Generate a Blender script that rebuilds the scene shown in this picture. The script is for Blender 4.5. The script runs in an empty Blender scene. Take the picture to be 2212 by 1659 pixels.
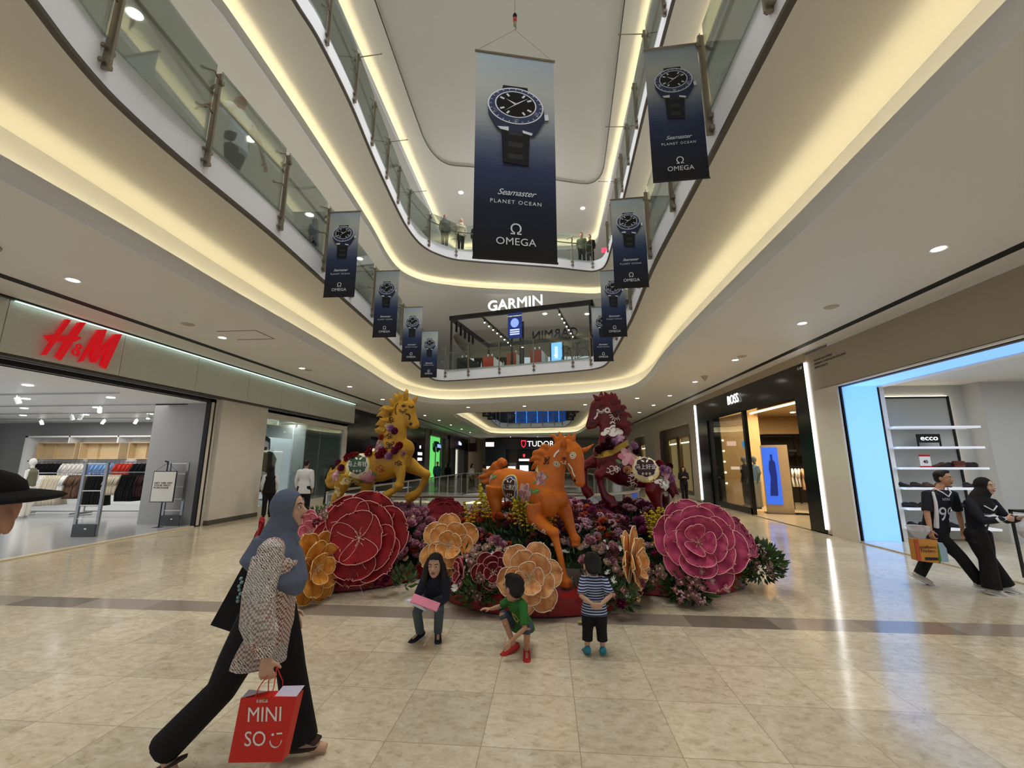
import bpy, bmesh, math, random
from mathutils import Vector, Matrix, noise
from mathutils.geometry import tessellate_polygon
from mathutils.bvhtree import BVHTree
R = math.radians; PI = math.pi
S = bpy.context.scene; COL = S.collection
rnd = random.Random(7)
# ---------------------------------------------------------------- camera, world, exposure
cd = bpy.data.cameras.new('camera'); cam = bpy.data.objects.new('camera', cd); COL.objects.link(cam)
cam.location = (0, 0, 1.7); cam.rotation_euler = (R(90 + 10.6965), 0, R(4.7434))
cd.sensor_width = 36; cd.lens = 900 / 2212 * 36; cd.clip_start = .05; cd.clip_end = 300
S.camera = cam
W = bpy.data.worlds.new('world'); S.world = W; W.use_nodes = True
W.node_tree.nodes['Background'].inputs[0].default_value = (.86, .9, 1, 1)
W.node_tree.nodes['Background'].inputs[1].default_value = .85
S.cycles.max_bounces = 8; S.cycles.diffuse_bounces = 3; S.cycles.glossy_bounces = 3; S.cycles.transparent_max_bounces = 14
S.view_settings.view_transform = 'Standard'; S.view_settings.look = 'None'
S.view_settings.exposure = -0.36; S.view_settings.gamma = 1; S.view_settings.use_curve_mapping = False
def lamp(kind, name, loc, power, col=(1, .93, .82), size=.2, sy=None, rot=(0, 0, 0), spot=100, blend=.6):
    d = bpy.data.lights.new(name, kind); o = bpy.data.objects.new(name, d); COL.objects.link(o)
    d.energy = power; d.color = col; o.location = loc; o.rotation_euler = rot
    if kind == 'AREA':
        d.size = size
        if sy: d.shape = 'RECTANGLE'; d.size_y = sy
    else: d.shadow_soft_size = size
    if kind == 'AREA': o.visible_camera = o.visible_glossy = False  # area fills light the scene but stay hidden from camera and reflections
    if kind == 'SPOT': d.spot_size = R(spot); d.spot_blend = blend
    return o
# ceiling lamps of the two aisles on the ground floor
AISLE = [(-7.33, y) for y in (-.6, 2.45, 5.5, 8.55, 11.7, 14.8, 18)] + [(5.24, y) for y in (-.6, 2.45, 5.57, 8.6, 11.7, 14.9, 18)]
for x, y in AISLE:
    lamp('SPOT', 'downlight_lamp', (x, y, 4.42), 190, (1, .93, .82), .05, spot=120, blend=.9)
for x, y in [(-4, 21), (-1.1, 20.8), (1.9, 20.5), (4, 18.6), (5.3, 24), (-7.1, 23)]:
    lamp('SPOT', 'downlight_lamp', (x, y, 4.42), 150, (1, .93, .82), .05, spot=120, blend=.9)
for x, y, z in [(-7, 5.3, 9.2), (-7, 11, 9.2), (-7, 17, 9.2), (5, 5, 9.2), (5, 11, 9.2), (-1, 21, 9.2)]:
    lamp('AREA', 'gallery_fill', (x, y, z), 110, (1, .95, .87), 1.5)  # added unseen area fill, besides the round lights of the gallery ceiling
for x, y in [(-1.2, 3), (-1.2, 10), (-1.2, 17)]:        # unseen area fills added under the high ceiling over the void
    lamp('AREA', 'atrium_fill', (x, y, 14.6), 760, (.95, .97, 1), 4.5)
# ---------------------------------------------------------------- helpers
def lin(c):
    if isinstance(c, str): c = tuple(int(c[i:i + 2], 16) / 255 for i in (0, 2, 4))
    return tuple((x / 12.92 if x <= .04045 else ((x + .055) / 1.055) ** 2.4) for x in c)
MATS = {}
def mat(name, col, rough=.5, metal=0, emit=0, ecol=None, noise_=0, nscale=20, trans=0, alpha=1, bump=0, bscale=60, coat=0, spec=.5, ior=1.45):
    if name in MATS: return MATS[name]
    m = bpy.data.materials.new(name); m.use_nodes = True; nt = m.node_tree; b = nt.nodes['Principled BSDF']
    c = lin(col) + (1,); b.inputs['Base Color'].default_value = c
    b.inputs['Roughness'].default_value = rough; b.inputs['Metallic'].default_value = metal
    b.inputs['Specular IOR Level'].default_value = spec; b.inputs['IOR'].default_value = ior
    if coat: b.inputs['Coat Weight'].default_value = coat; b.inputs['Coat Roughness'].default_value = .1
    if emit:
        b.inputs['Emission Color'].default_value = (lin(ecol) if ecol else c[:3]) + (1,)
        b.inputs['Emission Strength'].default_value = emit
    if trans: b.inputs['Transmission Weight'].default_value = trans
    if alpha < 1: b.inputs['Alpha'].default_value = alpha
    tc = None
    if noise_ or bump:
        tc = nt.nodes.new('ShaderNodeTexCoord')
    if noise_:
        n = nt.nodes.new('ShaderNodeTexNoise'); n.inputs['Scale'].default_value = nscale; n.inputs['Detail'].default_value = 4
        mx = nt.nodes.new('ShaderNodeMix'); mx.data_type = 'RGBA'
        mx.inputs['A'].default_value = tuple(x * (1 - noise_) for x in c[:3]) + (1,)
        mx.inputs['B'].default_value = tuple(min(1, x * (1 + noise_)) for x in c[:3]) + (1,)
        nt.links.new(tc.outputs['Object'], n.inputs['Vector']); nt.links.new(n.outputs['Fac'], mx.inputs['Factor'])
        nt.links.new(mx.outputs['Result'], b.inputs['Base Color'])
    if bump:
        n = nt.nodes.new('ShaderNodeTexNoise'); n.inputs['Scale'].default_value = bscale; n.inputs['Detail'].default_value = 3
        bp = nt.nodes.new('ShaderNodeBump'); bp.inputs['Strength'].default_value = bump; bp.inputs['Distance'].default_value = .02
        nt.links.new(tc.outputs['Object'], n.inputs['Vector']); nt.links.new(n.outputs['Fac'], bp.inputs['Height'])
        nt.links.new(bp.outputs['Normal'], b.inputs['Normal'])
    MATS[name] = m; return m
def glass(name, tint=(.86, .93, .9), refl=.10, a=.93):
    # architectural pane: mostly see-through, a little mirror
    if name in MATS: return MATS[name]
    m = bpy.data.materials.new(name); m.use_nodes = True; nt = m.node_tree; nt.nodes.clear()
    o = nt.nodes.new('ShaderNodeOutputMaterial'); t = nt.nodes.new('ShaderNodeBsdfTransparent'); g = nt.nodes.new('ShaderNodeBsdfGlossy')
    t.inputs[0].default_value = tuple(x * a for x in tint) + (1,); g.inputs['Roughness'].default_value = .02
    f = nt.nodes.new('ShaderNodeFresnel'); f.inputs[0].default_value = 1.5
    mt = nt.nodes.new('ShaderNodeMath'); mt.operation = 'MULTIPLY_ADD'; mt.inputs[1].default_value = .7; mt.inputs[2].default_value = refl * .3
    mx = nt.nodes.new('ShaderNodeMixShader')
    nt.links.new(f.outputs[0], mt.inputs[0]); nt.links.new(mt.outputs[0], mx.inputs[0])
    nt.links.new(t.outputs[0], mx.inputs[1]); nt.links.new(g.outputs[0], mx.inputs[2]); nt.links.new(mx.outputs[0], o.inputs[0])
    MATS[name] = m; return m
def V(*a): return Vector(a)
class MB:
    """collects shapes; build() links them as one mesh object"""
    def __init__(s): s.v = []; s.f = []; s.mi = []; s.cur = 0
    def m(s, i): s.cur = i; return s
    def add(s, vs, fs):
        k = len(s.v); s.v += [tuple(p) for p in vs]
        for f in fs: s.f.append(tuple(k + i for i in f)); s.mi.append(s.cur)
        return s
    def box(s, x0, x1, y0, y1, z0, z1):
        return s.add([(x, y, z) for x in (x0, x1) for y in (y0, y1) for z in (z0, z1)],
                     [(0, 1, 3, 2), (4, 6, 7, 5), (0, 4, 5, 1), (2, 3, 7, 6), (0, 2, 6, 4), (1, 5, 7, 3)])
    def cbox(s, c, d, rot=None, bev=0):
        hx, hy, hz = d[0] / 2, d[1] / 2, d[2] / 2; M = rot or Matrix.Identity(3); c = Vector(c)
        if bev:
            b = min(bev, hx, hy, hz); pts = []; rings = []
            prof = [(-hz, b), (-hz + b * .3, b * .3), (-hz + b, 0), (hz - b, 0), (hz - b * .3, b * .3), (hz, b)]
            for z, ins in prof:
                ring = []
                for sx, sy, a0 in ((1, 1, 0), (-1, 1, 90), (-1, -1, 180), (1, -1, 270)):
                    for a in (0, 45, 90):
                        t = R(a0 + a); rr = b
                        ring.append(c + M @ Vector((sx * (hx - b) + math.cos(t) * (rr - ins * .99), sy * (hy - b) + math.sin(t) * (rr - ins * .99), z)))
                rings.append(ring)
            return s.rings(rings)
        vs = [c + M @ Vector((x * hx, y * hy, z * hz)) for x in (-1, 1) for y in (-1, 1) for z in (-1, 1)]
        return s.add(vs, [(0, 1, 3, 2), (4, 6, 7, 5), (0, 4, 5, 1), (2, 3, 7, 6), (0, 2, 6, 4), (1, 5, 7, 3)])
    def rings(s, rings, cap=True, close=False):
        n = len(rings[0]); vs = [p for r in rings for p in r]; fs = []
        L = len(rings)
        for i in range(L if close else L - 1):
            j = (i + 1) % L
            for k in range(n): fs.append((i * n + k, i * n + (k + 1) % n, j * n + (k + 1) % n, j * n + k))
        if cap and not close:
            fs.append(tuple(reversed(range(n)))); fs.append(tuple((L - 1) * n + k for k in range(n)))
        return s.add(vs, fs)
    def tube(s, pts, r, n=10, flat=1, up=None, cap=True, cone=False):
        pts = [Vector(p) for p in pts]
        if not hasattr(r, '__len__'): r = [r] * len(pts)
        rs = []; u = None
        for i, p in enumerate(pts):
            t = (pts[min(i + 1, len(pts) - 1)] - pts[max(i - 1, 0)])
            if t.length < 1e-9: t = Vector((0, 0, 1))
            t.normalize()
            if u is None:
                u = Vector(up) if up else (Vector((0, 0, 1)) if abs(t.z) < .9 else Vector((1, 0, 0)))
            u = (u - t * u.dot(t))
            if u.length < 1e-6: u = t.orthogonal()
            u.normalize(); w = t.cross(u)
            rs.append([p + u * math.cos(2 * PI * k / n) * r[i] + w * math.sin(2 * PI * k / n) * r[i] * flat for k in range(n)])
        return s.rings(rs, cap)
    def loft(s, secs, n=16, cap=True):
        """secs: (centre, vector half width, vector half depth[, squareness])"""
        rs = []
        for q in secs:
            c, a, b = Vector(q[0]), Vector(q[1]), Vector(q[2]); e = q[3] if len(q) > 3 else 1
            ring = []
            for k in range(n):
                t = 2 * PI * k / n; ct, st = math.cos(t), math.sin(t)
                ct = math.copysign(abs(ct) ** e, ct); st = math.copysign(abs(st) ** e, st)
                ring.append(c + a * ct + b * st)
            rs.append(ring)
        return s.rings(rs, cap)
    def ell(s, c, r, rot=None, nu=14, nv=9):
        c = Vector(c); M = rot or Matrix.Identity(3)
        if not hasattr(r, '__len__'): r = (r, r, r)
        rs = []
        for i in range(nv):
            a = -PI / 2 + PI * (i + .02) / (nv - 1 + .04) ; a = max(-1.55, min(1.55, a))
            rs.append([c + M @ Vector((r[0] * math.cos(a) * math.cos(2 * PI * k / nu), r[1] * math.cos(a) * math.sin(2 * PI * k / nu), r[2] * math.sin(a))) for k in range(nu)])
        return s.rings(rs)
    def lathe(s, prof, c=(0, 0, 0), n=24, rot=None):
        c = Vector(c); M = rot or Matrix.Identity(3)
        return s.rings([[c + M @ Vector((r * math.cos(2 * PI * k / n), r * math.sin(2 * PI * k / n), z)) for k in range(n)] for r, z in prof])
    def prism(s, pts, z0, z1, M=None, c=(0, 0, 0)):
        """outline in xy pulled from z0 to z1"""
        n = len(pts); c = Vector(c); M = M or Matrix.Identity(3)
        vs = [c + M @ Vector((p[0], p[1], z)) for z in (z0, z1) for p in pts]
        tri = tessellate_polygon([[Vector((p[0], p[1], 0)) for p in pts]])
        fs = [(i, (i + 1) % n, n + (i + 1) % n, n + i) for i in range(n)]
        for t in tri: fs.append(tuple(t)); fs.append(tuple(n + i for i in reversed(t)))
        return s.add(vs, fs)
    def plate(s, outer, holes, z0, z1=None):
        loops = [outer] + list(holes); flat = [p for l in loops for p in l]; n = len(flat)
        tri = tessellate_polygon([[Vector((p[0], p[1], 0)) for p in l] for l in loops])
        if z1 is None: return s.add([(p[0], p[1], z0) for p in flat], [tuple(t) for t in tri])
        vs = [(p[0], p[1], z) for z in (z0, z1) for p in flat]; fs = []
        for t in tri: fs.append(tuple(t)); fs.append(tuple(n + i for i in reversed(t)))
        k = 0
        for l in loops:
            for i in range(len(l)):
                a, b = k + i, k + (i + 1) % len(l); fs.append((a, b, n + b, n + a))
            k += len(l)
        return s.add(vs, fs)
    def quad(s, a, b, c, d): return s.add([a, b, c, d], [(0, 1, 2, 3)])
    def build(s, name, mats, parent=None, smooth=False, loc=None, fix=True, angle=None):
        me = bpy.data.meshes.new(name); me.from_pydata(s.v, [], s.f)
        if not isinstance(mats, (list, tuple)): mats = [mats]
        for m_ in mats: me.materials.append(m_)
        if len(mats) > 1: me.polygons.foreach_set('material_index', s.mi)
        me.update()
        if fix:
            bm = bmesh.new(); bm.from_mesh(me); bmesh.ops.recalc_face_normals(bm, faces=bm.faces); bm.to_mesh(me); bm.free()
        if smooth:
            me.polygons.foreach_set('use_smooth', [True] * len(me.polygons))
            if angle: me.set_sharp_from_angle(angle=R(angle))
        o = bpy.data.objects.new(name, me); COL.objects.link(o)
        if parent: o.parent = parent
        if loc: o.location = loc
        return o
def tag(o, label=None, cat=None, group=None, kind=None):
    if label: o['label'] = label
    if cat: o['category'] = cat
    if group: o['group'] = group
    if kind: o['kind'] = kind
    return o
def thing(name, label, cat, loc=(0, 0, 0), rz=0, group=None):
    o = bpy.data.objects.new(name, None); COL.objects.link(o); o.empty_display_size = .1
    o.location = loc; o.rotation_euler = (0, 0, rz); return tag(o, label, cat, group)
def struct(o): o['kind'] = 'structure'; return o
def kids(o): return [c for c in bpy.data.objects if c.parent == o]
def dup(o, loc=None, rz=None, label=None, group=None, scale=None, parent=None, top=True):
    ch = kids(o); c = o.copy(); COL.objects.link(c); c.parent = parent
    if top:
        if loc is not None: c.location = loc
        if rz is not None: c.rotation_euler = (c.rotation_euler[0], c.rotation_euler[1], rz) if not hasattr(rz, '__len__') else rz
        if scale is not None: c.scale = (scale,) * 3 if not hasattr(scale, '__len__') else scale
        if label: c['label'] = label
        if group: c['group'] = group
    for k in ch: dup(k, parent=c, top=False)
    return c
def evalmesh(o, remove=True):
    dg = bpy.context.evaluated_depsgraph_get(); dg.update()
    me = bpy.data.meshes.new_from_object(o.evaluated_get(dg))
    if remove: bpy.data.objects.remove(o)
    return me
def blob(mb, name, mats, parent=None, voxel=.01, smooth=6, fac=.6, loc=None, label=None):
    """melts overlapping shapes into one continuous skin"""
    o = mb.build('tmp', mats, fix=False)
    r = o.modifiers.new('r', 'REMESH'); r.mode = 'VOXEL'; r.voxel_size = voxel; r.use_smooth_shade = True
    if smooth: q = o.modifiers.new('s', 'SMOOTH'); q.iterations = smooth; q.factor = fac
    me = evalmesh(o); me.name = name
    if not len(me.materials):
        for m_ in (mats if isinstance(mats, (list, tuple)) else [mats]): me.materials.append(m_)
    ob = bpy.data.objects.new(name, me); COL.objects.link(ob)
    if parent: ob.parent = parent
    if loc: ob.location = loc
    if label: ob['label'] = label
    return ob
def text_mb(txt, size, ext=.01, font=None, bold=0, align='CENTER', shear=0, space=1, curved=True):
    c = bpy.data.curves.new('t', 'FONT'); c.body = txt; c.size = size; c.extrude = ext; c.offset = bold; c.align_x = align
    c.shear = shear; c.space_character = space; c.resolution_u = 3; c.align_y = 'CENTER'
    o = bpy.data.objects.new('t', c); COL.objects.link(o); me = evalmesh(o)
    mb = MB(); mb.v = [tuple(v.co) for v in me.vertices]; mb.f = [tuple(p.vertices) for p in me.polygons]; mb.mi = [0] * len(mb.f)
    return mb
def put(dst, src, M):
    """append src transformed by 4x4 M"""
    k = len(dst.v); dst.v += [tuple(M @ Vector(p)) for p in src.v]
    dst.f += [tuple(k + i for i in f) for f in src.f]; dst.mi += [dst.cur] * len(src.f)
    return dst
def frame(loc, xdir, ydir):
    x = Vector(xdir).normalized(); y = Vector(ydir); y = (y - x * y.dot(x)).normalized(); z = x.cross(y)
    M = Matrix((x, y, z)).transposed().to_4x4(); M.translation = Vector(loc); return M
def smoothcurve(pts, sub=5, closed=True):
    P = [Vector((p[0], p[1], 0)) for p in pts]; n = len(P); out = []
    for i in range(n if closed else n - 1):
        p0, p1, p2, p3 = P[(i - 1) % n] if closed or i else P[0], P[i], P[(i + 1) % n], P[(i + 2) % n] if closed or i < n - 2 else P[-1]
        m = min((p1 - p0).length, (p2 - p1).length, (p3 - p2).length) if False else 1
        for k in range(sub):
            t = k / sub; d1 = (p2 - p0) * .5; d2 = (p3 - p1) * .5; L = (p2 - p1).length
            if d1.length > L: d1 = d1.normalized() * L
            if d2.length > L: d2 = d2.normalized() * L
            a = 2 * t ** 3 - 3 * t * t + 1; b = t ** 3 - 2 * t * t + t; c = -2 * t ** 3 + 3 * t * t; d = t ** 3 - t * t
            q = p1 * a + d1 * b + p2 * c + d2 * d; out.append((q.x, q.y))
    if not closed: out.append((P[-1].x, P[-1].y))
    return out
def offset(poly, d):
    n = len(poly); A = sum(poly[i][0] * poly[(i + 1) % n][1] - poly[(i + 1) % n][0] * poly[i][1] for i in range(n))
    sg = 1 if A > 0 else -1; out = []
    for i in range(n):
        a, b, c = Vector(poly[i - 1]), Vector(poly[i]), Vector(poly[(i + 1) % n])
        t1 = (b - a).normalized(); t2 = (c - b).normalized(); n1 = Vector((t1.y, -t1.x)) * sg; n2 = Vector((t2.y, -t2.x)) * sg
        m = (n1 + n2); m = m.normalized() if m.length > 1e-6 else n1; k = d / max(.5, m.dot(n1)); q = b + m * k; out.append((q.x, q.y))
    return out
# ================================================================ SETTING
def plaster(name, col, r=.55, b=.02): return mat(name, col, r, noise_=.03, nscale=.8, bump=b, bscale=40)
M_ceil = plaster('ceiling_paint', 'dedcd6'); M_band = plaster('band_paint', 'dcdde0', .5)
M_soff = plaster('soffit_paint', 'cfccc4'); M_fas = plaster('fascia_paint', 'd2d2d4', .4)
M_black = mat('black_slot', '050505', .6); M_dark = mat('reveal_dark', '4a443c', .5)
M_taupe = plaster('taupe_panel', 'a89c8c', .35); M_whitepaint = mat('white_paint', 'f0efec', .45)
M_led = mat('cove_led', 'fff0d0', emit=15, ecol=(1, .94, .76))
M_steel = mat('brushed_steel', 'b9b4aa', .28, 1, noise_=.08, nscale=60)
M_steeld = mat('post_steel', '9a9182', .38, .85, noise_=.12, nscale=30)
# marble floor: 0.6 m slabs, two laid askew tones, darker band across
def floor_mat():
    m = bpy.data.materials.new('marble_floor'); m.use_nodes = True; nt = m.node_tree; N = nt.nodes; L = nt.links; b = N['Principled BSDF']
    tc = N.new('ShaderNodeNewGeometry'); sep = N.new('ShaderNodeSeparateXYZ'); L.new(tc.outputs['Position'], sep.inputs[0])
    def mth(op, a, c=None, d=None):
        n = N.new('ShaderNodeMath'); n.operation = op
        for i, v in enumerate((a, c, d)):
            if v is None: continue
            if isinstance(v, (int, float)): n.inputs[i].default_value = v
            else: L.new(v, n.inputs[i])
        return n.outputs[0]
    def cell(o, off, w=.6): return mth('DIVIDE', mth('ADD', o, off), w)
    cx = cell(sep.outputs[0], .43 + 60); cy = cell(sep.outputs[1], .12 + 60)
    fx = mth('FRACT', cx); fy = mth('FRACT', cy)
    ex = mth('MINIMUM', fx, mth('SUBTRACT', 1, fx)); ey = mth('MINIMUM', fy, mth('SUBTRACT', 1, fy))
    joint = mth('LESS_THAN', mth('MINIMUM', ex, ey), .0042)
    comb = N.new('ShaderNodeCombineXYZ'); L.new(mth('FLOOR', cx), comb.inputs[0]); L.new(mth('FLOOR', cy), comb.inputs[1])
    wn = N.new('ShaderNodeTexWhiteNoise'); wn.noise_dimensions = '2D'; L.new(comb.outputs[0], wn.inputs['Vector'])
    vm = N.new('ShaderNodeVectorMath'); vm.operation = 'MULTIPLY_ADD'; L.new(tc.outputs['Position'], vm.inputs[0]); vm.inputs[1].default_value = (1, 1, 1)
    sc = N.new('ShaderNodeVectorMath'); sc.operation = 'SCALE'; L.new(wn.outputs['Color'], sc.inputs[0]); sc.inputs['Scale'].default_value = 9
    L.new(sc.outputs[0], vm.inputs[2])
    mp = N.new('ShaderNodeMapping'); mp.inputs['Scale'].default_value = (1, 1.5, 1); mp.inputs['Rotation'].default_value = (0, 0, .5); L.new(vm.outputs[0], mp.inputs[0])
    n1 = N.new('ShaderNodeTexNoise'); n1.inputs['Scale'].default_value = 11; n1.inputs['Detail'].default_value = 8; n1.inputs['Roughness'].default_value = .7; n1.inputs['Distortion'].default_value = .5
    L.new(mp.outputs[0], n1.inputs['Vector'])
    rp = N.new('ShaderNodeValToRGB'); e = rp.color_ramp.elements; e[0].position = .3; e[0].color = lin('a3957b') + (1,); e[1].position = .66; e[1].color = lin('d2c6ae') + (1,)
    q = rp.color_ramp.elements.new(.42); q.color = lin('bdae91') + (1,)
    L.new(n1.outputs[0], rp.inputs[0])
    # dark flecks
    n2 = N.new('ShaderNodeTexNoise'); n2.inputs['Scale'].default_value = 26; n2.inputs['Detail'].default_value = 3; L.new(mp.outputs[0], n2.inputs['Vector'])
    fl = mth('GREATER_THAN', n2.outputs[0], .69)
    tone = mth('MULTIPLY_ADD', wn.outputs['Value'], .2, .9)
    mix = N.new('ShaderNodeMix'); mix.data_type = 'RGBA'; mix.blend_type = 'MULTIPLY'; mix.inputs['Factor'].default_value = 1
    L.new(rp.outputs[0], mix.inputs['A']); cc = N.new('ShaderNodeCombineColor'); [L.new(tone, cc.inputs[i]) for i in range(3)]; L.new(cc.outputs[0], mix.inputs['B'])
    def over(col, fac, base, k=1):
        x = N.new('ShaderNodeMix'); x.data_type = 'RGBA'; L.new(base, x.inputs['A']); x.inputs['B'].default_value = lin(col) + (1,)
        L.new(mth('MULTIPLY', fac, k), x.inputs['Factor']); return x.outputs['Result']
    c = over('6b5c45', fl, mix.outputs['Result'], .35)
    # band: y 4.92..5.27, brown grey slabs of two tones, cut on the slant
    inb = mth('MULTIPLY', mth('GREATER_THAN', sep.outputs[1], 4.93), mth('LESS_THAN', sep.outputs[1], 5.28))
    bs = N.new('ShaderNodeCombineXYZ'); L.new(mth('FLOOR', mth('DIVIDE', mth('ADD', sep.outputs[0], 30), .9)), bs.inputs[0])
    w2 = N.new('ShaderNodeTexWhiteNoise'); w2.noise_dimensions = '2D'; L.new(bs.outputs[0], w2.inputs['Vector'])
    wv = N.new('ShaderNodeTexNoise'); wv.inputs['Scale'].default_value = 6; wv.inputs['Detail'].default_value = 5
    mw = N.new('ShaderNodeMapping'); mw.inputs['Scale'].default_value = (1, 9, 1); L.new(tc.outputs['Position'], mw.inputs[0]); L.new(mw.outputs[0], wv.inputs['Vector'])
    rb = N.new('ShaderNodeValToRGB'); rb.color_ramp.elements[0].color = lin('74675a') + (1,); rb.color_ramp.elements[1].color = lin('a09282') + (1,); rb.color_ramp.elements[0].position = .2; rb.color_ramp.elements[1].position = .95
    L.new(mth('MULTIPLY_ADD', w2.outputs['Value'], .75, mth('MULTIPLY', wv.outputs[0], .3)), rb.inputs[0])
    xb = N.new('ShaderNodeMix'); xb.data_type = 'RGBA'; L.new(c, xb.inputs['A']); L.new(rb.outputs[0], xb.inputs['B']); L.new(inb, xb.inputs['Factor'])
    c = over('8d7f66', joint, xb.outputs['Result'], .8)
    L.new(c, b.inputs['Base Color']); b.inputs['Roughness'].default_value = .13; b.inputs['Specular IOR Level'].default_value = .55
    nr = N.new('ShaderNodeTexNoise'); nr.inputs['Scale'].default_value = 3; nr.inputs['Detail'].default_value = 3; L.new(tc.outputs['Position'], nr.inputs['Vector'])
    L.new(mth('MULTIPLY_ADD', nr.outputs[0], .14, .07), b.inputs['Roughness'])
    return m
M_floor = floor_mat()
XL, XR = -9.5, 6.7
# plan outlines of the openings, one per storey
A0 = smoothcurve([(-5.45, -6), (-5.43, 0), (-5.45, 4), (-5.58, 6.6), (-5.7, 10), (-6.05, 14.5), (-6.17, 16.5), (-6.05, 18.2), (-5.4, 19.5), (-4.3, 19.9), (-2, 19.4), (0, 18.9), (2, 18.3), (3, 17.6), (3.5, 16.5), (3.56, 14.5), (3.3, 11.5), (3.2, 8), (3.17, 5), (3.12, 2.5), (3.12, -6)], 4)
C1 = smoothcurve([(-3.3, -6), (-3.3, 0), (-3.88, 2.2), (-4.07, 2.7), (-4.2, 3.2), (-4.26, 4), (-4.25, 5.6), (-4.33, 7.2), (-4.5, 10.6), (-4.7, 13.9), (-4.83, 16.6), (-4.78, 17.35), (-4.3, 17.6), (-1.5, 16.9), (1.5, 15.95), (2.1, 15.4), (2.22, 14.2), (2.15, 10.2), (1.98, 7.3), (1.96, 4.9), (1.93, 2.8), (1.9, -6)], 4)
A1 = smoothcurve([(-5.5, -6), (-5.5, 5.5), (-5.52, 6.8), (-5.6, 8.9), (-5.8, 12.4), (-6.02, 14.6), (-5.9, 16), (-5.1, 17), (-3, 17.8), (0, 18.4), (2.3, 18.9), (3.1, 18.5), (3.35, 17.2), (3.25, 12), (3.15, 6), (3.15, -6)], 4)
C2 = smoothcurve([(-4.4, -6), (-4.4, 5.7), (-4.34, 6.4), (-4.4, 7.9), (-4.6, 9.8), (-4.8, 12.7), (-4.7, 14.1), (-4.35, 14.9), (-3.5, 15.6), (.45, 16.6), (2.05, 17.1), (2.5, 16.8), (2.6, 15.8), (2.52, 12.3), (2.4, 8.4), (2.38, 6.3), (2.38, -6)], 4)
A2 = [(-5.65, -6), (-5.65, 8), (-5.75, 15), (-5.8, 22), (-5.3, 23.2), (2.6, 23.2), (3.1, 22.5), (3.15, 8), (3.15, -6)]
VB = smoothcurve([(-4.4, 8.4), (-4.5, 12), (-4.6, 24), (-4, 25), (.8, 25), (2.2, 24.4), (2.3, 14), (2.1, 10.4), (1.65, 9.1), (.7, 8.2), (-1.3, 7.75), (-3.2, 7.8)], 4)
V2 = smoothcurve([(-5.6, 24.5), (-5.7, 30), (-5.8, 42), (-5, 43.6), (-3, 44), (2, 43), (3, 41.5), (3.3, 34), (3.2, 26), (2.6, 23.4), (1, 22.9), (-4.6, 23.4)], 4)
V2c = offset(V2, -1.15)
def rect(x0, x1, y0, y1): return [(x0, y0), (x1, y0), (x1, y1), (x0, y1)]
BK = -6.0; FAR = 52
struct(MB().plate(rect(-9.6, 6.7, BK - 2, FAR), [VB], -.02).build('floor', M_floor, fix=False))
for p in bpy.data.objects['floor'].data.polygons: pass
bm = bmesh.new(); bm.from_mesh(bpy.data.objects['floor'].data)
for f in bm.faces:
    if f.normal.z < 0: f.normal_flip()
bm.to_mesh(bpy.data.objects['floor'].data); bm.free(); bpy.data.objects['floor'].location.z = .02
# ground-floor ceilings with shopfront shadow slots
def strips(x0, x1, hole_left, name, z): pass
mb = MB(); mb.plate(rect(-8.2, 6.21, BK, FAR), [A0, V2], 4.5, 4.53); mb.box(-9.7, -8.28, BK, FAR, 4.5, 4.53); mb.box(6.29, 6.75, BK, FAR, 4.5, 4.53)
struct(mb.build('ceiling', M_ceil))
mb = MB(); mb.box(-8.33, -8.15, BK, FAR, 4.494, 4.5); mb.box(6.16, 6.33, BK, FAR, 4.494, 4.5); struct(mb.build('ceiling', M_black))
def loopwall(poly, z0, z1, th, name, m_):
    a = poly; b = offset(poly, th)
    return struct(MB().rings([[(p[0], p[1], z0) for p in a], [(p[0], p[1], z1) for p in a], [(p[0], p[1], z1) for p in b], [(p[0], p[1], z0) for p in b]], close=True).build(name, m_, smooth=True, angle=40))
def cove(poly, z, name, label, h=.25, inset=.26, m_=None):
    loopwall(offset(poly, -.004), z - .004, z + h, .05, name, M_band)
    a, b = offset(poly, .14), offset(poly, .2)
    o = MB().rings([[(p[0], p[1], z + h - .2) for p in a], [(p[0], p[1], z + h - .18) for p in a], [(p[0], p[1], z + h - .18) for p in b], [(p[0], p[1], z + h - .2) for p in b]], close=True).build('cove_light', m_ or M_led)
    tag(o, label, 'light')
    bk = offset(poly, inset); loopwall(bk, z + .03, z + .75, .03, name, M_whitepaint)
cove(A0, 4.5, 'trim_1', 'warm strip light hidden in the lowest ceiling cove round the atrium')
cove(A1, 9.35, 'trim_2', 'warm strip light hidden in the middle storey ceiling cove round the atrium')
cove(A2, 14.25, 'trim_3', 'warm strip light hidden in the topmost ceiling cove above the atrium', h=.25, inset=.3)
cove(V2, 4.5, 'trim_4', 'warm strip light in the ceiling cove of the farther atrium', inset=.3)
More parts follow.
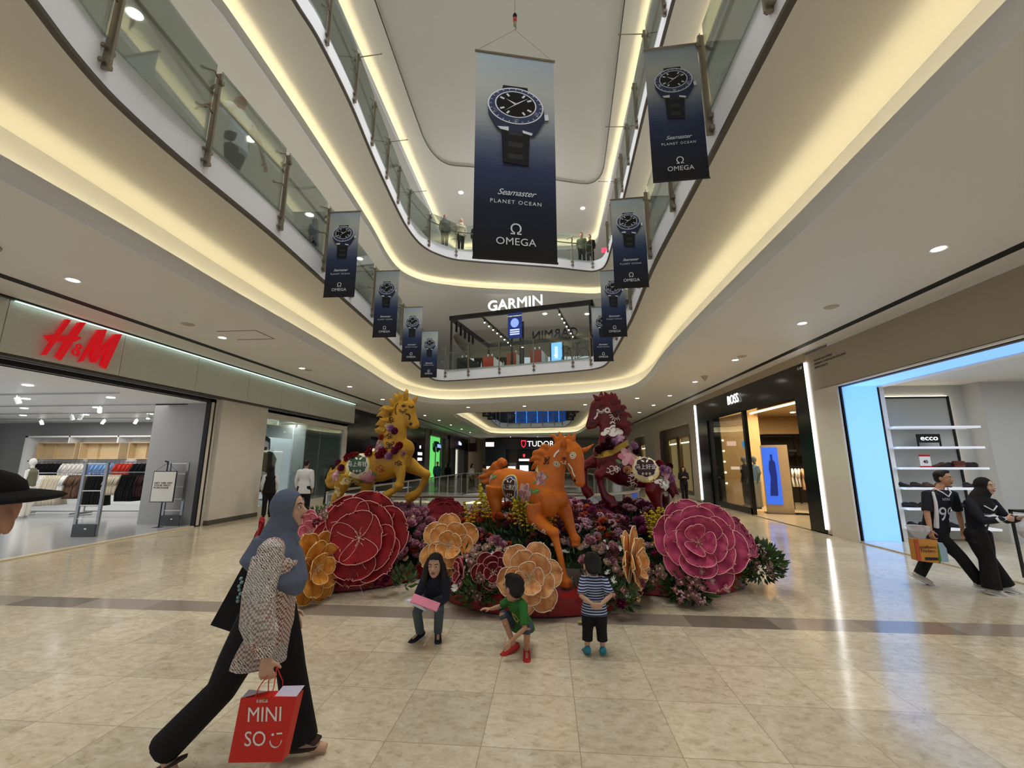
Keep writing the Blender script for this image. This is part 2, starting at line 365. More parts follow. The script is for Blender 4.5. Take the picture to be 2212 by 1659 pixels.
# slabs: soffit + white edge band
def slab(holes, z0, z1, name, y1=FAR):
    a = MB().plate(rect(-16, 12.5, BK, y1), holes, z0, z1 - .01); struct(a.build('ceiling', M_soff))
    for h in holes:
        i = offset(h, -.012)
        loopwall(i, z0 + .04, z1, .07, name, M_fas); loopwall(offset(h, -.02), z0 - .005, z0 + .04, .06, name, M_dark)
slab([C1, V2c], 5.2, 5.72, 'trim_5'); slab([C2], 9.85, 10.35, 'trim_6', 30)
struct(MB().plate(rect(-16, 12.5, BK, FAR), [A1, offset(V2, .1)], 9.35, 9.38).build('ceiling', M_ceil))
struct(MB().plate(rect(-16, 12.5, BK, 30), [A2], 14.25, 14.28).build('ceiling', M_ceil))
TRAY = smoothcurve([(-4.55, -4), (-4.75, 9), (-4.85, 13.5), (-4.8, 15.2), (-4.3, 16.2), (-3.2, 16.5), (.6, 17.7), (2.1, 18.1), (2.6, 17.8), (2.75, 17), (2.6, 13.4), (2.4, 9), (2.2, -4)], 5)
struct(MB().plate(rect(-7.5, 5, BK, 26), [TRAY], 14.85, 14.9).build('ceiling', M_ceil))
loopwall(TRAY, 14.85, 15.0, .02, 'ceiling', M_ceil)
struct(MB().plate(offset(TRAY, .1), [], 15.0, 15.03).build('ceiling', M_ceil))
# walls closing the upper storeys
M_wall = plaster('gallery_wall', 'd8d2c6', .5)
mb = MB(); mb.box(-10.2, -10, BK, FAR, 5.72, 9.35); struct(mb.build('wall_left_upper', M_wall))
mb = MB(); mb.box(8, 8.2, BK, FAR, 5.72, 9.35); struct(mb.build('wall_right_upper', M_wall))
mb = MB(); mb.box(-12.2, -12, BK, 30, 10.35, 14.25); mb.box(9, 9.2, BK, 30, 10.35, 14.25); mb.box(-12, 9, 29.8, 30, 9.38, 14.9); struct(mb.build('wall_back_upper', M_wall))
struct(MB().box(-16, 12.5, BK - .2, BK, 5.0, 15).build('wall_front', M_wall))
mb = MB(); mb.box(-16, 12.5, FAR, FAR + .2, -6, 9.5); struct(mb.build('wall_back', M_wall))
# basement seen through the floor opening
mb = MB(); mb.box(-14, 12, 4, 45, -5.4, -5.3); struct(mb.build('floor_basement', mat('basement_floor', 'b8ad9a', .2)))
mb = MB(); mb.box(-14, 12, 36, 36.2, -5.3, -.6); struct(mb.build('wall_basement', mat('basement_wall', 'b7a88f', .6)))
struct(MB().plate(rect(-14, 12, 4, 45), [offset(VB, .9)], -.95, -.93).build('ceiling_basement', M_ceil))
struct(MB().plate(rect(-9.6, 6.7, 5, 45), [VB], -.5, -.03).build('ceiling_basement', M_fas))
cove(offset(VB, .95), -.93, 'trim_7', 'warm strip light in the basement ceiling cove below the floor opening', h=.2)
lamp('AREA', 'basement_fill', (-1, 30, -1.2), 350, (1, .95, .85), 8)  # unseen area fill added to brighten the basement
lamp('AREA', 'basement_fill', (-1, 16, -1.2), 200, (1, .95, .85), 6)  # second unseen fill, nearer end of the basement
# ================================================================ SHOPFRONTS
def lit(name, col, k, ecol=None): return mat(name, col, .5, emit=k, ecol=ecol)
M_hm = mat('perforated_panel', 'd0d3cb', .35, .1, noise_=.04, nscale=3)
def perforate(m, s=34):
    nt = m.node_tree; b = nt.nodes['Principled BSDF']; g = nt.nodes.new('ShaderNodeNewGeometry'); v = nt.nodes.new('ShaderNodeTexVoronoi'); v.inputs['Scale'].default_value = s; v.inputs['Randomness'].default_value = 0
    nt.links.new(g.outputs['Position'], v.inputs['Vector']); bp = nt.nodes.new('ShaderNodeBump'); bp.inputs['Strength'].default_value = .6; bp.inputs['Distance'].default_value = .01
    nt.links.new(v.outputs['Distance'], bp.inputs['Height']); nt.links.new(bp.outputs[0], b.inputs['Normal'])
perforate(M_hm)
M_stone = mat('gloss_stone', 'd4cec4', .12, noise_=.06, nscale=4); M_red = lit('red_sign', 'c80e1a', .55, 'e0101e')
M_grey = plaster('grey_plaster', '9c9c9a', .5); M_shopw = mat('shop_white', 'eeeeec', .4); M_wood = mat('pale_oak', 'd2b88f', .4, noise_=.12, nscale=8)
M_greyfl = mat('grey_floor', 'a9abac', .12, noise_=.05, nscale=2); M_alu = mat('aluminium', 'a8adb0', .3, .8); M_blk = mat('black_metal', '101012', .35); M_blkg = mat('black_gloss', '0b0c10', .15)
M_glass = glass('clear_glass', (.97, .98, .975), .05, .985); M_glassg = glass('green_glass', (.9, .96, .93), .06, .96)
M_lampw = lit('lamp_white', 'ffffff', 12, 'fff4e0'); M_lampc = lit('lamp_cool', 'ffffff', 9, 'f4faff')
# --- clothes shop on the left
mb = MB()
for i, (a, b) in enumerate(zip((2, 4.02, 6.06, 8.08, 10.06, 12.0, 13.65, 15.4, 17.1), (4.02, 6.06, 8.08, 10.06, 12.0, 13.65, 15.4, 17.1, 19.3))): mb.box(-9.5, -9.2, a + .006, b - .006, 3.55, 4.47)
struct(mb.build('wall_left_fascia', M_hm)); struct(MB().box(-9.49, -9.23, 2, 19.3, 3.5, 4.5).build('trim_8', M_dark))
struct(MB().box(-9.7, -9.5, 2, 19.3, 3.4, 3.5).box(-9.2, -9.12, 2, 19.3, 4.47, 4.5).build('trim_9', M_blk))
mb = MB().box(-9.17, -9.13, 6.1, 19.2, 4.45, 4.46); tag(mb.build('wash_light', lit('wash_led', 'ffffff', 2.5, 'd8fff2')), 'slim cool strip light washing the top of the silver shop fascia', 'light')
HML = dict(h1=[(6.86, 4.396), (6.936, 4.402), (6.662, 3.632), (6.613, 3.624)], h2=[(7.076, 4.405), (7.193, 4.44), (6.908, 3.598), (6.828, 3.656)], bar=[(6.59, 3.992), (6.709, 4.039), (6.972, 4.101), (7.151, 4.136), (7.157, 4.097), (7.051, 3.994), (6.746, 3.919), (6.677, 3.903)],
 m1=[(7.44, 4.353), (7.489, 4.24), (7.269, 3.667), (7.219, 3.645)], m2=[(7.446, 4.376), (7.596, 4.425), (7.529, 3.9), (7.498, 3.692), (7.439, 3.698), (7.4, 3.814), (7.418, 4.144)], m3=[(7.51, 3.895), (7.754, 4.344), (7.788, 4.266), (7.505, 3.704), (7.463, 3.725)], m4=[(7.768, 4.382), (7.905, 4.419), (7.717, 3.616), (7.618, 3.668), (7.697, 4.195)])
t = thing('shop_sign', 'big red illuminated brush letters on the silver fascia of the clothes shop', 'sign', (-9.2, 6.6, 3.6))
def yzprism(pts, x0, x1, o):
    M = Matrix(((0, 0, 1), (1, 0, 0), (0, 1, 0))); return MB().prism([(a - o[1], b - o[2]) for a, b in pts], x0 - o[0], x1 - o[0], M)
for nm, ks in (('letter', ('h1', 'h2', 'bar')), ('letter', ('m1', 'm2', 'm3', 'm4'))):
    q = MB()
    for k, kk in enumerate(ks):
        p = yzprism(HML[kk], -9.16, -9.1 + .003 * k, (-9.2, 6.6, 3.6)); q.add(p.v, p.f)
    q.build(nm, M_red, t)
q = MB()
for (cy, cz), r in (((7.163, 3.94), .04), ((7.13, 3.82), .06)):
    q.tube([(.08, cy - 6.6 + math.cos(a * PI / 6) * r, cz - 3.6 + math.sin(a * PI / 6) * r) for a in range(13)], .018, 6)
q.tube([(.08, .55, .16), (.08, .585, .2), (.08, .6, .26)], .016, 6); q.tube([(.08, .53, .3), (.08, .59, .14)], .016, 6); q.build('ampersand', M_red, t)
struct(MB().box(-9.9, -9.35, 11.25, 13.25, .13, 3.5).build('wall_left_pier', M_stone)); struct(MB().box(-9.9, -9.34, 11.25, 13.25, 0, .13).build('baseboard_left', mat('skirting', '57534d', .3)))
struct(MB().box(-9.62, -9.5, 10.98, 11.03, 0, 3.5).box(-9.62, -9.5, 11.13, 11.18, 0, 3.5).build('trim_10', M_blk)); struct(MB().box(-9.6, -9.5, 11.03, 11.13, 0, 3.5).box(-9.6, -9.48, 11.18, 11.25, 0, 3.5).build('trim_11', M_stone))
struct(MB().box(-11.4, -9.6, 11.2, 11.4, 0, 3.45).build('wall_shop_divider', M_grey))
struct(MB().box(-24.5, -9.6, 2, 16.6, -.05, .022).build('floor_shop_left', M_greyfl)); struct(MB().box(-9.66, -9.5, 2, 11.2, 0, .027).build('trim_12', mat('threshold', 'd8ccb0', .2)))
struct(MB().box(-24.5, -9.6, 2, 16.6, 3.4, 3.44).build('ceiling_shop_left', M_shopw))
struct(MB().box(-24.6, -9.9, 16.5, 16.6, 0, 3.4).build('wall_shop_back', M_grey)); struct(MB().box(-24.6, -24.5, 2, 16.5, 0, 3.4).build('wall_shop_left', M_grey))
struct(MB().box(-9.65, -9.5, 13.25, 19.25, 3.2, 3.5).box(-9.65, -9.5, 18.95, 19.3, 0, 3.2).build('wall_left_window_head', M_stone)); struct(MB().box(-9.75, -9.5, 13.25, 18.95, 0, .26).build('trim_13', M_stone))
for i, (a, b) in enumerate(((13.26, 15.1), (15.12, 17.0), (17.02, 18.94))): struct(MB().box(-9.56, -9.548, a, b, .26, 3.2).build('window_1', M_glassg))
struct(MB().box(-11.6, -9.9, 13.2, 13.3, 0, 3.3).box(-11.7, -11.6, 13.2, 19.3, 0, 3.3).box(-11.6, -9.65, 19.2, 19.3, 0, 3.5).build('wall_display', mat('display_grey', 'a5aaa8', .5)))
struct(MB().box(-11.6, -9.7, 13.3, 19.2, 0, .2).build('floor_display', M_shopw)); struct(MB().box(-11.6, -9.65, 13.3, 19.2, 3.3, 3.34).build('ceiling_display', M_shopw))
lamp('AREA', 'display_fill', (-10.4, 15.3, 3.25), 150, (.92, .97, 1), .5, 3.2); lamp('AREA', 'shop_fill', (-15, 8, 3.35), 470, (1, .98, .95), 8, 8); lamp('AREA', 'shop_fill', (-17, 14, 3.35), 200, (1, .98, .95), 6, 2)  # unseen area fills for the window display and the clothes shop
# poster of a dark dressed woman
t = thing('poster_panel', 'tall white poster of a woman in dark layers behind the shop window', 'poster', (-10.5, 14.05, .2))
MB().box(-.03, .03, -.6, 2.75, .2, 2.45).build('panel', lit('poster_white_glow', 'eef3f6', .8, 'e8f2ff'), t)  # panel given a glow of its own so the poster reads bright white
def yz(pts, x=.034, d=.006):
    pts = [((a - 1.12) * 1.45 + .85, b * 1.08 + .02) for a, b in pts]; M = Matrix(((0, 0, 1), (1, 0, 0), (0, 1, 0))); return MB().prism(pts, x, x + d, M)
mb = yz([(.62, .35), (1.42, .42), (1.45, .9), (1.55, 1.1), (1.62, 1.5), (1.45, 1.72), (1.25, 1.78), (1.05, 1.78), (.88, 1.66), (.78, 1.3), (.7, .95)]); mb.build('dress_print', mat('print_dark', '35373a', .6), t)
for p_ in ([(.68, .62), (.83, 1.6), (.95, 1.62), (.93, .6)], [(1.47, .75), (1.4, 1.66), (1.55, 1.62), (1.62, .8)]): yz(p_, .042).build('sleeve_print', mat('print_mid', '6f7276', .6), t)
mb = yz([(1.12 + .13 * math.cos(a * PI / 8), 1.98 + .2 * math.sin(a * PI / 8)) for a in range(16)], .036); k = yz([(1.07, 1.7), (1.2, 1.7), (1.18, 1.9), (1.08, 1.9)], .036); mb.add(k.v, k.f); mb.build('face_print', mat('print_light', 'd9d6d3', .6), t)
mb = yz([(.93, 1.78), (.98, 2.2), (1.12, 2.28), (1.27, 2.2), (1.3, 1.85), (1.24, 1.78), (1.24, 2.05), (1.12, 2.14), (1.01, 2.05), (1, 1.75)], .044); mb.build('hair_print', mat('print_black', '1a1b1d', .6), t)
mb = yz([(1.05 + .22 * math.cos(a * PI / 8), .98 + .1 * math.sin(a * PI / 8)) for a in range(16)], .044); mb.build('bag_print', mat('print_white', 'e9e9ea', .6), t)
for y in (13.9, 14.9, 16, 17.4): tag(MB().tube([(-10, y, 3.28), (-10.05, y, 3.1)], .05, 10).build('spotlight', M_shopw), 'small white spotlight over the shop window display', 'spotlight', 'spotlights above the window display')
# interior fittings
t = thing('shelving_unit', 'long white and oak wall shelving at the back of the clothes shop', 'shelf', (-21.8, 16.2, 0))
MB().box(0, .12, -.35, .25, 0, 2.8).box(0, 10, -.35, .25, 2.74, 2.8).box(2.0, 2.06, -.35, .25, 2.5, 2.8).box(4.2, 4.26, -.35, .25, 2.5, 2.8).box(6.4, 6.46, -.35, .25, 2.5, 2.8).box(0, 10, .2, .25, 0, 2.8).build('carcass', M_shopw, t)
for x in (1.3, 3.3, 5.5, 8): MB().box(x - .9, x + .9, -.2, .19, 2.5, 2.53).box(x - .9, x + .9, -.2, .19, 1.85, 1.88).box(x - .9, x - .87, -.2, .19, 1.88, 2.5).box(x + .87, x + .9, -.2, .19, 1.88, 2.5).box(x - .88, x + .88, .1, .19, 1.88, 2.5).box(x - .3, x - .28, 0, .19, 1.88, 2.5).build('oak_box', M_wood, t)
MB().tube([(.2, -.1, 1.72), (9.9, -.1, 1.72)], .02, 8).build('hanging_rail', M_alu, t)
t = thing('shelving_unit', 'white shelving on the far left wall of the clothes shop', 'shelf', (-24.4, 10, 0))
MB().box(0, .3, 0, 6, 2.7, 2.78).box(0, .3, 0, .08, 1.8, 2.7).box(0, .3, 5.9, 6, 1.8, 2.7).box(0, .3, 0, 6, 1.75, 1.8).box(0, .05, 0, 6, 1.8, 2.7).build('carcass', M_shopw, t)
def garment(w, h, col, name='hanging_garment', kind=0):
    """hanger with a folded hanging top or skirt, hung facing along x; origin at the rail"""
    t = thing(name, 'x', 'garment')
    MB().tube([(0, 0, .02), (0, .015, .045), (0, .03, .03), (0, .02, 0), (0, 0, -.05)], .004, 5).tube([(0, -w * .38, -.1), (0, 0, -.05), (0, w * .38, -.1)], .008, 5).build('hanger', M_blk, t)
    secs = []; n = 7
    for i in range(n):
        f = i / (n - 1); z = -.06 - f * h; ww = w * (.3 + .2 * min(1, f * 4)) * (1 + .12 * f * (1 + kind)); th = .028 + .02 * f + .006 * math.sin(i * 2.1)
        secs.append(((.012 * math.sin(i * 1.3), .02 * math.sin(i), z), (th, 0, 0), (0, ww, 0)))
    m = MB().loft(secs, 14)
    for i, p in enumerate(m.v):
        k = 1 + .35 * math.sin(p[1] * 55 + p[2] * 4); m.v[i] = (p[0] * k, p[1], p[2])
    m.build('cloth', mat('cloth_' + col, col, .85, bump=.2), t, smooth=True)
    if kind == 0:
        for q in (-1, 1): MB().loft([((0, q * w * .3, -.1), (.03, 0, 0), (0, .04, .02)), ((0, q * w * .52, -.36), (.035, 0, 0), (0, .05, .02))], 10).build('sleeve', mat('cloth_' + col, col, .85, bump=.2), t, smooth=True)
    return t
def fill_rack(p0, p1, z, items, group, where, lab):
    """items: (colour, count, width, height, kind)"""
    p0, p1 = Vector(p0), Vector(p1); n = sum(i[1] for i in items); d = p1 - p0; ang = math.atan2(d.y, d.x); k = 0; protos = {}
    for col, c, w, h, kd, cn in items:
        for j in range(c):
            p = p0 + d * ((k + .5) / n); g = garment(w, h, col, kind=kd) if j == 0 else dup(protos[(col, w)])
            protos.setdefault((col, w), g); g.location = (p.x, p.y, z); g.rotation_euler = (0, 0, ang + rnd.uniform(-.15, .15))
            g['label'] = lab % cn; g['group'] = group % cn; k += 1
def rack(p0, p1, z, label):
    p0, p1 = Vector(p0), Vector(p1); t = thing('clothes_rack', label, 'rack', (p0.x, p0.y, 0)); d = p1 - p0; L = d.length; u = d.normalized(); n = Vector((-u.y, u.x))
    MB().tube([(0, 0, z), (d.x, d.y, z)], .018, 8).build('rail', M_alu, t)
    for q in (Vector((0, 0)), d): MB().tube([(q.x, q.y, .1), (q.x, q.y, z)], .02, 8).build('upright', M_alu, t); MB().tube([(q.x - n.x * .28, q.y - n.y * .28, .06), (q.x + n.x * .28, q.y + n.y * .28, .06)], .02, 8).build('foot', M_alu, t)
    MB().tube([(0, 0, .12), (d.x, d.y, .12)], .015, 8).build('lower_bar', M_alu, t)
rack((-17.2, 12.95), (-15.5, 13.1), 1.36, 'silver clothes rack with white, cream and brown garments'); rack((-15.35, 13.15), (-13.1, 13.35), 1.38, 'silver clothes rack with black trousers and cream blouses')
fill_rack((-17.2, 12.95), (-15.5, 13.1), 1.34, [('ebe8e0', 6, .42, .98, 1, 'white'), ('d8cdb6', 8, .42, .95, 1, 'cream'), ('f4f3f0', 2, .4, .55, 0, 'bright white'), ('6b5140', 6, .4, .75, 0, 'brown')], '%s garments on the front rack', 'garment', '%s garment hanging on the rack behind the store mannequin')
fill_rack((-15.35, 13.15), (-13.1, 13.35), 1.36, [('141416', 9, .42, 1.0, 1, 'black'), ('cbbfa6', 7, .42, .65, 0, 'beige'), ('121214', 8, .42, .85, 1, 'jet black'), ('3a2022', 8, .42, .7, 0, 'maroon')], '%s garments on the second rack', 'garment', '%s garment hanging on the rack behind the security gate')
fill_rack((-21.2, 16.0), (-12, 16.0), 1.72, [('15161a', 6, .45, .5, 0, 'black'), ('e6e2dc', 6, .45, .5, 0, 'off white'), ('7f9fd0', 6, .45, .5, 0, 'sky blue'), ('c43a28', 4, .45, .5, 0, 'red'), ('17181c', 9, .45, .5, 0, 'near black'), ('8495b4', 5, .45, .5, 0, 'denim blue'), ('7a1e1a', 5, .45, .5, 0, 'dark red'), ('101114', 5, .45, .5, 0, 'ink black')], '%s shirts on the back wall rail', 'shirt', '%s shirt hanging on the rail of the oak wall shelving')
for x, y in [(x_, y_) for y_ in (4.6, 6.4, 8.2, 10, 11.8, 13.6) for x_ in (-11.5, -14, -16.5, -19, -21.5)]:
    tag(MB().lathe([(.001, 3.385), (.085, 3.385), (.085, 3.398), (.001, 3.398)], (x, y, 0), 14).build('ceiling_light', M_lampc), 'round recessed light in the clothes shop ceiling', 'light', 'recessed lights in the clothes shop ceiling')
tr = []
for y in (6.9, 9.2, 11.2, 13.0, 14.6):
    tag(MB().box(-23, -10.4, y, y + .03, 3.36, 3.385).build('lighting_track', M_alu), 'thin lighting track across the clothes shop ceiling', 'track', 'lighting tracks in the clothes shop')
    for x in [-21, -19.6, -16.4, -15.9, -13.2, -12.7]:
        if rnd.random() < .25: continue
        q = thing('track_spotlight', 'white track spotlight under the clothes shop ceiling', 'spotlight', (x + rnd.uniform(-.5, .5), y, 3.36), rnd.uniform(0, 6), 'track spotlights in the clothes shop')
        MB().tube([(0, 0, 0), (0, 0, -.07)], .015, 6).tube([(0, 0, -.06), (.05, .03, -.2)], .055, 12).build('head', M_shopw, q); MB().tube([(.05, .03, -.198), (.052, .031, -.205)], .045, 12).build('lens', M_lampc, q)
def gate(x, y, rz, label):
    t = thing('security_gate', label, 'security gate', (x, y, 0), rz)
    MB().cbox((-.25, 0, .85), (.06, .05, 1.7)).build('frame', M_alu, t); MB().cbox((.25, 0, .85), (.06, .05, 1.7)).build('frame', M_alu, t)
    for z in (.42, .72, 1.05, 1.4, 1.68): MB().cbox((0, 0, z), (.46, .02, .02)).build('crossbar', M_shopw, t)
    MB().cbox((0, 0, .15), (.52, .1, .3), bev=.01).build('base', mat('gate_base', '4b4d50', .4), t); MB().cbox((.04, -.052, .2), (.05, .004, .03)).build('sticker', M_shopw, t)
gate(-10.68, 9.25, .12, 'tall silver ladder-like security gate in the open shop entrance')
gate(-10.2, 11.0, .1, 'silver security gate standing behind the offer sign'); gate(-11.4, 6.2, .2, 'silver security gate at the left edge by the capped man')
t = thing('sign_stand', 'black floor stand holding a white first purchase offer board', 'sign', (-10.3, 10.72, 0), .1)
MB().lathe([(.001, 0), (.21, 0), (.21, .015), (.03, .03), (.001, .03)], n=24).build('base', M_blk, t); MB().tube([(0, .03, .02), (0, .03, 1.74)], .015, 8).tube([(-.02, .03, 1.72), (-.08, .03, 1.74)], .02, 8).build('pole', M_blk, t)
MB().cbox((0, 0, 1.07), (.62, .02, .82)).build('board_frame', M_blk, t); MB().cbox((0, -.012, 1.07), (.58, .008, .78)).build('board', mat('paper_board', 'dedbd2', .6), t)
MB().tube([(-.28, .01, 1.48), (0, .03, 1.7)], .004, 4).tube([(.28, .01, 1.48), (0, .03, 1.7)], .004, 4).build('cord', M_blk, t)
q = MB()
for k, l in enumerate(('GET 10% OFF', 'YOUR FIRST', 'PURCHASE')): put(q, text_mb(l, .085, .001, bold=.002, align='LEFT', space=1.05), frame((-.25, -.018, 1.16 - k * .062), (1, 0, 0), (0, 0, 1)) @ Matrix.Diagonal((.92, .72, 1, 1)))
q.build('lettering', M_blk, t)
def mannequin(loc, rz, label, top, bottom, skin='d9d5cc', legs=True, h=1.85, name='mannequin', bag=False, glasses=False, cap=None, hands_front=False):
    t = thing(name, label, 'mannequin', loc, rz); k = h / 1.85; ms = mat('mannequin_' + skin, skin, .3)
    b = MB()
    if legs:
        for s in (-1, 1): b.tube([(s * .09 * k, 0, .95 * k), (s * .1 * k, .02, .5 * k), (s * .1 * k, 0, .08 * k)], [.085 * k, .058 * k, .04 * k], 12).tube([(s * .1 * k, -.04, .04), (s * .11 * k, .17, .03)], [.035, .03], 8)
    b.loft([((0, 0, .9 * k), (.15 * k, 0, 0), (0, .1 * k, 0)), ((0, 0, 1.1 * k), (.12 * k, 0, 0), (0, .09 * k, 0)), ((0, 0, 1.35 * k), (.17 * k, 0, 0), (0, .11 * k, 0)), ((0, 0, 1.5 * k), (.15 * k, 0, 0), (0, .07 * k, 0))], 16)
    b.tube([(0, 0, 1.45 * k), (0, .01, 1.62 * k)], .05 * k, 10).ell((0, .02, 1.72 * k), (.085 * k, .1 * k, .125 * k))
    for s in (-1, 1): b.tube([(s * .17 * k, 0, 1.47 * k), (s * .22 * k, -.02, 1.2 * k), (s * (.12 if hands_front else .2) * k, .06 + .1 * hands_front, (.98 if not hands_front else 1.1) * k), (s * (.05 if hands_front else .2) * k, .1 + .1 * hands_front, (.86 if not hands_front else 1.05) * k)], [.05 * k, .038 * k, .03 * k, .022 * k], 10)
    blob(b, 'body', ms, t, .015, 4)
    if bottom:
        c = MB()
        for s in (-1, 1): c.tube([(s * .08 * k, 0, .98 * k), (s * .1 * k, .01, .5 * k), (s * .1 * k, 0, .08 * k)], [.12 * k, .1 * k, .09 * k], 12)
        c.loft([((0, 0, .88 * k), (.16 * k, 0, 0), (0, .11 * k, 0)), ((0, 0, 1.02 * k), (.15 * k, 0, 0), (0, .1 * k, 0))], 14); blob(c, 'trousers', mat('cloth_' + bottom, bottom, .85), t, .018, 3)
    c = MB().loft([((0, 0, .98 * k), (.19 * k, 0, 0), (0, .13 * k, 0)), ((0, 0, 1.2 * k), (.165 * k, 0, 0), (0, .12 * k, 0)), ((0, 0, 1.42 * k), (.19 * k, 0, 0), (0, .12 * k, 0)), ((0, 0, 1.54 * k), (.1 * k, 0, 0), (0, .07 * k, 0))], 16)
    if not glasses:
        for s in (-1, 1): c.tube([(s * .15 * k, 0, 1.48 * k), (s * .235 * k, -.01, 1.22 * k)], [.07 * k, .065 * k], 12)
    blob(c, 'top', mat('cloth_' + top, top, .85), t, .016, 4)
    if glasses: MB().cbox((-.04, .115, 1.75 * k), (.06, .02, .03)).cbox((.04, .115, 1.75 * k), (.06, .02, .03)).cbox((0, .12, 1.76 * k), (.14, .01, .01)).build('sunglasses', M_blk, t)
    if cap: MB().ell((0, .01, 1.79 * k), (.1, .11, .07)).cbox((0, .14, 1.77 * k), (.16, .12, .012)).build('cap', mat('cloth_' + cap, cap, .8), t, smooth=True)
    if bag: MB().cbox((-.24, .12, .72 * k), (.16, .36, .28), bev=.04).build('handbag', M_blk, t)
    return t
mannequin((-16.1, 12.05, 0), 1.9, 'white mannequin in an olive vest, cream trousers and sunglasses in the clothes shop', '6b6a52', 'e5e0d2', glasses=True)
tag(MB().cbox((-17.4, 16.42, 2.02), (.2, .02, .2)).build('exit_sign', lit('exit_red', '9a2a26', .4)), 'small red notice on the back wall of the clothes shop', 'sign')
tag(MB().cbox((-19.4, 12.85, 1.5), (.26, .03, .2)).build('price_card', M_shopw), 'white price card on top of the rack of white shirts', 'sign')
# --- dark shops further down the left side
struct(MB().box(-10.5, -9.5, 19.3, 32.2, 3.1, 4.35).box(-10.5, -9.5, 19.3, 22, 0, 3.1).box(-10.5, -9.5, 25.5, 26.5, 0, 3.1).box(-10.5, -9.5, 30, 32.2, 0, 3.1).box(-9.56, -9.46, 23.4, 23.5, 0, 4.35).build('wall_left_black_shop', M_blkg))
struct(MB().box(-10.2, -10.1, 22, 30, 0, 3.1).build('wall_left_blue_panel', mat('blue_black', '1e2b4a', .25)))
struct(MB().box(-9.6, -9.5, 2, FAR, 4.33, 4.52).build('trim_14', M_ceil))
t = thing('lit_display_case', 'small bright display case in the black shopfront behind the yellow horse', 'display case', (-9.8, 22.6, .6)); MB().box(-.2, .2, 0, 1.4, 0, .05).box(-.2, .2, 0, 1.4, 1.9, 2).build('case', M_blk, t); MB().box(-.25, -.2, 0, 1.4, .05, 1.9).build('back_panel', lit('case_glow', 'f2ead8', .9), t)
q = thing('shop_lettering', 'small white lettering on the black shopfront beside the yellow horse', 'sign', (-9.5, 31, 1.6))
for k, (w, z) in enumerate(((.35, 1.25), (1.1, .75), (1.1, .35))): MB().box(0, .01, -w / 2, w / 2, z - .1, z + .12).build('sign_bar', lit('sign_white', 'ffffff', 1.5), q)
# green shop
struct(MB().box(-9.9, -9.48, 32.2, 33.6, 0, 4.4).box(-9.9, -9.4, 33.6, 39.2, 3.9, 4.4).box(-9.9, -9.4, 38.6, 39.9, 0, 3.9).build('wall_left_grey_surround', mat('brown_grey', '5f5a55', .35)))
struct(MB().box(-9.75, -9.7, 33.6, 37.6, .1, 3.9).build('wall_green', lit('green_glow', '6ee066', 1.1, '6fe070'))); struct(MB().box(-9.75, -9.7, 37.6, 38.6, .1, 3.9).build('wall_green_side', mat('pale_grey_green', '9db0b0', .4)))
t = thing('hanging_cluster', 'black hanging cluster of tubes with blue letters before the green wall', 'ornament', (-9.6, 35.9, 3.1))
for k in range(26):
    a = rnd.uniform(-.9, .9); h_ = .75 * math.sqrt(max(.05, 1 - a * a)); MB().tube([(rnd.uniform(-.15, .15), a * .85, -h_ * .7), (rnd.uniform(-.15, .15), a * .85, h_ * .6)], .045, 6).build('tube', M_blk, t)
put(q := MB(), text_mb('SHOSx', .42, .01), frame((.28, 0, 0), (0, 1, 0), (0, 0, 1))); q.build('lettering', lit('blue_letters', '8fa0ff', 2.2), t)
MB().tube([(0, -.1, -.5), (0, -.1, -2.2)], .04, 6).build('cord', M_blk, t)
# black shop with blue script, further still
struct(MB().box(-10, -9.3, 39.9, 49.5, 3.1, 4.35).box(-10, -9.3, 39.9, 40.4, 0, 3.1).box(-10, -9.3, 47, 49.5, 0, 3.1).box(-10, -9.3, 42, 42.5, 0, 3.1).build('wall_left_black_shop', M_blk)); struct(MB().box(-10.2, -10.1, 39.9, 47, 0, 3.1).build('wall_lit_window', lit('warm_window', 'f6f4dc', 1.0)))
q = MB(); put(q, text_mb('Pedro', .55, .02), frame((-9.27, 44.5, 3.72), (0, 1, 0), (0, 0, 1))); tag(q.build('shop_sign', lit('blue_white_sign', 'b6c4ff', 2.5)), 'small blue-white script sign on the far black shopfront', 'sign')
tag(MB().box(-9.3, -8.4, 49.6, 50.2, 3.0, 4.0).box(-9.28, -9.2, 49.8, 49.9, 4.0, 4.5).box(-8.5, -8.42, 49.8, 49.9, 4.0, 4.5).build('hanging_shop_board', mat('dark_red_brown', '3a1712', .4)), 'dark brown box sign hanging beyond the black shopfronts', 'sign')
struct(MB().box(-9.5, -6.6, 50.5, 50.7, 0, 4.5).build('wall_far_wood', mat('far_wood', 'b79c78', .5, noise_=.2, nscale=2))); struct(MB().box(-7.9, -6.2, 49.5, 49.7, 0, 4.2).build('wall_far_bronze', mat('far_bronze', '7d6a4e', .3, noise_=.3, nscale=3)))
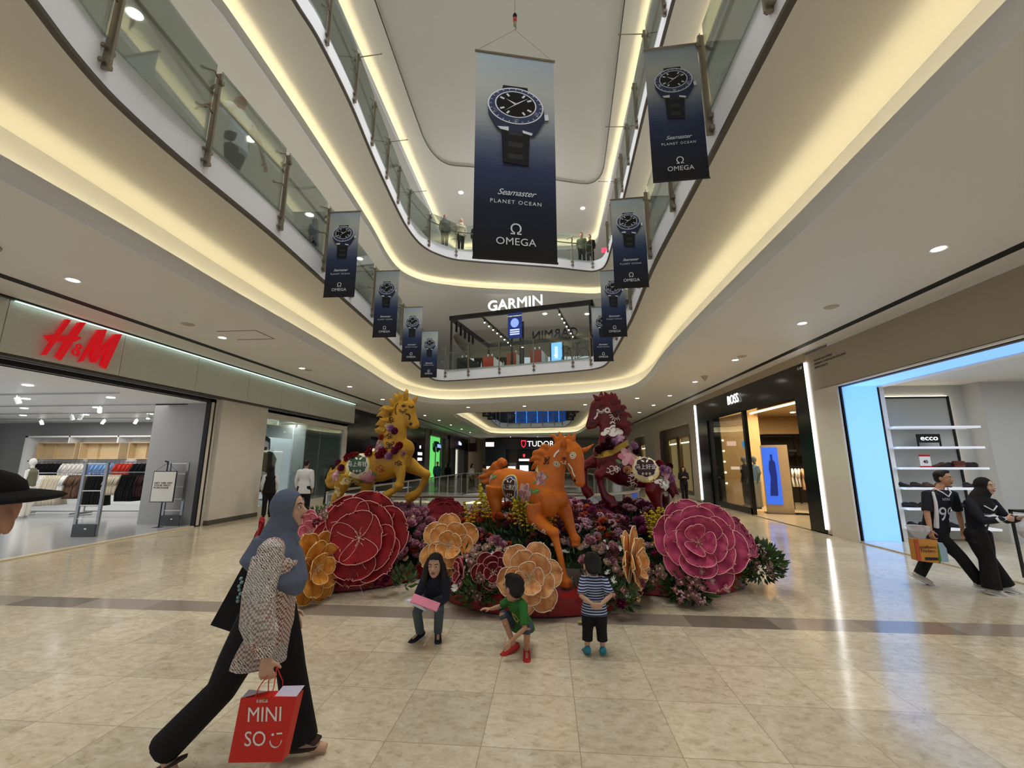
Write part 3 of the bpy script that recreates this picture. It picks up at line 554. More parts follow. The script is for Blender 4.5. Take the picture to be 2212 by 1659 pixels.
# watch shop facing us at the end of the mall
struct(MB().box(-5.7, 1.2, 47, 51, 3.15, 4.4).box(-5.7, -4.6, 47, 51, 0, 3.15).box(-.2, 1.2, 47, 51, 0, 3.15).box(-4.6, -.2, 50, 51, 0, 3.15).box(-7, -5.7, 47.6, 50, 0, 4.4).build('wall_end_black_shop', M_blkg))
struct(MB().box(-4.4, -3.2, 49.6, 49.8, 0, 3.0).build('wall_end_bronze', mat('bronze_panel', '8a6a3c', .3, noise_=.2, nscale=2)))
t = thing('shop_sign', 'white illuminated name with red shield on the black shop at the far end', 'sign', (-2.6, 46.95, 3.75))
put(q := MB(), text_mb('TUDOR', .86, .04, align='LEFT'), frame((.4, 0, 0), (1, 0, 0), (0, 0, 1))); q.build('lettering', lit('white_letters', 'ffffff', 1.5), t)
SH = [(-.26, .42), (.26, .42), (.26, 0), (.2, -.2), (0, -.42), (-.2, -.2), (-.26, 0)]
def shield(s): return [(x * s, y * s) for x, y in SH]
MX = Matrix(((1, 0, 0), (0, 0, -1), (0, 1, 0)))
MB().prism(shield(1), 0, .06, MX).build('shield', lit('shield_red', 'e03040', 2.4), t); MB().prism(shield(.74), .05, .08, MX).build('shield_field', mat('deep_red', '5a0c14', .5), t)
t = thing('shop_sign', 'small inner sign with a red shield and white bars inside the end shop', 'sign', (-2.55, 46.9, 2.45)); MB().box(-.75, .75, .05, .15, -2.43, .6).build('totem', M_blk, t); MB().prism(shield(.45), 0, .04, MX).build('shield', lit('shield_red', 'e03040', 2.4), t); MB().cbox((0, 0, -.45), (1.15, .04, .24)).build('name_bar', lit('white_letters', 'ffffff', 1.5), t); MB().cbox((0, 0, -1.35), (.95, .04, .62)).build('screen', lit('white_letters', 'ffffff', 1.5), t)
tag(MB().box(-.3, -.24, 46.8, 46.86, .02, 3.1).build('light_strip', lit('white_letters', 'ffffff', 1.5)), 'vertical white light strip on the black shop at the far end', 'light'); 
for x, lb in ((-6.3, 'glass display case on the left flank of the far watch shop'), (-3.9, 'glass display case at the entrance of the far watch shop')):
    t = thing('display_case', lb, 'display case', (x, 46.7, 0)); MB().box(-.55, .55, -.3, .3, 0, .9).build('plinth', M_blkg, t); MB().box(-.5, .5, -.28, .28, .9, 1.7).build('glass_box', M_glass, t); MB().box(-.4, .4, -.1, .1, 1, 1.3).build('contents', lit('case_glow2', 'fff5dd', 2), t)
tag(MB().box(-6.9, -6.0, 47.5, 47.56, 3.5, 4.0).box(-6.95, -6.9, 47.48, 47.58, 3.5, 4.0).build('side_sign', lit('pink_white', 'ffd9dc', 1.6)), 'white lit panel sign on the left flank of the far black shop', 'sign')
# --- right side: stone wall with rounded niches
mb = MB(); NY = [(20.3, 26.8), (29.5, 34.5), (36.5, 41)]
def rr(y0, y1, z0, z1, r, n=5):
    out = [(y0, z0), (y1, z0)]
    for k in range(n + 1): a = PI / 2 * k / n; out.append((y1 - r + r * math.cos(a), z1 - r + r * math.sin(a)))
    for k in range(n + 1): a = PI / 2 + PI / 2 * k / n; out.append((y0 + r + r * math.cos(a), z1 - r + r * math.sin(a)))
    return out
w = MB().plate([(19.3, 0), (FAR, 0), (FAR, 4.5), (19.3, 4.5)], [rr(a, b, .12, 3.6, .35) for a, b in NY], 0, .3)
w.v = [(6.7 + p[2], p[0], p[1]) for p in w.v]; struct(w.build('wall_right', plaster('stone_wall', 'b3a797', .4)))
struct(MB().box(7.58, 7.8, 19.3, 45, 0, 4.4).build('wall_right_niche', plaster('stone_wall2', 'a89a84', .4)))
for a, b in NY:
    n = 3 if b - a > 5.5 else 2; w_ = (b - a) / n
    for k in range(n):
        wd = thing('lit_window', 'tall lit shop window with rounded corners in the stone wall niche', 'window', (7.45, a + k * w_ + w_ / 2, .15), 0, 'lit windows in the stone niches')
        fr = MB().plate([(-w_ * .42, 0), (w_ * .42, 0), (w_ * .42, 3), (-w_ * .42, 3)], [rr(-w_ * .36, w_ * .36, .1, 2.9, .25)], 0, .12); fr.v = [(p[2], p[0], p[1]) for p in fr.v]; fr.build('frame', mat('bronze_frame', '8d7a52', .3, .6), wd)
        MB().box(.13, .16, -w_ * .4, w_ * .4, .1, 2.9).build('pane', lit('window_glow', 'b9ad86', .45, 'cdbf8d'), wd); MB().box(.05, .1, -w_ * .33, w_ * .33, 2.6, 2.66).build('lamp_bar', lit('window_lamp', 'fff2cc', 4), wd)
struct(MB().box(6.69, 6.74, 11.1, 19.35, 4.27, 4.5).build('trim_15', plaster('tan_strip', 'b5a48b', .4)))
# black framed menswear shop
w = MB().plate([(11.1, 0), (19.3, 0), (19.3, 4.27), (11.1, 4.27)], [[(11.75, -.01 + .02), (18.1, .01), (18.1, 3.42), (11.75, 3.42)]], 0, .3); w.v = [(6.7 + p[2], p[0], p[1]) for p in w.v]; struct(w.build('wall_right_black_frame', M_blkg))
struct(MB().box(6.75, 7.02, 17.6, 18.3, 0, 3.42).build('wall_right_black_jamb', M_blk)); struct(MB().box(7.0, 8.6, 17.75, 17.85, .02, 3.7).build('wall_window_back', mat('oak_panel', 'c9a570', .4, noise_=.1, nscale=6))); lamp('AREA', 'shop_fill', (7.6, 16.2, 3.5), 60, (1, .88, .68), .6, 2)  # unseen area fill brightens the space behind the shop window
for y, nm, lb in ((11.08, 'led_strip', 'tall white light strip at the near edge of the black shopfront'), (19.33, 'led_strip', 'tall white light strip at the far edge of the black shopfront')):
    tag(MB().box(6.66, 6.7, y - .03, y + .03, .12, 4.24).build(nm, lit('led_white', 'ffffff', 7)), lb, 'light')
q = MB(); put(q, text_mb('BOSS', .46, .012, space=.97), frame((6.65, 15.36, 3.92), (0, -1, 0), (0, 0, 1)) @ Matrix.Diagonal((.88, 1, 1, 1))); tag(q.build('shop_sign', lit('white_letters', 'ffffff', 1.5)), 'white illuminated block letters on the black shopfront to the right', 'sign')
q = MB(); put(q, text_mb('G-07', .1, .002), frame((6.69, 11.35, 4.15), (0, -1, 0), (0, 0, 1))); tag(q.build('unit_number', M_shopw), 'tiny white unit number in the top near corner of the black shopfront', 'sign')
for a, b in ((14.9, 17.6),): struct(MB().box(6.75, 6.76, a, b, .2, 3.4).build('window_2', M_glass))
struct(MB().box(6.7, 6.82, 14.78, 14.92, .02, 3.45).box(6.7, 6.8, 14.8, 17.7, .02, .22).build('trim_16', M_blk))
struct(MB().box(6.7, 14, 10.7, 20, -.05, .024).build('floor_shop_right', mat('shop_stone', 'cdbb98', .15, noise_=.06, nscale=3))); struct(MB().box(7, 14, 10.7, 20, 3.7, 3.74).build('ceiling_shop_right', mat('warm_ceiling', 'c4a97c', .5)))
struct(MB().box(7.0, 14, 19.6, 19.7, 0, 3.7).box(13.9, 14, 10.7, 19.6, 0, 3.7).box(7.9, 8.3, 18.5, 19.6, 0, 3.7).build('wall_shop_right', mat('oak_panel', 'c9a570', .4, noise_=.1, nscale=6)))
struct(MB().box(7.0, 14, 10.7, 11.1, 0, 3.7).build('wall_shop_right_near', M_blk)); struct(MB().box(8.5, 13.9, 19.5, 19.6, 0, 2.9).build('wall_shelf_back', mat('shelf_dark', '2a2722', .5)))
lamp('AREA', 'shop_fill', (9.5, 15, 3.6), 420, (1, .84, .6), 3, 5)  # unseen area fill stands in for the shop's ceiling lights
tag(MB().box(8.3, 8.4, 11.5, 19.4, 3.66, 3.7).build('light_strip', lit('warm_strip', 'fff0c8', 6)), 'long warm light strip in the ceiling of the black framed shop', 'light')
for k in range(5):
    q = thing('ceiling_spotlight', 'black ceiling spotlight behind the glass of the black framed shop', 'spotlight', (7.25, 15.4 + k * .4, 3.5), 0, 'spotlights behind the black framed glass'); MB().tube([(0, 0, .15), (0, 0, 0)], .05, 10).build('head', M_blk, q); MB().tube([(0, 0, 0), (0, 0, -.01)], .042, 10).build('lens', M_lampw, q)
for k in range(5): tag(MB().ell((7.05, 17.55, .9 + k * .42), .035).build('mirror_bulb', M_lampw, smooth=True), 'small round bulb up the black jamb of the shopfront', 'light', 'bulbs up the black jamb')
for x, y in ((8.8, 13), (9.6, 14.6), (10.8, 16), (9.9, 17.6), (11.5, 13.6)): tag(MB().lathe([(.001, 3.68), (.09, 3.68), (.09, 3.7), (.001, 3.7)], (x, y, 0), 14).build('ceiling_light', M_lampw), 'round light in the ceiling of the black framed shop', 'light', 'round lights in the black framed shop')
mannequin((7.45, 16.75, .1), 1.7, 'grey mannequin in a dark polo and black trousers holding a black bag', '3b3d45', '17181c', '8a8f8c', bag=True); mannequin((7.4, 15.85, .1), 1.6, 'grey mannequin in a pale blue shirt and cream trousers behind glass', '9db9c4', 'cfc8b0', '8a8f8c')
t = thing('video_screen_stand', 'oak stand with a tall blue video screen showing a dark figure', 'screen', (7.45, 15.35, 0), -.35)
MB().box(-.02, .75, -.05, .25, 0, 2.3).build('stand', M_wood, t); MB().box(-.1, 1.2, -.2, .45, 0, .03).build('base', M_blk, t); MB().box(-.02, .45, -.08, -.05, .32, 2.22).build('screen', lit('screen_blue', '3f6fe0', 1.0, '3566e6'), t)
MB().prism([(.1, .6), (.17, 1.2), (.14, 1.5), (.17, 1.75), (.22, 1.8), (.21, 1.98), (.28, 1.98), (.28, 1.8), (.34, 1.72), (.36, 1.3), (.33, .6)], .085, .09, MX).build('screen_figure', lit('screen_navy', '1c2f8a', .5), t)
MB().box(.02, .22, -.3, -.28, 0, 0).v
t = thing('display_rack', 'black metal wall racking with folded clothes in the black framed shop', 'rack', (9.2, 18.9, 0))
for x in (0, 1.3, 2.6, 3.9): MB().box(x, x + .04, -.05, 0, 0, 2.9).build('upright', M_blk, t)
for z in (1.5, 2.1, 2.86): MB().box(0, 3.9, -.4, .4, z, z + .03).build('shelf', M_blk, t)
for x0, z in ((.1, 1.53), (.5, 1.53), (1.5, 1.53), (.1, 2.13), (.9, 2.13)): tag(MB().cbox((9.4 + x0, 18.8, z + .06), (.32, .28, .1), bev=.02).build('folded_clothes', mat('cloth_dark2', '33302e', .9)), 'dark folded clothes on the black racking', 'clothes', 'folded clothes on the black racking')
fill_rack((9.0, 16.6), (10.3, 15.8), 1.55, [('e9e6df', 3, .44, .65, 0, 'white'), ('c9a482', 5, .5, .75, 0, 'tan'), ('1f1e1d', 7, .44, .7, 0, 'black')], '%s shirts in the black framed shop', 'shirt', '%s shirt hanging in the black framed shop')
tag(MB().tube([(9.0, 16.6, 0), (9.0, 16.6, 1.55), (10.3, 15.8, 1.55), (10.3, 15.8, 0)], .015, 6).build('clothes_rail', M_blk), 'black clothes rail with tan and black shirts', 'rack')
t = thing('display_table', 'oak topped black metal table with folded red shirts', 'table', (9.2, 14.2, 0)); MB().box(-.8, .8, -.5, .5, .82, .86).build('tabletop', M_wood, t)
for x in (-.78, .74):
    for y in (-.48, .44): MB().box(x, x + .04, y, y + .04, 0, .82).build('leg', M_blk, t)
MB().box(-.78, .78, -.48, .48, .3, .33).build('lower_shelf', M_blk, t)
for k in range(3): tag(MB().cbox((8.75 + k * .42, 14.1, .9), (.36, .5, .07), bev=.02).build('folded_shirt', mat('cloth_red', 'd8514e', .85)), 'folded red shirt on the oak table', 'shirt', 'folded red shirts on the table')
mannequin((10.2, 16.9, 1.0), 2.2, 'mannequin torso in a beige jacket and cap above the tan shirts', 'd9c3a3', None, '6b5d4e', legs=False, h=1.6, cap='8f8a86', hands_front=True); struct(MB().box(9.9, 10.5, 16.6, 17.2, 0, 1.9).build('trim_17', M_blk))
tag(MB().box(7.28, 7.3, 16.2, 16.4, 2.25, 2.5).build('small_screen', lit('screen_cyan', '4fb4ff', 1.6)), 'small square bright blue sign behind the black framed glass', 'sign')
# pier, bulkhead and light portal of the shoe shop
struct(MB().box(6.7, 7.2, 10.2, 11.08, 0, 4.43).box(6.7, 7.2, BK, 10.2, 3.47, 4.43).build('wall_right_stone', M_taupe))
struct(MB().box(6.68, 6.72, 10.05, 10.9, .0, 3.46).build('trim_18', M_stone)); struct(MB().box(6.7, 6.74, BK, 10.2, 4.43, 4.5).build('trim_19', M_ceil))
struct(MB().box(6.72, 6.86, 10.2, 10.3, 0, 3.47).box(7.66, 7.8, 10.2, 10.3, 0, 3.47).build('trim_20', M_whitepaint)); struct(MB().box(6.83, 6.87, 10.17, 10.21, 0, 3.46).box(7.64, 7.68, 10.17, 10.21, 0, 3.46).build('trim_21', M_blk))
M_blue = lit('blue_lightbox', '8fc4ff', 1.15, '79b4ff')
tag(MB().box(6.88, 7.62, 10.15, 10.19, .02, 3.44).build('light_box', M_blue), 'tall sky-blue glowing jamb panel of the shoe shop entrance', 'light panel'); tag(MB().box(6.9, 7.6, BK, 10.18, 3.44, 3.47).build('light_box', M_blue), 'long sky-blue glowing panel overhead in the shoe shop entrance', 'light panel')
struct(MB().box(6.7, 6.76, BK, 10.2, 3.44, 3.48).box(7.62, 7.8, BK, 10.2, 3.42, 3.48).build('trim_22', M_whitepaint)); struct(MB().box(6.8, 6.9, BK, 10.2, 3.43, 3.46).build('trim_23', M_dark))
lamp('AREA', 'blue_portal_fill', (7.25, 10.12, 1.7), 20, (.5, .7, 1), .7, 3.2, rot=(R(-90), 0, 0)); lamp('AREA', 'blue_portal_fill', (7.25, 6, 3.4), 40, (.5, .7, 1), .6, 7)  # unseen area fills spread the light boxes' blue into the entrance
M_shoew = plaster('shoe_wall', 'b9bab8', .5)
struct(MB().box(7.7, 12.3, 10.5, 10.6, 0, 3.5).box(9.75, 12.3, 10.1, 10.5, 0, 3.5).box(12.2, 12.3, -2, 10.5, 0, 3.5).build('wall_shoe_shop', M_shoew)); struct(MB().box(7.7, 12.3, BK, 10.6, 3.5, 3.53).build('ceiling_shoe_shop', M_ceil)); struct(MB().box(6.7, 12.3, BK, 10.6, -.05, .023).build('floor_shoe_shop', M_floor))
lamp('AREA', 'shop_fill', (9.8, 5.5, 3.4), 190, (.95, .97, 1), 3, 6)  # unseen area fill under the shoe shop ceiling
t = thing('display_board', 'tall grey backlit board with black edge in the shoe shop', 'display board', (7.8, 10.4, 0)); MB().box(0, 1.5, 0, .04, .05, 3.2).build('board', mat('board_grey', 'a9aaa4', .6), t); MB().box(1.48, 1.52, -.03, .0, .05, 3.22).box(0, 1.52, -.03, 0, 3.18, 3.22).build('edge_strip', M_blk, t); MB().box(.05, 1.55, .05, .07, 3.2, 3.24).box(1.55, 1.58, .05, .07, .1, 3.2).build('back_light', lit('warm_edge', 'fff0cf', 6), t)
SHZ = [2.5, 2.05, 1.6, 1.17, .74, .33]; Msh = lit('shelf_white', 'f2f6ff', .25)
for k, z in enumerate(SHZ): tag(MB().box(7.75, 9.5 + .0 * k, 9.98, 10.36, z - .045, z).build('wall_shelf', Msh), 'white floating shoe shelf, ' + ('topmost, empty', 'second from top, under the brand board', 'third from top, with the red price card', 'fourth from top, at the heads of the couple', 'fifth from top', 'lowest')[k], 'shelf', 'floating shoe shelves')
t = thing('brand_board', 'black board with white ecco lettering on a shoe shelf', 'sign', (8.5, 10.1, 2.05)); MB().box(-.24, .24, 0, .03, .09, .28).build('board', M_blk, t); MB().box(-.24, -.22, 0, .03, 0, .09).box(.22, .24, 0, .03, 0, .09).build('leg', M_blk, t)
put(q := MB(), text_mb('ecco', .2, .004, space=1.02), frame((0, -.006, .19), (1, 0, 0), (0, 0, 1)) @ Matrix.Diagonal((.95, .8, 1, 1))); q.build('lettering', lit('white_letters2', 'ffffff', 1.5), t)
t = thing('price_card', 'red and white sale card reading 40 on a shoe shelf', 'sign', (8.3, 10.05, 1.6)); MB().box(-.11, .11, 0, .01, .02, .27).build('card', M_shopw, t); MB().box(-.112, .112, -.002, .012, .235, .275).box(-.112, .112, -.002, .012, 0, .03).box(-.13, .13, -.05, .06, 0, .01).build('red_bands', mat('card_red', 'b3202e', .5), t); put(q := MB(), text_mb('40', .1, .001, bold=.002), frame((0, -.004, .12), (1, 0, 0), (0, 0, 1))); q.build('lettering', M_blk, t)
def shoe(col, sole='2a2320', name='shoe'):
    t = thing(name, 'x', 'shoe'); MB().loft([((-.13, 0, .012), (0, .035, 0), (0, 0, .012)), ((-.08, 0, .012), (0, .04, 0), (0, 0, .012)), ((.0, 0, .01), (0, .033, 0), (0, 0, .01)), ((.08, .005, .012), (0, .045, 0), (0, 0, .012)), ((.15, 0, .012), (0, .02, 0), (0, 0, .01))], 12).build('sole', mat('sole_' + sole, sole, .5), t, smooth=True)
    MB().loft([((-.13, 0, .05), (0, .028, 0), (0, 0, .035)), ((-.1, 0, .06), (0, .036, 0), (0, 0, .05)), ((-.02, 0, .06), (0, .035, 0), (0, 0, .045)), ((.04, 0, .045), (0, .04, 0), (0, 0, .032)), ((.1, 0, .035), (0, .042, 0), (0, 0, .022)), ((.15, 0, .025), (0, .015, 0), (0, 0, .01))], 14).build('upper', mat('leather_' + col, col, .25), t, smooth=True)
    MB().ell((-.06, 0, .1), (.055, .026, .012)).build('opening', M_blk, t)
    return t
shs = []
for (k, xs, cols) in ((2, (8.66, 8.78, 9.18, 9.3), ('5a3325', '241c1e', '241c1e', '1c181b')), (3, (7.85, 8.15, 8.35, 8.65, 9.2, 9.4), ('1a1a1e', '3a2a22', '5a3b2a', '8a5a38', '2b1a16', '15151a')), (4, (7.9, 8.05, 8.25, 8.4, 8.6, 9.0), ('1b1c20',) * 6), (5, (7.95, 8.15, 8.35, 8.7, 9.1), ('1a1c22',) * 5)):
    for x, c in zip(xs, cols):
        s_ = next((a for b_, a in shs if b_ == c), None); s_ = dup(s_) if s_ else shoe(c); shs.append((c, s_)); s_.location = (x, 10.15 + rnd.uniform(-.05, .05), SHZ[k]); s_.rotation_euler = (0, 0, rnd.uniform(-.9, .3) if k != 2 else PI)
        s_['label'] = 'leather shoe on the %s white shoe shelf' % ('', '', 'third', 'fourth', 'fifth', 'lowest')[k]; s_['group'] = 'shoes on the %s shelf' % ('', '', 'third', 'fourth', 'fifth', 'lowest')[k]
t = thing('leather_bag', 'small brown leather bag between shoes on the third shelf', 'bag', (9.0, 10.1, 1.6)); MB().cbox((0, 0, .07), (.2, .1, .14), bev=.02).build('body', mat('leather_brown', '6b3527', .4), t, smooth=True); MB().cbox((0, -.055, .09), (.19, .01, .08)).build('flap', mat('leather_brown2', '542a20', .4), t)
q = MB()
for k, (l, y) in enumerate((('SQUARE RIA LOKAM', 0), ('PREMIUM COMPANION SDN BHD', 0), ('200901234567X', 0))): put(q, text_mb(l, .075, .001, align='LEFT'), frame((6.695, 10.75, 4.2 - k * .09), (0, -1, 0), (0, 0, 1)))
tag(q.build('wall_lettering', M_blk), 'three tiny lines of dark lettering high on the taupe wall at right', 'sign')
tag(MB().box(7.02, 7.05, 7.2, 7.23, .02, 1.0).box(7.02, 7.6, 7.2, 7.23, .97, 1.0).box(7.57, 7.6, 7.2, 7.23, .02, .97).box(7.02, 7.05, 6.8, 7.2, .97, 1.0).build('display_stand', M_blk), 'black metal frame stand at the right edge of the shoe shop entrance', 'stand')
tag(MB().lathe([(.001, 3.49), (.1, 3.49), (.1, 3.5), (.001, 3.5)], (9.5, 7.6, 0), 16).build('ceiling_light', M_lampc), 'round light in the ceiling of the shoe shop', 'light')
# ================================================================ RAILINGS, BANNERS, BALCONY
def at_y(poly, y, side):
    best = None
    for i in range(len(poly)):
        a, b = poly[i], poly[(i + 1) % len(poly)]
        if (a[1] - y) * (b[1] - y) <= 0 and abs(a[1] - b[1]) > 1e-6:
            t = (y - a[1]) / (b[1] - a[1]); x = a[0] + t * (b[0] - a[0])
            if best is None or side * x > side * best[0]: d = Vector((b[0] - a[0], b[1] - a[1])).normalized(); best = (x, y, d)
    return best
def at_x(poly, x):
    best = None
    for i in range(len(poly)):
        a, b = poly[i], poly[(i + 1) % len(poly)]
        if (a[0] - x) * (b[0] - x) <= 0 and abs(a[0] - b[0]) > 1e-6:
            t = (x - a[0]) / (b[0] - a[0]); y = a[1] + t * (b[1] - a[1])
            if best is None or y > best[1]: d = Vector((b[0] - a[0], b[1] - a[1])).normalized(); best = (x, y, d)
    return best
# a post: origin on the slab edge at slab top; local +x points into the void
post0 = MB().cbox((.05, 0, .32), (.07, .035, 1.36), bev=.006).build('railing_post', M_steeld)
for z in (-.3, -.14): MB().cbox((.03, .04, z), (.06, .05, .05), bev=.008).tube([(.03, -.03, z), (.03, -.06, z)], .02, 8).build('anchor', M_steeld, post0)
for z in (.38, .92): MB().tube([(.05, -.03, z), (.06, -.1, z + .03), (.0, -.17, z), (-.02, -.19, z)], .012, 6).ell((-.02, -.19, z), .022).build('glass_clamp', M_steeld, post0, smooth=True)
MB().tube([(.04, 0, .86), (-.04, 0, .8), (-.09, 0, .78)], .018, 8).cbox((.08, 0, .86), (.06, .05, .05)).build('rail_bracket', M_steeld, post0)
first = [post0]
def railing(name, label, pts, z, poly, glass_m=None, rail=True):
    """pts: list of (x, y, tangent) round the slab edge"""
    t = thing(name, label, 'railing', (pts[0][0], pts[0][1], z)); o = Vector((pts[0][0], pts[0][1])); cx = sum(p[0] for p in poly) / len(poly); ps = []; rl = []
    for x, y, d in pts:
        n = Vector((-d.y, d.x))
        if n.dot(Vector((-1.0 - x, 9 - y))) < 0: n = -n
        p = first.pop() if first else dup(post0); p.parent = t; p.location = (x - o.x + n.x * .0, y - o.y + n.y * .0, 0); p.rotation_euler = (0, 0, math.atan2(n.y, n.x))
        ps.append((Vector((x, y)) - o, n)); 
    for (a, na), (b, nb) in zip(ps, ps[1:]):
        d = (b - a); L = d.length
        if L > 3.4: continue
        u = d / L; n = (na + nb).normalized(); a2 = a + u * .05 + n * .03; b2 = b - u * .05 + n * .03; w = n * .006
        MB().rings([[(q.x - w.x, q.y - w.y, z_) for q, z_ in ((a2, -.06), (b2, -.06), (b2, 1.1), (a2, 1.1))], [(q.x + w.x, q.y + w.y, z_) for q, z_ in ((a2, -.06), (b2, -.06), (b2, 1.1), (a2, 1.1))]]).build('glass_panel', glass_m or M_glassg, t)
    if rail: MB().tube([(p.x - n.x * .09, p.y - n.y * .09, .8) for p, n in ps], .026, 8).build('handrail', M_steeld, t, smooth=True)
    return t
YS1 = [-1.1, .25, 1.6, 2.98, 4.3, 5.78, 7.25, 8.55, 9.85, 11.15, 12.42, 13.7, 15, 16.3]
railing('glass_railing', 'left glass railing with steel posts on the first gallery above the clothes shop', [at_y(C1, y, -1) for y in YS1[2:]], 5.72, C1)
railing('glass_railing', 'right glass railing with steel posts on the first gallery, with banners', [at_y(C1, y, 1) for y in YS1[:-2]], 5.72, C1)
railing('glass_railing', 'far glass railing across the first gallery in front of the sports watch kiosk', [at_x(C1, x) for x in (-4.4, -3.33, -1.94, -.48, 1.07, 1.75)], 5.72, C1)
YS2 = [2.6, 3.95, 5.3, 6.66, 8.03, 9.38, 10.7, 11.9, 13.1]
railing('glass_railing', 'left glass railing with steel posts on the topmost gallery', [at_y(C2, y, -1) for y in YS2] + [at_x(C2, x) for x in (-4.5,)], 10.35, C2)
railing('glass_railing', 'right glass railing with steel posts on the topmost gallery', [at_y(C2, y, 1) for y in YS2 + [14.4, 15.7]], 10.35, C2)
railing('glass_railing', 'far curved glass railing of the topmost gallery behind the big banner', [at_x(C2, x) for x in (-4.5, -3.6, -2.7, -1.4, -.1, 1.2, 2.1)], 10.35, C2)
V2r = [at_y(V2c, y, -1) for y in (26, 29, 32, 35, 38, 41)]; railing('glass_railing', 'left railing on the first gallery of the farther atrium', V2r, 5.72, V2c, rail=False)
railing('glass_railing', 'far railing on the first gallery of the farther atrium, before the blue panes', [at_x(V2c, x) for x in (-4, -2.8, -1.6, -.4, .8, 1.6)], 5.72, V2c)
# ground-floor rail round the opening in the floor
def floor_rail():
    pts = [VB[i] for i in range(0, len(VB), 3)]; t = thing('glass_railing', 'glass balustrade with steel top rail round the floor opening behind the horses', 'railing', (0, 0, 0))
    off = offset(VB, .06); n = len(off)
    MB().rings([[(p[0] + math.cos(a) * .0, p[1], 1.1 + .03 * math.sin(a)) if False else (Vector((p[0], p[1], 0)) + Vector((0, 0, 1.1 + .028 * math.sin(a))) + Vector((q[0] - p[0], q[1] - p[1], 0)).normalized() * .028 * math.cos(a)) for a in (0, PI / 3, 2 * PI / 3, PI, 4 * PI / 3, 5 * PI / 3)] for p, q in zip(off, offset(VB, .3))], close=True).build('top_rail', M_steel, t, smooth=True)
    for i in range(0, n, 3):
        a, b = Vector(off[i]), Vector(off[(i + 3) % n]); d = (b - a)
        if d.length > 3: 
            m = int(d.length / 1.4); 
        else: m = 1
        for k in range(m):
            p, q = a + d * (k / m), a + d * ((k + 1) / m); u = (q - p).normalized(); w = Vector((-u.y, u.x)) * .006; p2, q2 = p + u * .03, q - u * .03
            MB().rings([[(r_.x - w.x, r_.y - w.y, z_) for r_, z_ in ((p2, .02), (q2, .02), (q2, 1.06), (p2, 1.06))], [(r_.x + w.x, r_.y + w.y, z_) for r_, z_ in ((p2, .02), (q2, .02), (q2, 1.06), (p2, 1.06))]]).build('glass_panel', M_glass, t)
            MB().cbox((p.x, p.y, .54), (.03, .03, 1.08)).build('post', M_steel, t)
    return t
floor_rail()
# --- banners
def grad_mat(name, stops, H, wav=.0):
    m = bpy.data.materials.new(name); m.use_nodes = True; nt = m.node_tree; b = nt.nodes['Principled BSDF']; tc = nt.nodes.new('ShaderNodeTexCoord'); sp = nt.nodes.new('ShaderNodeSeparateXYZ'); nt.links.new(tc.outputs['Object'], sp.inputs[0])
    d = nt.nodes.new('ShaderNodeMath'); d.operation = 'DIVIDE'; nt.links.new(sp.outputs[2], d.inputs[0]); d.inputs[1].default_value = -H
    mp = nt.nodes.new('ShaderNodeMapping'); mp.inputs['Scale'].default_value = (6 / H, 1, 60 / H); nt.links.new(tc.outputs['Object'], mp.inputs[0]); n = nt.nodes.new('ShaderNodeTexNoise'); n.inputs['Scale'].default_value = 1.5; n.inputs['Detail'].default_value = 5; nt.links.new(mp.outputs[0], n.inputs['Vector'])
    ma = nt.nodes.new('ShaderNodeMath'); ma.operation = 'MULTIPLY_ADD'; nt.links.new(n.outputs[0], ma.inputs[0]); ma.inputs[1].default_value = .09; nt.links.new(d.outputs[0], ma.inputs[2])
    r = nt.nodes.new('ShaderNodeValToRGB'); e = r.color_ramp.elements; e[0].position = stops[0][0]; e[0].color = lin(stops[0][1]) + (1,); e[1].position = stops[-1][0]; e[1].color = lin(stops[-1][1]) + (1,)
    for p, c in stops[1:-1]: q = e.new(p); q.color = lin(c) + (1,)
    nt.links.new(ma.outputs[0], r.inputs[0]); nt.links.new(r.outputs[0], b.inputs['Base Color']); b.inputs['Roughness'].default_value = .6; return m
STOPS = [(.04, '86929a'), (.22, '9ea19a'), (.38, '8e9294'), (.5, '555e72'), (.62, '2a3554'), (.8, '151c32'), (1, '0b0d14')]
Mw = [mat('print_steelblue', '333c58', .6), mat('print_dial', '0c0d10', .5), mat('print_silver', 'c9cdd2', .5), mat('print_strap', '191a1d', .6), mat('print_case', '262c44', .5), mat('print_grey', '2b2d31', .5)]
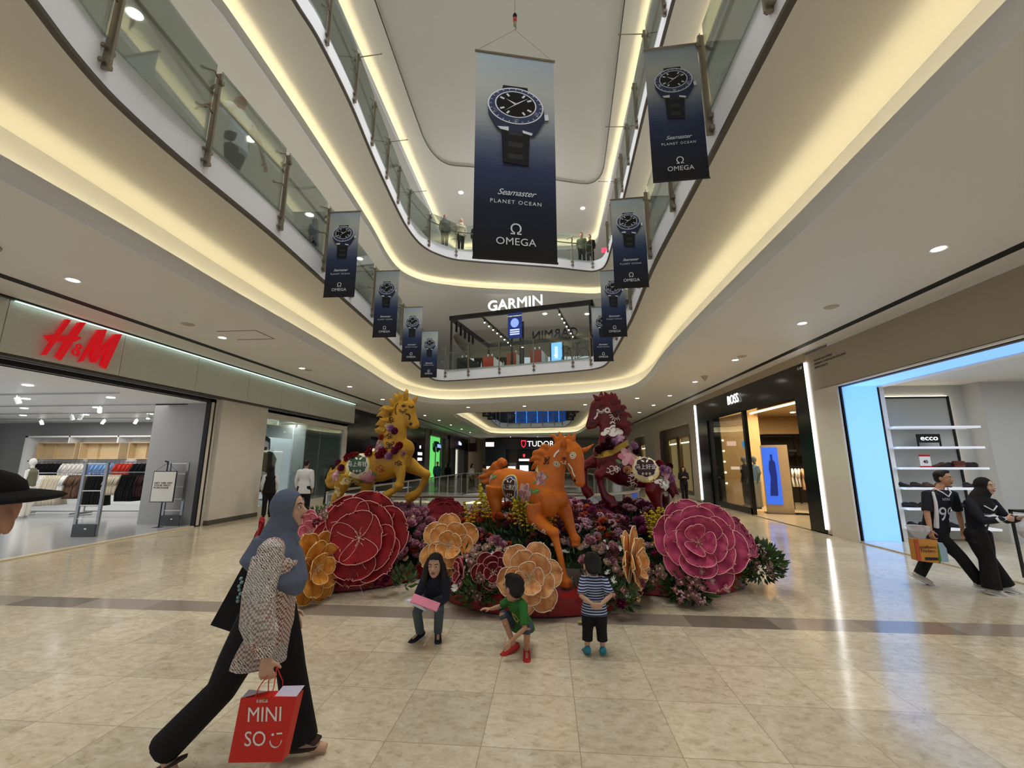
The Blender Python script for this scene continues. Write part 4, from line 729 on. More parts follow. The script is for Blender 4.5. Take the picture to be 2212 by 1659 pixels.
def banner(name, label, big):
    t = thing(name, label, 'banner'); W_ = 1.0; H_ = 2.95
    m = MB(); nx, nz = 8, 24; P = []
    for j in range(nz + 1):
        for i in range(nx + 1): x = (i / nx - .5); P.append((x, .012 * math.sin(x * 6 + j * .25) * (j / nz), -H_ * j / nz))
    q = [(x, y + .006, z) for x, y, z in P]; n = len(P); fs = []
    for j in range(nz):
        for i in range(nx): a = j * (nx + 1) + i; fs += [(a, a + 1, a + nx + 2, a + nx + 1), (n + a, n + a + nx + 1, n + a + nx + 2, n + a + 1)]
    m.add(P + q, fs).build('fabric', grad_mat('sea_print' + ('_big' if big else ''), STOPS, H_), t, smooth=True)
    MB().tube([(-.52, 0, 0), (.52, 0, 0)], .016 if big else .022, 8).build('top_rod', M_steeld, t); MB().tube([(-.505, 0, -H_), (.505, 0, -H_)], .014, 8).build('bottom_rod', M_blk, t)
    w = MB(); cz = -.8
    def disc(i, cx, z, rx, rz, d, n=36): w.m(i).prism([(cx + rx * math.cos(2 * PI * k / n), -z + rz * math.sin(2 * PI * k / n)) for k in range(n)], -.02 - d, -.0135 - d, Matrix(((1, 0, 0), (0, 0, 1), (0, -1, 0))))
    def poly(i, pts, d): w.m(i).prism([(x, -z) for x, z in pts], -.02 - d, -.0135 - d, Matrix(((1, 0, 0), (0, 0, 1), (0, -1, 0))))
    poly(3, [(-.16, -.5), (.15, -.5), (.17, -.64), (-.18, -.6)], .0); poly(3, [(-.18, -1.1), (.18, -1.1), (.155, -1.66), (-.16, -1.63)], 0); 
    for k in range(5): poly(5 if k % 2 == 0 else 3, [(-.095, -1.16 - k * .085), (.09, -1.17 - k * .085), (.088, -1.24 - k * .085), (-.092, -1.23 - k * .085)], .001)
    poly(4, [(-.35, -.78), (-.34, -.95), (-.23, -1.15), (-.1, -1.17), (.1, -1.19), (.22, -1.22), (.26, -1.17), (.37, -.97), (.355, -.8)], .002); poly(2, [(-.23, -1.13), (-.09, -1.12), (-.09, -1.18), (-.19, -1.165)], .003); poly(2, [(.08, -1.15), (.21, -1.18), (.2, -1.215), (.09, -1.19)], .003)
    poly(2, [(.34, -.88), (.41, -.87), (.42, -.95), (.35, -.97)], .001)
    disc(2, 0, cz, .352, .272, .004); disc(0, 0, cz, .335, .256, .005); disc(2, 0, cz + .02, .262, .198, .006); disc(1, 0, cz + .02, .246, .185, .007)
    for k in range(24):
        a = 2 * PI * k / 24; poly(2, [(math.cos(a + s) * r * .352, cz + math.sin(a + s) * r * .272) for s, r in ((-.012, .86), (.012, .86), (.012, .93), (-.012, .93))], .0075)
    for k in range(12):
        if k in (0, 3, 6, 9): continue
        a = 2 * PI * k / 12; poly(2, [(math.cos(a) * r * .246 - math.sin(a) * s * .012, cz + .02 + math.sin(a) * r * .185 + math.cos(a) * s * .012) for s, r in ((-1, .68), (1, .68), (1, .92), (-1, .92))], .0085)
    def hand(a, L, wd): c, s = math.cos(a), math.sin(a); poly(2, [(-s * wd, cz + .02 + c * wd), (s * wd, cz + .02 - c * wd), (c * L * .24, cz + .02 + s * L * .18)], .0095)
    hand(.75, .9, .009); hand(2.5, .62, .014); hand(3.95, .85, .005)
    w.build('watch_print', Mw, t)
    def tx(s, size, x, z, m_, sh=0, sp=1, b=0, nm='lettering', rot=0):
        q = MB(); put(q, text_mb(s, size, .001, shear=sh, space=sp, bold=b), frame((x, -.024, z), (math.cos(rot), 0, math.sin(rot)), (-math.sin(rot), 0, math.cos(rot)))); q.build(nm, m_, t)
    wht = mat('print_text', 'd6d9dc', .6)
    for s, x, z in (('12', 0, cz + .14), ('3', .17, cz + .01), ('6', 0, cz - .1), ('9', -.17, cz + .01)): tx(s, .07, x, z, wht, nm='dial_numeral')
    for s, x, z, r_ in (('50', -.235, cz + .155, .7), ('40', -.26, cz - .09, -1.1), ('20', .26, cz - .1, 1.0), ('30', 0, cz - .222, 0)): tx(s, .07, x, z, wht, nm='bezel_numeral', rot=r_)
    tx('Seamaster', .118, 0, -2.06, wht, sh=.45, sp=.93); tx('PLANET OCEAN', .072, 0, -2.19, wht, sp=1.25)
    tx('Ω', .2, 0, -2.56, wht); tx('OMEGA', .135, 0, -2.72, wht, sp=1.02)
    return t
b0 = banner('hanging_banner', 'x', False); b0.scale = (.61,) * 3
BL = [(y, 'l') for y in (7.25, 9.85, 12.42, 14.9)] + [(y, 'r') for y in (4.34, 7.28, 10.3, 12.9)]
LBL = {'l': ('nearest and largest of the left row', 'second nearest in the left row', 'third nearest in the left row', 'farthest and smallest of the left row'), 'r': ('nearest and largest of the right row', 'second nearest in the right row', 'third nearest in the right row', 'farthest in the right row')}
for i, (y, s) in enumerate(BL):
    b = b0 if i == 0 else dup(b0); x, yy, d = at_y(C1, y, -1 if s == 'l' else 1); b.location = (x + (.4 if s == 'l' else -.4), y - .02, 6.62); b.rotation_euler = (0, 0, .02 if s == 'l' else -.05)
    b['label'] = 'narrow blue watch banner on the first gallery, ' + LBL[s][i % 4]; b['group'] = 'narrow watch banners hung along the first gallery'
for i, (x, y) in enumerate([(-4.15, 26.1), (-4.1, 28.4), (-4.05, 30.5), (1.75, 26.5), (1.7, 29), (1.75, 31.5)]):
    b = dup(b0, (x, y, 6.62)); b['label'] = 'small distant watch banner in the farther atrium'; b['group'] = 'distant watch banners in the farther atrium'
big = banner('hanging_banner', 'giant blue watch banner hanging on a wire in the middle of the atrium', True); big.location = (-.51, 6.98, 9.72); big.scale = (1.56, 1.56, 1.5); big.rotation_euler = (0, 0, math.atan2(.36, 1.52))
t = thing('banner_hoist', 'steel wire with black and red hook carrying the giant banner', 'hook', (-.52, 6.98, 9.74)); d_ = Vector((1.52, .36, 0)).normalized() * .76
for s in (-1, 1): MB().tube([(d_.x * s, d_.y * s, .0), (0, 0, .62)], .004, 5).build('sling', M_steel, t)
MB().tube([(0, 0, .62), (.03, 0, .65), (.02, 0, .7), (0, 0, .73)], .012, 8).tube([(0, 0, .72), (0, 0, .8)], .035, 10).build('hook', M_steel, t); MB().lathe([(.001, .78), (.035, .8), (.04, .88), (.03, .92), (.001, .93)]).build('swivel', mat('hook_red', '8a2018', .4), t); MB().ell((0, 0, .97), (.045, .045, .06)).build('ball', M_blk, t); MB().tube([(0, 0, .95), (0, 0, 5.2)], .006, 6).build('wire', M_steel, t)
for y in YS2[2:]:    # spare banner rods on the topmost gallery
    for s in (-1, 1):
        if YS2.index(y) % 2: continue
        x, yy, d = at_y(C2, y, s); tag(MB().tube([(x - s * .05, y, 11.25), (x - s * .62, y - .02, 11.27)], .011, 6).ell((x - s * .62, y - .02, 11.27), .018).build('banner_rod', M_steeld), 'bare steel banner rod sticking out from a topmost gallery post', 'rod', 'bare banner rods of the topmost gallery')
# --- ceiling fittings
dl = thing('downlight', 'round recessed downlight with white rim in the ground storey ceiling', 'downlight', (0, 0, 4.5)); MB().lathe([(.075, -.002), (.1, -.008), (.105, 0), (.075, 0)], n=20).build('rim', M_whitepaint, dl); MB().lathe([(.001, -.004), (.076, -.004), (.076, .0), (.001, .0)], n=20).build('lens', lit('lamp_white2', 'ffffff', 20, 'fff6e6'), dl)
pos = [p for p in AISLE] + [(-7.33, 21.5), (-7.3, 24.5), (-7.2, 27.5), (-7.2, 31), (-7.2, 35), (-7.2, 39), (5.3, 21), (5.25, 24), (5.25, 28), (5.2, 32), (5.2, 37)] + [(-4, 21), (-1.1, 20.8), (1.9, 20.5), (4, 18.6), (-4, 46), (-1, 46), (2, 46)]
for i, (x, y) in enumerate(pos):
    o = dl if i == 0 else dup(dl); o.location = (x, y, 4.5 - .001); o['group'] = 'downlights in the ground storey ceiling'
for (x, y, z, g) in [(x, y, 9.35, 'first gallery ceiling') for x, y in ((-7, 2.5), (-7, 5.35), (-7, 8.2), (-7.3, 11.3), (-7, 14.2), (-3.5, 20.5), (0, 20.8), (2.2, 21), (5, 6), (5, 10), (5, 14))] + [(x, y, 14.85, 'high atrium ceiling') for x, y in ((-4.05, 18.25), (2.07, 20.06), (-6.45, 18.1), (-2, 21.5), (3.2, 18))]:
    tag(MB().lathe([(.001, z - .012), (.1, z - .012), (.11, z - .002), (.001, z - .002)], (x, y, 0), 18).build('ceiling_light', lit('lamp_white2', 'ffffff', 20)), 'small round bright light in the ' + g, 'light', 'round lights in the ' + g)
Mdisc = mat('speaker_grey', 'b3a992', .6)
for x, y, z, lb in [(-7.32, 7.61, 4.5, 'first of the grey discs past the capped man'), (-7.28, 11.95, 4.5, 'beside the third left downlight'), (5.22, 7.68, 4.5, 'nearest on the right side'), (5.24, 11.3, 4.5, 'middle one on the right side'), (5.2, 13.9, 4.5, 'farthest on the right side')]:
    tag(MB().lathe([(.001, z - .02), (.09, z - .02), (.12, z - .004), (.12, z), (.001, z)], (x, y, 0), 20).build('ceiling_speaker', Mdisc), 'flat round ceiling speaker, ' + lb, 'speaker', 'flat ceiling speakers')
tag(MB().lathe([(.001, 4.36), (.07, 4.37), (.12, 4.44), (.24, 4.47), (.25, 4.5), (.001, 4.5)], (-7.35, 4.35, 0), 24).build('ceiling_beacon', Mdisc, smooth=True), 'grey ceiling dome half cut off at the left edge of the picture', 'ceiling fixture')
tag(MB().lathe([(.001, 4.36), (.02, 4.36), (.09, 4.46), (.09, 4.5), (.001, 4.5)], (5.24, 14.0, 0), 16).build('ceiling_camera', Mdisc, smooth=True), 'small white cone camera on the right ceiling', 'camera')
struct(MB().box(-7.1, -6.2, 8.72, 8.74, 4.495, 4.5).box(-6.22, -6.2, 8.1, 8.74, 4.495, 4.5).box(-7.1, -6.2, 8.1, 8.12, 4.495, 4.5).build('trim_24', M_dark))
# --- sports watch kiosk on the first gallery bridge
A_, B_ = Vector((-4.4, 18.4)), Vector((2.1, 16.9)); U_ = (B_ - A_).normalized(); N_ = Vector((-U_.y, U_.x))
def gp(s, b=0): p = A_ + U_ * s + N_ * b; return p
def gbox(m, s0, s1, b0_, b1, z0, z1):
    c = [gp(s0, b0_), gp(s1, b0_), gp(s1, b1), gp(s0, b1)]; return m.rings([[(p.x, p.y, z0) for p in c], [(p.x, p.y, z1) for p in c]])
t = thing('open_kiosk', 'black steel open canopy of the kiosk on the gallery bridge', 'kiosk', (0, 0, 0)); M_fr = mat('kiosk_black', '16171a', .4)
for a in [(-.1, 6.6, 0, .12, 8.3, 8.5), (-.1, 6.6, 4.9, 5.02, 8.3, 8.5), (-.1, .02, 0, 5, 8.3, 8.5), (6.5, 6.6, 0, 5, 8.3, 8.5)]: gbox(MB(), *a).build('beam', M_fr, t)
for s, b in ((0, 0), (6.45, 0), (0, 4.9), (6.45, 4.9), (2.95, .1), (3.35, .1), (3.15, 1.2)): gbox(MB(), s - .03, s + .05, b, b + .08, 5.72, 8.3).build('post', M_fr, t)
for s in (1.5, 5.05):
    tb = gbox(MB(), s, s + .06, .1, 4.9, 8.28, 8.36).build('light_track', M_fr, t)
    for k in range(8): p = gp(s + .03, .4 + k * .58); MB().tube([(p.x, p.y, 8.28), (p.x, p.y, 8.16)], .03, 8).build('spot_body', M_fr, tb); MB().ell((p.x, p.y, 8.14), .035).build('spot_lens', M_lampw, tb)
for k in range(5): p = gp(.05, .5 + k * .5); tag(MB().cbox((p.x, p.y, 8.1 - .02 * k), (.1, .12, .5)).build('side_letter', M_fr), 'upright black letter block along the left beam of the kiosk', 'letter', 'black letter blocks on the kiosk side beam')
Mg = frame((gp(3.14).x, gp(3.14).y + .03, 8.745), (U_.x, U_.y, 0), (0, 0, 1))
q = MB(); put(q, text_mb('GARMIN', .68, .05, space=1.02), Mg @ Matrix.Diagonal((1.0, 1, 1, 1))); tag(q.build('kiosk_sign', lit('white_letters', 'ffffff', 1.5)), 'white illuminated GARMIN letters standing on the front beam of the kiosk', 'sign')
p = gp(3.9, 5); q = MB(); put(q, text_mb('GARMIN', .68, .05, space=1.02), frame((p.x, p.y, 8.745), (-U_.x, -U_.y, 0), (0, 0, 1))); tag(q.build('kiosk_sign', M_fr), 'black back of the GARMIN letters reading mirrored on the rear beam of the kiosk', 'sign')
def kiosk(s0, s1, z, mt, lb, cat='display stand', side=None):
    p = gp(s0, .35); t = thing('display_stand', lb, cat, (0, 0, 0)); gbox(MB(), s0, s1, .3, .34, 5.72, z).build('front_panel', mt, t); gbox(MB(), s0 + .02, s1, .34, 1.6, 5.72, z - .02).build('cabinet', side or M_shopw, t)
    gbox(MB(), s0 + .1, s1 - .1, .5, 1.5, z, z + .02).build('glass_top', M_glass, t)
    for k in range(2): c = gp(s0 + .15 + .2 * k, .6); MB().tube([(c.x, c.y, z), (c.x, c.y, z + .12)], .02, 6).ell((c.x, c.y, z + .15), .04).build('watch', M_shopw, t)
Mrust = [mat('rust_' + c, c, .5, noise_=.25, nscale=3) for c in ('a8452f', '9a4a2a', '8f3f2c')]
kiosk(1.5, 2.02, 6.46, Mrust[0], 'orange-red fronted display stand, leftmost of three on the gallery bridge'); kiosk(2.66, 3.1, 6.54, Mrust[1], 'brown-red fronted display stand, middle one on the gallery bridge'); kiosk(3.75, 4.26, 6.6, Mrust[2], 'dark red fronted display stand, rightmost on the gallery bridge'); kiosk(.2, .78, 6.5, M_fr, 'black display stand at the left end of the gallery bridge', side=M_fr)
t = thing('hanging_board', 'dark blue hanging board with a watch picture under the kiosk beam', 'sign', (0, 0, 0)); gbox(MB(), 2.83, 3.48, -.06, -.03, 7.1, 8.28).build('panel', lit('board_navy', '1e2f66', .5, '22367a'), t)
Mk = frame((gp(3.155).x, gp(3.155).y, 0), (U_.x, U_.y, 0), (0, 0, 1)); q = MB(); put(q, MB().prism([(.19 * math.cos(a * PI / 10), .21 * math.sin(a * PI / 10) + 7.8) for a in range(20)], .07, .08), Mk); q.build('watch_picture', lit('watch_glow', '8fa8ff', .9, '7f9cff'), t)
for k in range(3): q = MB(); put(q, MB().prism([(-.22, 7.45 - k * .1), (.22, 7.45 - k * .1), (.22, 7.51 - k * .1), (-.22, 7.51 - k * .1)], .07, .08), Mk); q.build('text_bar', lit('bar_pale', 'c4d0ff', .9), t)
q = MB(); put(q, text_mb('2-YEAR WARRANTY', .075, .004), Mk @ Matrix.Translation((0, 8.12, .075))); q.build('lettering', lit('pale_yellow', 'e4e6b0', 1), t)
t = thing('video_screen', 'upright screen showing a pale figure on blue at the rear of the kiosk', 'screen', (0, 0, 0)); gbox(MB(), 4.5, 5.12, 1.0, 1.1, 5.75, 7.1).build('housing', M_fr, t); gbox(MB(), 4.56, 5.05, .97, 1.0, 6.0, 7.05).build('screen', lit('screen_sky', '7db8e8', 1.4, '76b6f0'), t); gbox(MB(), 4.72, 4.86, .95, .97, 6.3, 6.85).build('figure', lit('screen_skin', 'd8e4ee', 1.2), t)
def bike():
    t = thing('bicycle', 'black road bicycle standing behind the far railing', 'bicycle', (gp(5.72, .25).x, gp(5.72, .25).y, 5.72), math.atan2(U_.y, U_.x) + .95)
    for y in (-.5, .5):
        w = MB().tube([(0, y + .33 * math.cos(a * PI / 12), .34 + .33 * math.sin(a * PI / 12)) for a in range(25)], .016, 6).build('wheel', M_blk, t)
        for k in range(8): MB().tube([(0, y, .34), (0, y + .32 * math.cos(k * PI / 4), .34 + .32 * math.sin(k * PI / 4))], .003, 4).build('spoke', M_steel, w)
    MB().tube([(0, -.5, .34), (0, -.05, .3), (0, .38, .85), (0, .5, .34)], .016, 6).tube([(0, -.05, .3), (0, -.2, .85), (0, .38, .85)], .016, 6).tube([(0, -.5, .34), (0, -.18, .8)], .01, 6).build('frame', M_fr, t); MB().cbox((0, -.22, .95), (.12, .26, .05), bev=.02).tube([(0, -.2, .85), (0, -.22, .95)], .012, 6).build('saddle', M_blk, t); MB().tube([(.2, .55, .85), (.2, .5, .95), (.1, .42, .98), (-.1, .42, .98), (-.2, .5, .95), (-.2, .55, .85)], .014, 6).tube([(0, .38, .85), (0, .42, .98)], .014, 6).build('handlebar', M_blk, t)
bike()
# blue-lit shop across the farther atrium, seen under the ceiling
t = thing('blue_lit_window', 'wide row of blue edged panes across the farther atrium', 'window', (0, 46.5, 5.72)); 
for k in range(5): x = -3.4 + k * 1.2; MB().box(x, x + 1.1, 0, .05, .3, 3).build('pane', lit('deep_blue', '0d3a78', .55, '0e4a9a'), t); MB().box(x - .05, x, -.05, .05, .2, 3.2).build('blue_edge', lit('blue_edge', '4f8fff', 3, '3f8cff'), t)
MB().box(-3.5, 2.7, -.05, .05, .0, .25).build('blue_sill', lit('blue_edge', '4f8fff', 3), t)
struct(MB().box(-12, 9, 46.7, 46.8, 5.72, 9.3).build('wall_bridge_far', mat('far_dark', '2c3138', .4)))
q = thing('hanging_sculpture', 'dark dripping sculpture hanging far behind the kiosk frame', 'ornament', (-5.2, 30, 8.9))
for k in range(9): MB().tube([(k * .28, 0, .5), (k * .28, 0, -.2 - rnd.uniform(.3, 1.4))], [.16, .05], 7).build('drip', mat('bronze_dark', '3d382e', .4), q)
tag(MB().box(1.0, 3.5, 22, 22.1, 12.1, 12.16).build('light_strip', lit('white_letters', 'ffffff', 1.5)), 'bright strip light at the far end of the topmost gallery', 'light')
t = thing('escalator_panel', 'row of slanted metal slats lit from above at the far end of the topmost gallery', 'panel', (.8, 20.5, 10.35))
for k in range(9): MB().cbox((k * .3, 0, .9), (.1, .1, 1.8), Matrix.Rotation(.35, 3, 'Y')).build('slat', M_steel, t)
tag(MB().box(2.9, 3.7, 19.6, 19.7, 12.1, 12.3).build('red_sign', lit('red_glow', 'ff3048', 3)), 'small red lit sign at the right end of the topmost gallery', 'sign')
# ================================================================ FLOWERS
def petal_grid(L, W, tilt, curl, phi, cup=.25, n=7, k=7, tip=.06, wave=3, seed=0, base=.25, th=.004, z0=0, r0=.01):
    """petal growing outward from the centre; returns (MB, rim points). Flower axis is +z"""
    r_ = random.Random(seed); P = []; ph = r_.uniform(0, 6)
    for j in range(k + 1):
        u = 1 - (1 - j / k) ** 1.35
        wd = W * ((base + (1 - base) * math.sin(PI / 2 * u / .62)) if u < .62 else math.sqrt(max(.04, 1 - ((u - .62) / .385) ** 2.4)))
        for i in range(n + 1):
            v = i / n * 2 - 1; sc = 1 + tip * math.cos(v * PI * wave + ph) * u ** 3
            a = tilt + curl * u; x = wd * v * (1 + tip * math.sin(u * 9 + ph) * .8); rr_ = L * u * sc
            rad = r0 + rr_ * math.cos(a * .8); z = z0 + rr_ * math.sin(a) + cup * W * (v * v) * (.3 + .4 * u) + .01 * L / .3 * math.sin(v * 5 + ph) * u
            P.append(Vector((rad, x, z)))
    M = Matrix.Rotation(phi, 3, 'Z'); m = MB(); N = len(P); top = [M @ p for p in P]
    fs = []
    for j in range(k):
        for i in range(n): a = j * (n + 1) + i; fs.append((a, a + 1, a + n + 2, a + n + 1))
    bot = [p - Vector((0, 0, th)) for p in top]; fs2 = [tuple(N + q for q in reversed(f)) for f in fs]; side = []
    B = [j * (n + 1) for j in range(k + 1)] + [k * (n + 1) + i for i in range(1, n + 1)] + [j * (n + 1) + n for j in range(k - 1, -1, -1)]
    for a, b in zip(B, B[1:]): side.append((a, b, N + b, N + a))
    m.add(top + bot, fs + fs2 + side); return m, [top[b] for b in B]
def petal_mat(name, col, deep, stripe=0):
    if name in MATS: return MATS[name]
    m = mat(name, col, .6); nt = m.node_tree; b = nt.nodes['Principled BSDF']; tc = nt.nodes.new('ShaderNodeTexCoord'); mp = nt.nodes.new('ShaderNodeMapping'); n = nt.nodes.new('ShaderNodeTexNoise'); n.inputs['Scale'].default_value = 3 if not stripe else 4; n.inputs['Detail'].default_value = 4
    nt.links.new(tc.outputs['Generated'], n.inputs['Vector']); r = nt.nodes.new('ShaderNodeValToRGB'); e = r.color_ramp.elements; e[0].position = .35; e[0].color = lin(deep) + (1,); e[1].position = .62; e[1].color = lin(col) + (1,)
    nt.links.new(n.outputs[0], r.inputs[0]); nt.links.new(r.outputs[0], b.inputs['Base Color']); return m
def aim(o, loc, nrm, roll=0, s=1):
    z = Vector(nrm).normalized(); q = z.to_track_quat('Z', 'Y'); o.rotation_mode = 'QUATERNION'; o.rotation_quaternion = q @ Matrix.Rotation(roll, 3, 'Z').to_quaternion(); o.location = loc; o.scale = (s, s, s)
M_stam = mat('stamen_cream', 'f3e6c4', .5)
def paper_flower(label, loc, nrm, R_, cols, rim, layers, seed, roll=0, rimr=.0055, ragged=.03, stamen=True):
    t = thing('paper_flower', label, 'paper flower'); aim(t, loc, nrm, roll)
    r_ = random.Random(seed); c = petal_mat(cols[0] + 'p', cols[0], cols[1]); rm = mat('rim_' + rim, rim, .5)
    for li, (cnt, L, W, tilt, curl, z0) in enumerate(layers):
        for q in range(cnt):
            phi = 2 * PI * (q + .5 * (li % 2)) / cnt + r_.uniform(-.1, .1)
            m, rim_pts = petal_grid(L * R_ * r_.uniform(.94, 1.06), W * R_, tilt + r_.uniform(-.06, .06), curl, phi, .22, 8, 8, ragged, 3, seed * 50 + li * 10 + q, z0=z0 * R_ + .002 * q)
            p = m.build('petal', c, t, smooth=True); MB().tube(rim_pts, rimr, 5).build('petal_rim', rm, p, smooth=True)
    if stamen:
        st = MB()
        for k in range(9): a = k * 2.4; r = .012 * R_ / .3 * math.sqrt(k); st.tube([(0, 0, layers[-1][5] * R_), (r * math.cos(a) * 1.5, r * math.sin(a) * 1.5, layers[-1][5] * R_ + .08 * R_ + .0)], .003, 4); st.ell((r * math.cos(a) * 1.5, r * math.sin(a) * 1.5, layers[-1][5] * R_ + .085 * R_), .008, nu=6, nv=4)
        tag(st.build('stamens', M_stam, t), kind='stuff')
    MB().tube([(0, 0, .02), (0, 0, -.22 * R_ / .4)], .012, 6).build('stem', mat('stem_green', '3d4a2a', .6), t)
    return t
BIG = [(6, .98, .52, .03, .05, 0), (5, .8, .47, .08, .06, .06), (4, .52, .4, .14, .06, .13)]
PEO = [(6, 1.0, .4, -.05, .06, 0), (5, .74, .36, .12, .12, .06), (4, .46, .25, .35, .25, .12)]
RED, RRIM = ('a31a22', '8a1019'), 'e9a9a0'; PEACH, PRIM = ('f0b06a', 'd98a3c'), 'f7dcb4'; PINK, KRIM = ('d0587c', 'a8335a'), 'f0a9a8'; DRED = ('7a1420', '5a0c16')
paper_flower('giant crimson paper flower with pale pink edged petals under the yellow horse', (-2.5, 5.7, .7), (.05, -1, .22), .62, RED, RRIM, BIG, 1, .3)
paper_flower('red paper flower turned sideways behind the walking woman, at the far left', (-4.35, 6.3, .42), (-.75, -.5, .15), .48, RED, '9a2428', BIG[:2], 2, stamen=False)
paper_flower('golden orange paper flower seen edge-on beside the walking woman', (-2.92, 5.3, .42), (.95, -.35, .0), .42, ('eba548', 'cf7f22'), 'f3c98a', PEO, 3)
paper_flower('pink paper flower half hidden behind the grey headscarf', (-3.35, 6.0, .72), (-.2, -1, .3), .32, ('d9737f', 'b84a62'), KRIM, PEO, 4)
paper_flower('peach paper flower left of centre, above the long-haired child', (-1.3, 5.72, .62), (.15, -1, .25), .38, PEACH, PRIM, PEO, 5, .5)
paper_flower('dark red paper flower at the back between the yellow and orange horses', (-1.75, 7.2, .8), (.2, -1, .9), .36, DRED, '8f2630', BIG[:3], 6, stamen=False)
paper_flower('large peach striped paper flower in front of the orange horse, by the squatting boy', (-.22, 4.98, .44), (.08, -1, .2), .375, ('f3bb7e', 'd98b55'), 'f8e0bd', PEO, 7, .2)
paper_flower('small dark crimson paper flower left of the squatting boy', (-.66, 5.22, .42), (.2, -1, .25), .25, DRED, 'd8888a', PEO, 8)
paper_flower('narrow red paper flower seen edge-on beside the long-haired child', (-1.02, 5.28, .4), (-.9, -.45, .1), .26, ('8f1a24', '6a0f18'), 'd8888a', PEO[1:], 9)
paper_flower('peach paper flower seen from the side, right of the toddler in stripes', (1.0, 5.5, .5), (.88, -.45, .1), .42, PEACH, PRIM, PEO, 10)
paper_flower('giant pink paper flower with pale edges under the maroon horse', (1.88, 5.75, .69), (-.15, -1, .35), .53, PINK, KRIM, [(6, 1.0, .48, .0, .1, 0), (6, .8, .4, .15, .15, .05), (5, .58, .34, .35, .2, .1), (3, .4, .24, .7, .2, .14)], 11, .9)
paper_flower('dark pink paper flower behind the right edge of the giant pink one', (2.5, 6.1, .72), (.6, -.6, .5), .34, ('9c2f52', '7a1f3e'), 'b85a72', BIG[:3], 12, stamen=False)
paper_flower('dark purple paper flower behind the maroon horse forelegs', (.88, 7.2, .85), (.1, -1, 1), .22, ('7a2a48', '5e1a36'), '8f4560', BIG[:3], 13, stamen=False)
PL = [(-3.2, 7.1, 1.42, 'left'), (-.17, 6.49, 1.46, 'middle'), (1.62, 7.24, 1.33, 'right')]
Mpl = mat('plinth_red', '8c1518', .3, noise_=.05, nscale=3)
for i, (x, y, r, n_) in enumerate(PL): tag(MB().prism([p for p in [(r * math.cos(a * PI / 48), min(r * math.sin(a * PI / 48), 7.6 - y)) for a in range(96)]], .021 - .002 * i, .2 + .004 * i).build('round_plinth', Mpl, loc=(x, y, 0), smooth=True, angle=40), {'left': 'round red plinth under the yellow horse', 'middle': 'round red plinth under the orange horse, nearest', 'right': 'round red plinth under the maroon horse'}[n_], 'plinth')
def hgt(x, y):
    b = 0
    if y > 7.56: return 0
    if abs(x - .2) < .2 and y < 5.56: return .2 if math.hypot(x + .17, y - 6.49) < 1.46 else 0
    for cx, cy, r, _ in PL:
        d = math.hypot(x - cx, (y - cy)); 
        if d < r:
            t = max(0, min(1, (y - (cy - r)) / (1.15 * r))); side = 1 - .5 * (abs(x - cx) / r) ** 4; b = max(b, (.2 + .14 * min(1, (r - d) / .12) + .5 * t * t * (3 - 2 * t)) * 1 if False else .2 + (.13 + .56 * t * t * (3 - 2 * t)) * min(1, (r - d) / .2) * side)
    return b
mm = MB(); NXX, NYY = 100, 60; ix = {}
for j in range(NYY + 1):
    for i in range(NXX + 1):
        x = -4.7 + 7.8 * i / NXX; y = 4.95 + 3.7 * j / NYY; h = hgt(x, y)
        if h > .21: ix[(i, j)] = len(mm.v); mm.v.append((x, y, h - .05 + .04 * noise.noise(Vector((x * 5, y * 5, 0)))))
for (i, j) in ix:
    q = [(i, j), (i + 1, j), (i + 1, j + 1), (i, j + 1)]
    if all(k in ix for k in q): mm.f.append(tuple(ix[k] for k in q)); mm.mi.append(0)
tag(mm.build('moss_mound', mat('moss', '20301a', .95, noise_=.4, nscale=30), smooth=True), 'dark green bed under the flowers on the red plinths', 'moss', kind='stuff')
# leaves
lv = MB()
def leaf(p, d, L, w, m_=0):
    d = Vector(d).normalized(); s_ = d.orthogonal().normalized(); s_ = Matrix.Rotation(rnd.uniform(0, 6.28), 3, d) @ s_; u = d.cross(s_); lv.m(m_)
    p = Vector(p); lv.add([p, p + d * L * .45 + s_ * w + u * w * .3, p + d * L, p + d * L * .45 - s_ * w + u * w * .3, p + d * L * .5], [(0, 1, 4), (1, 2, 4), (2, 3, 4), (3, 0, 4)])
cnt = 0
while cnt < 5600:
    cx, cy, r, _ = PL[rnd.choice((0, 1, 1, 2))]; a = rnd.uniform(0, 2 * PI); q = r * (1.03 if rnd.random() < .2 else math.sqrt(rnd.random())); x, y = cx + q * math.cos(a), cy + q * math.sin(a)
    if y > min(cy + .8, 7.5): continue
    h = hgt(x, y)
    if abs(x - .22) < .17 and y < 5.5: continue
    if h < .2:
        if q < r: continue
        h = .22
    z = h + rnd.uniform(-.06, .1) - (.12 * rnd.random() if q > r * .98 else 0); out = Vector((math.cos(a) * .6, math.sin(a) * .6, .9)) if q < r * .95 else Vector((math.cos(a), math.sin(a), .1))
    d = out + Vector((rnd.uniform(-1, 1), rnd.uniform(-1, 1), rnd.uniform(-.3, 1))) * .8; leaf((x, y, z), d, rnd.uniform(.05, .12), rnd.uniform(.012, .026), rnd.choice((0, 0, 1, 2))); cnt += 1
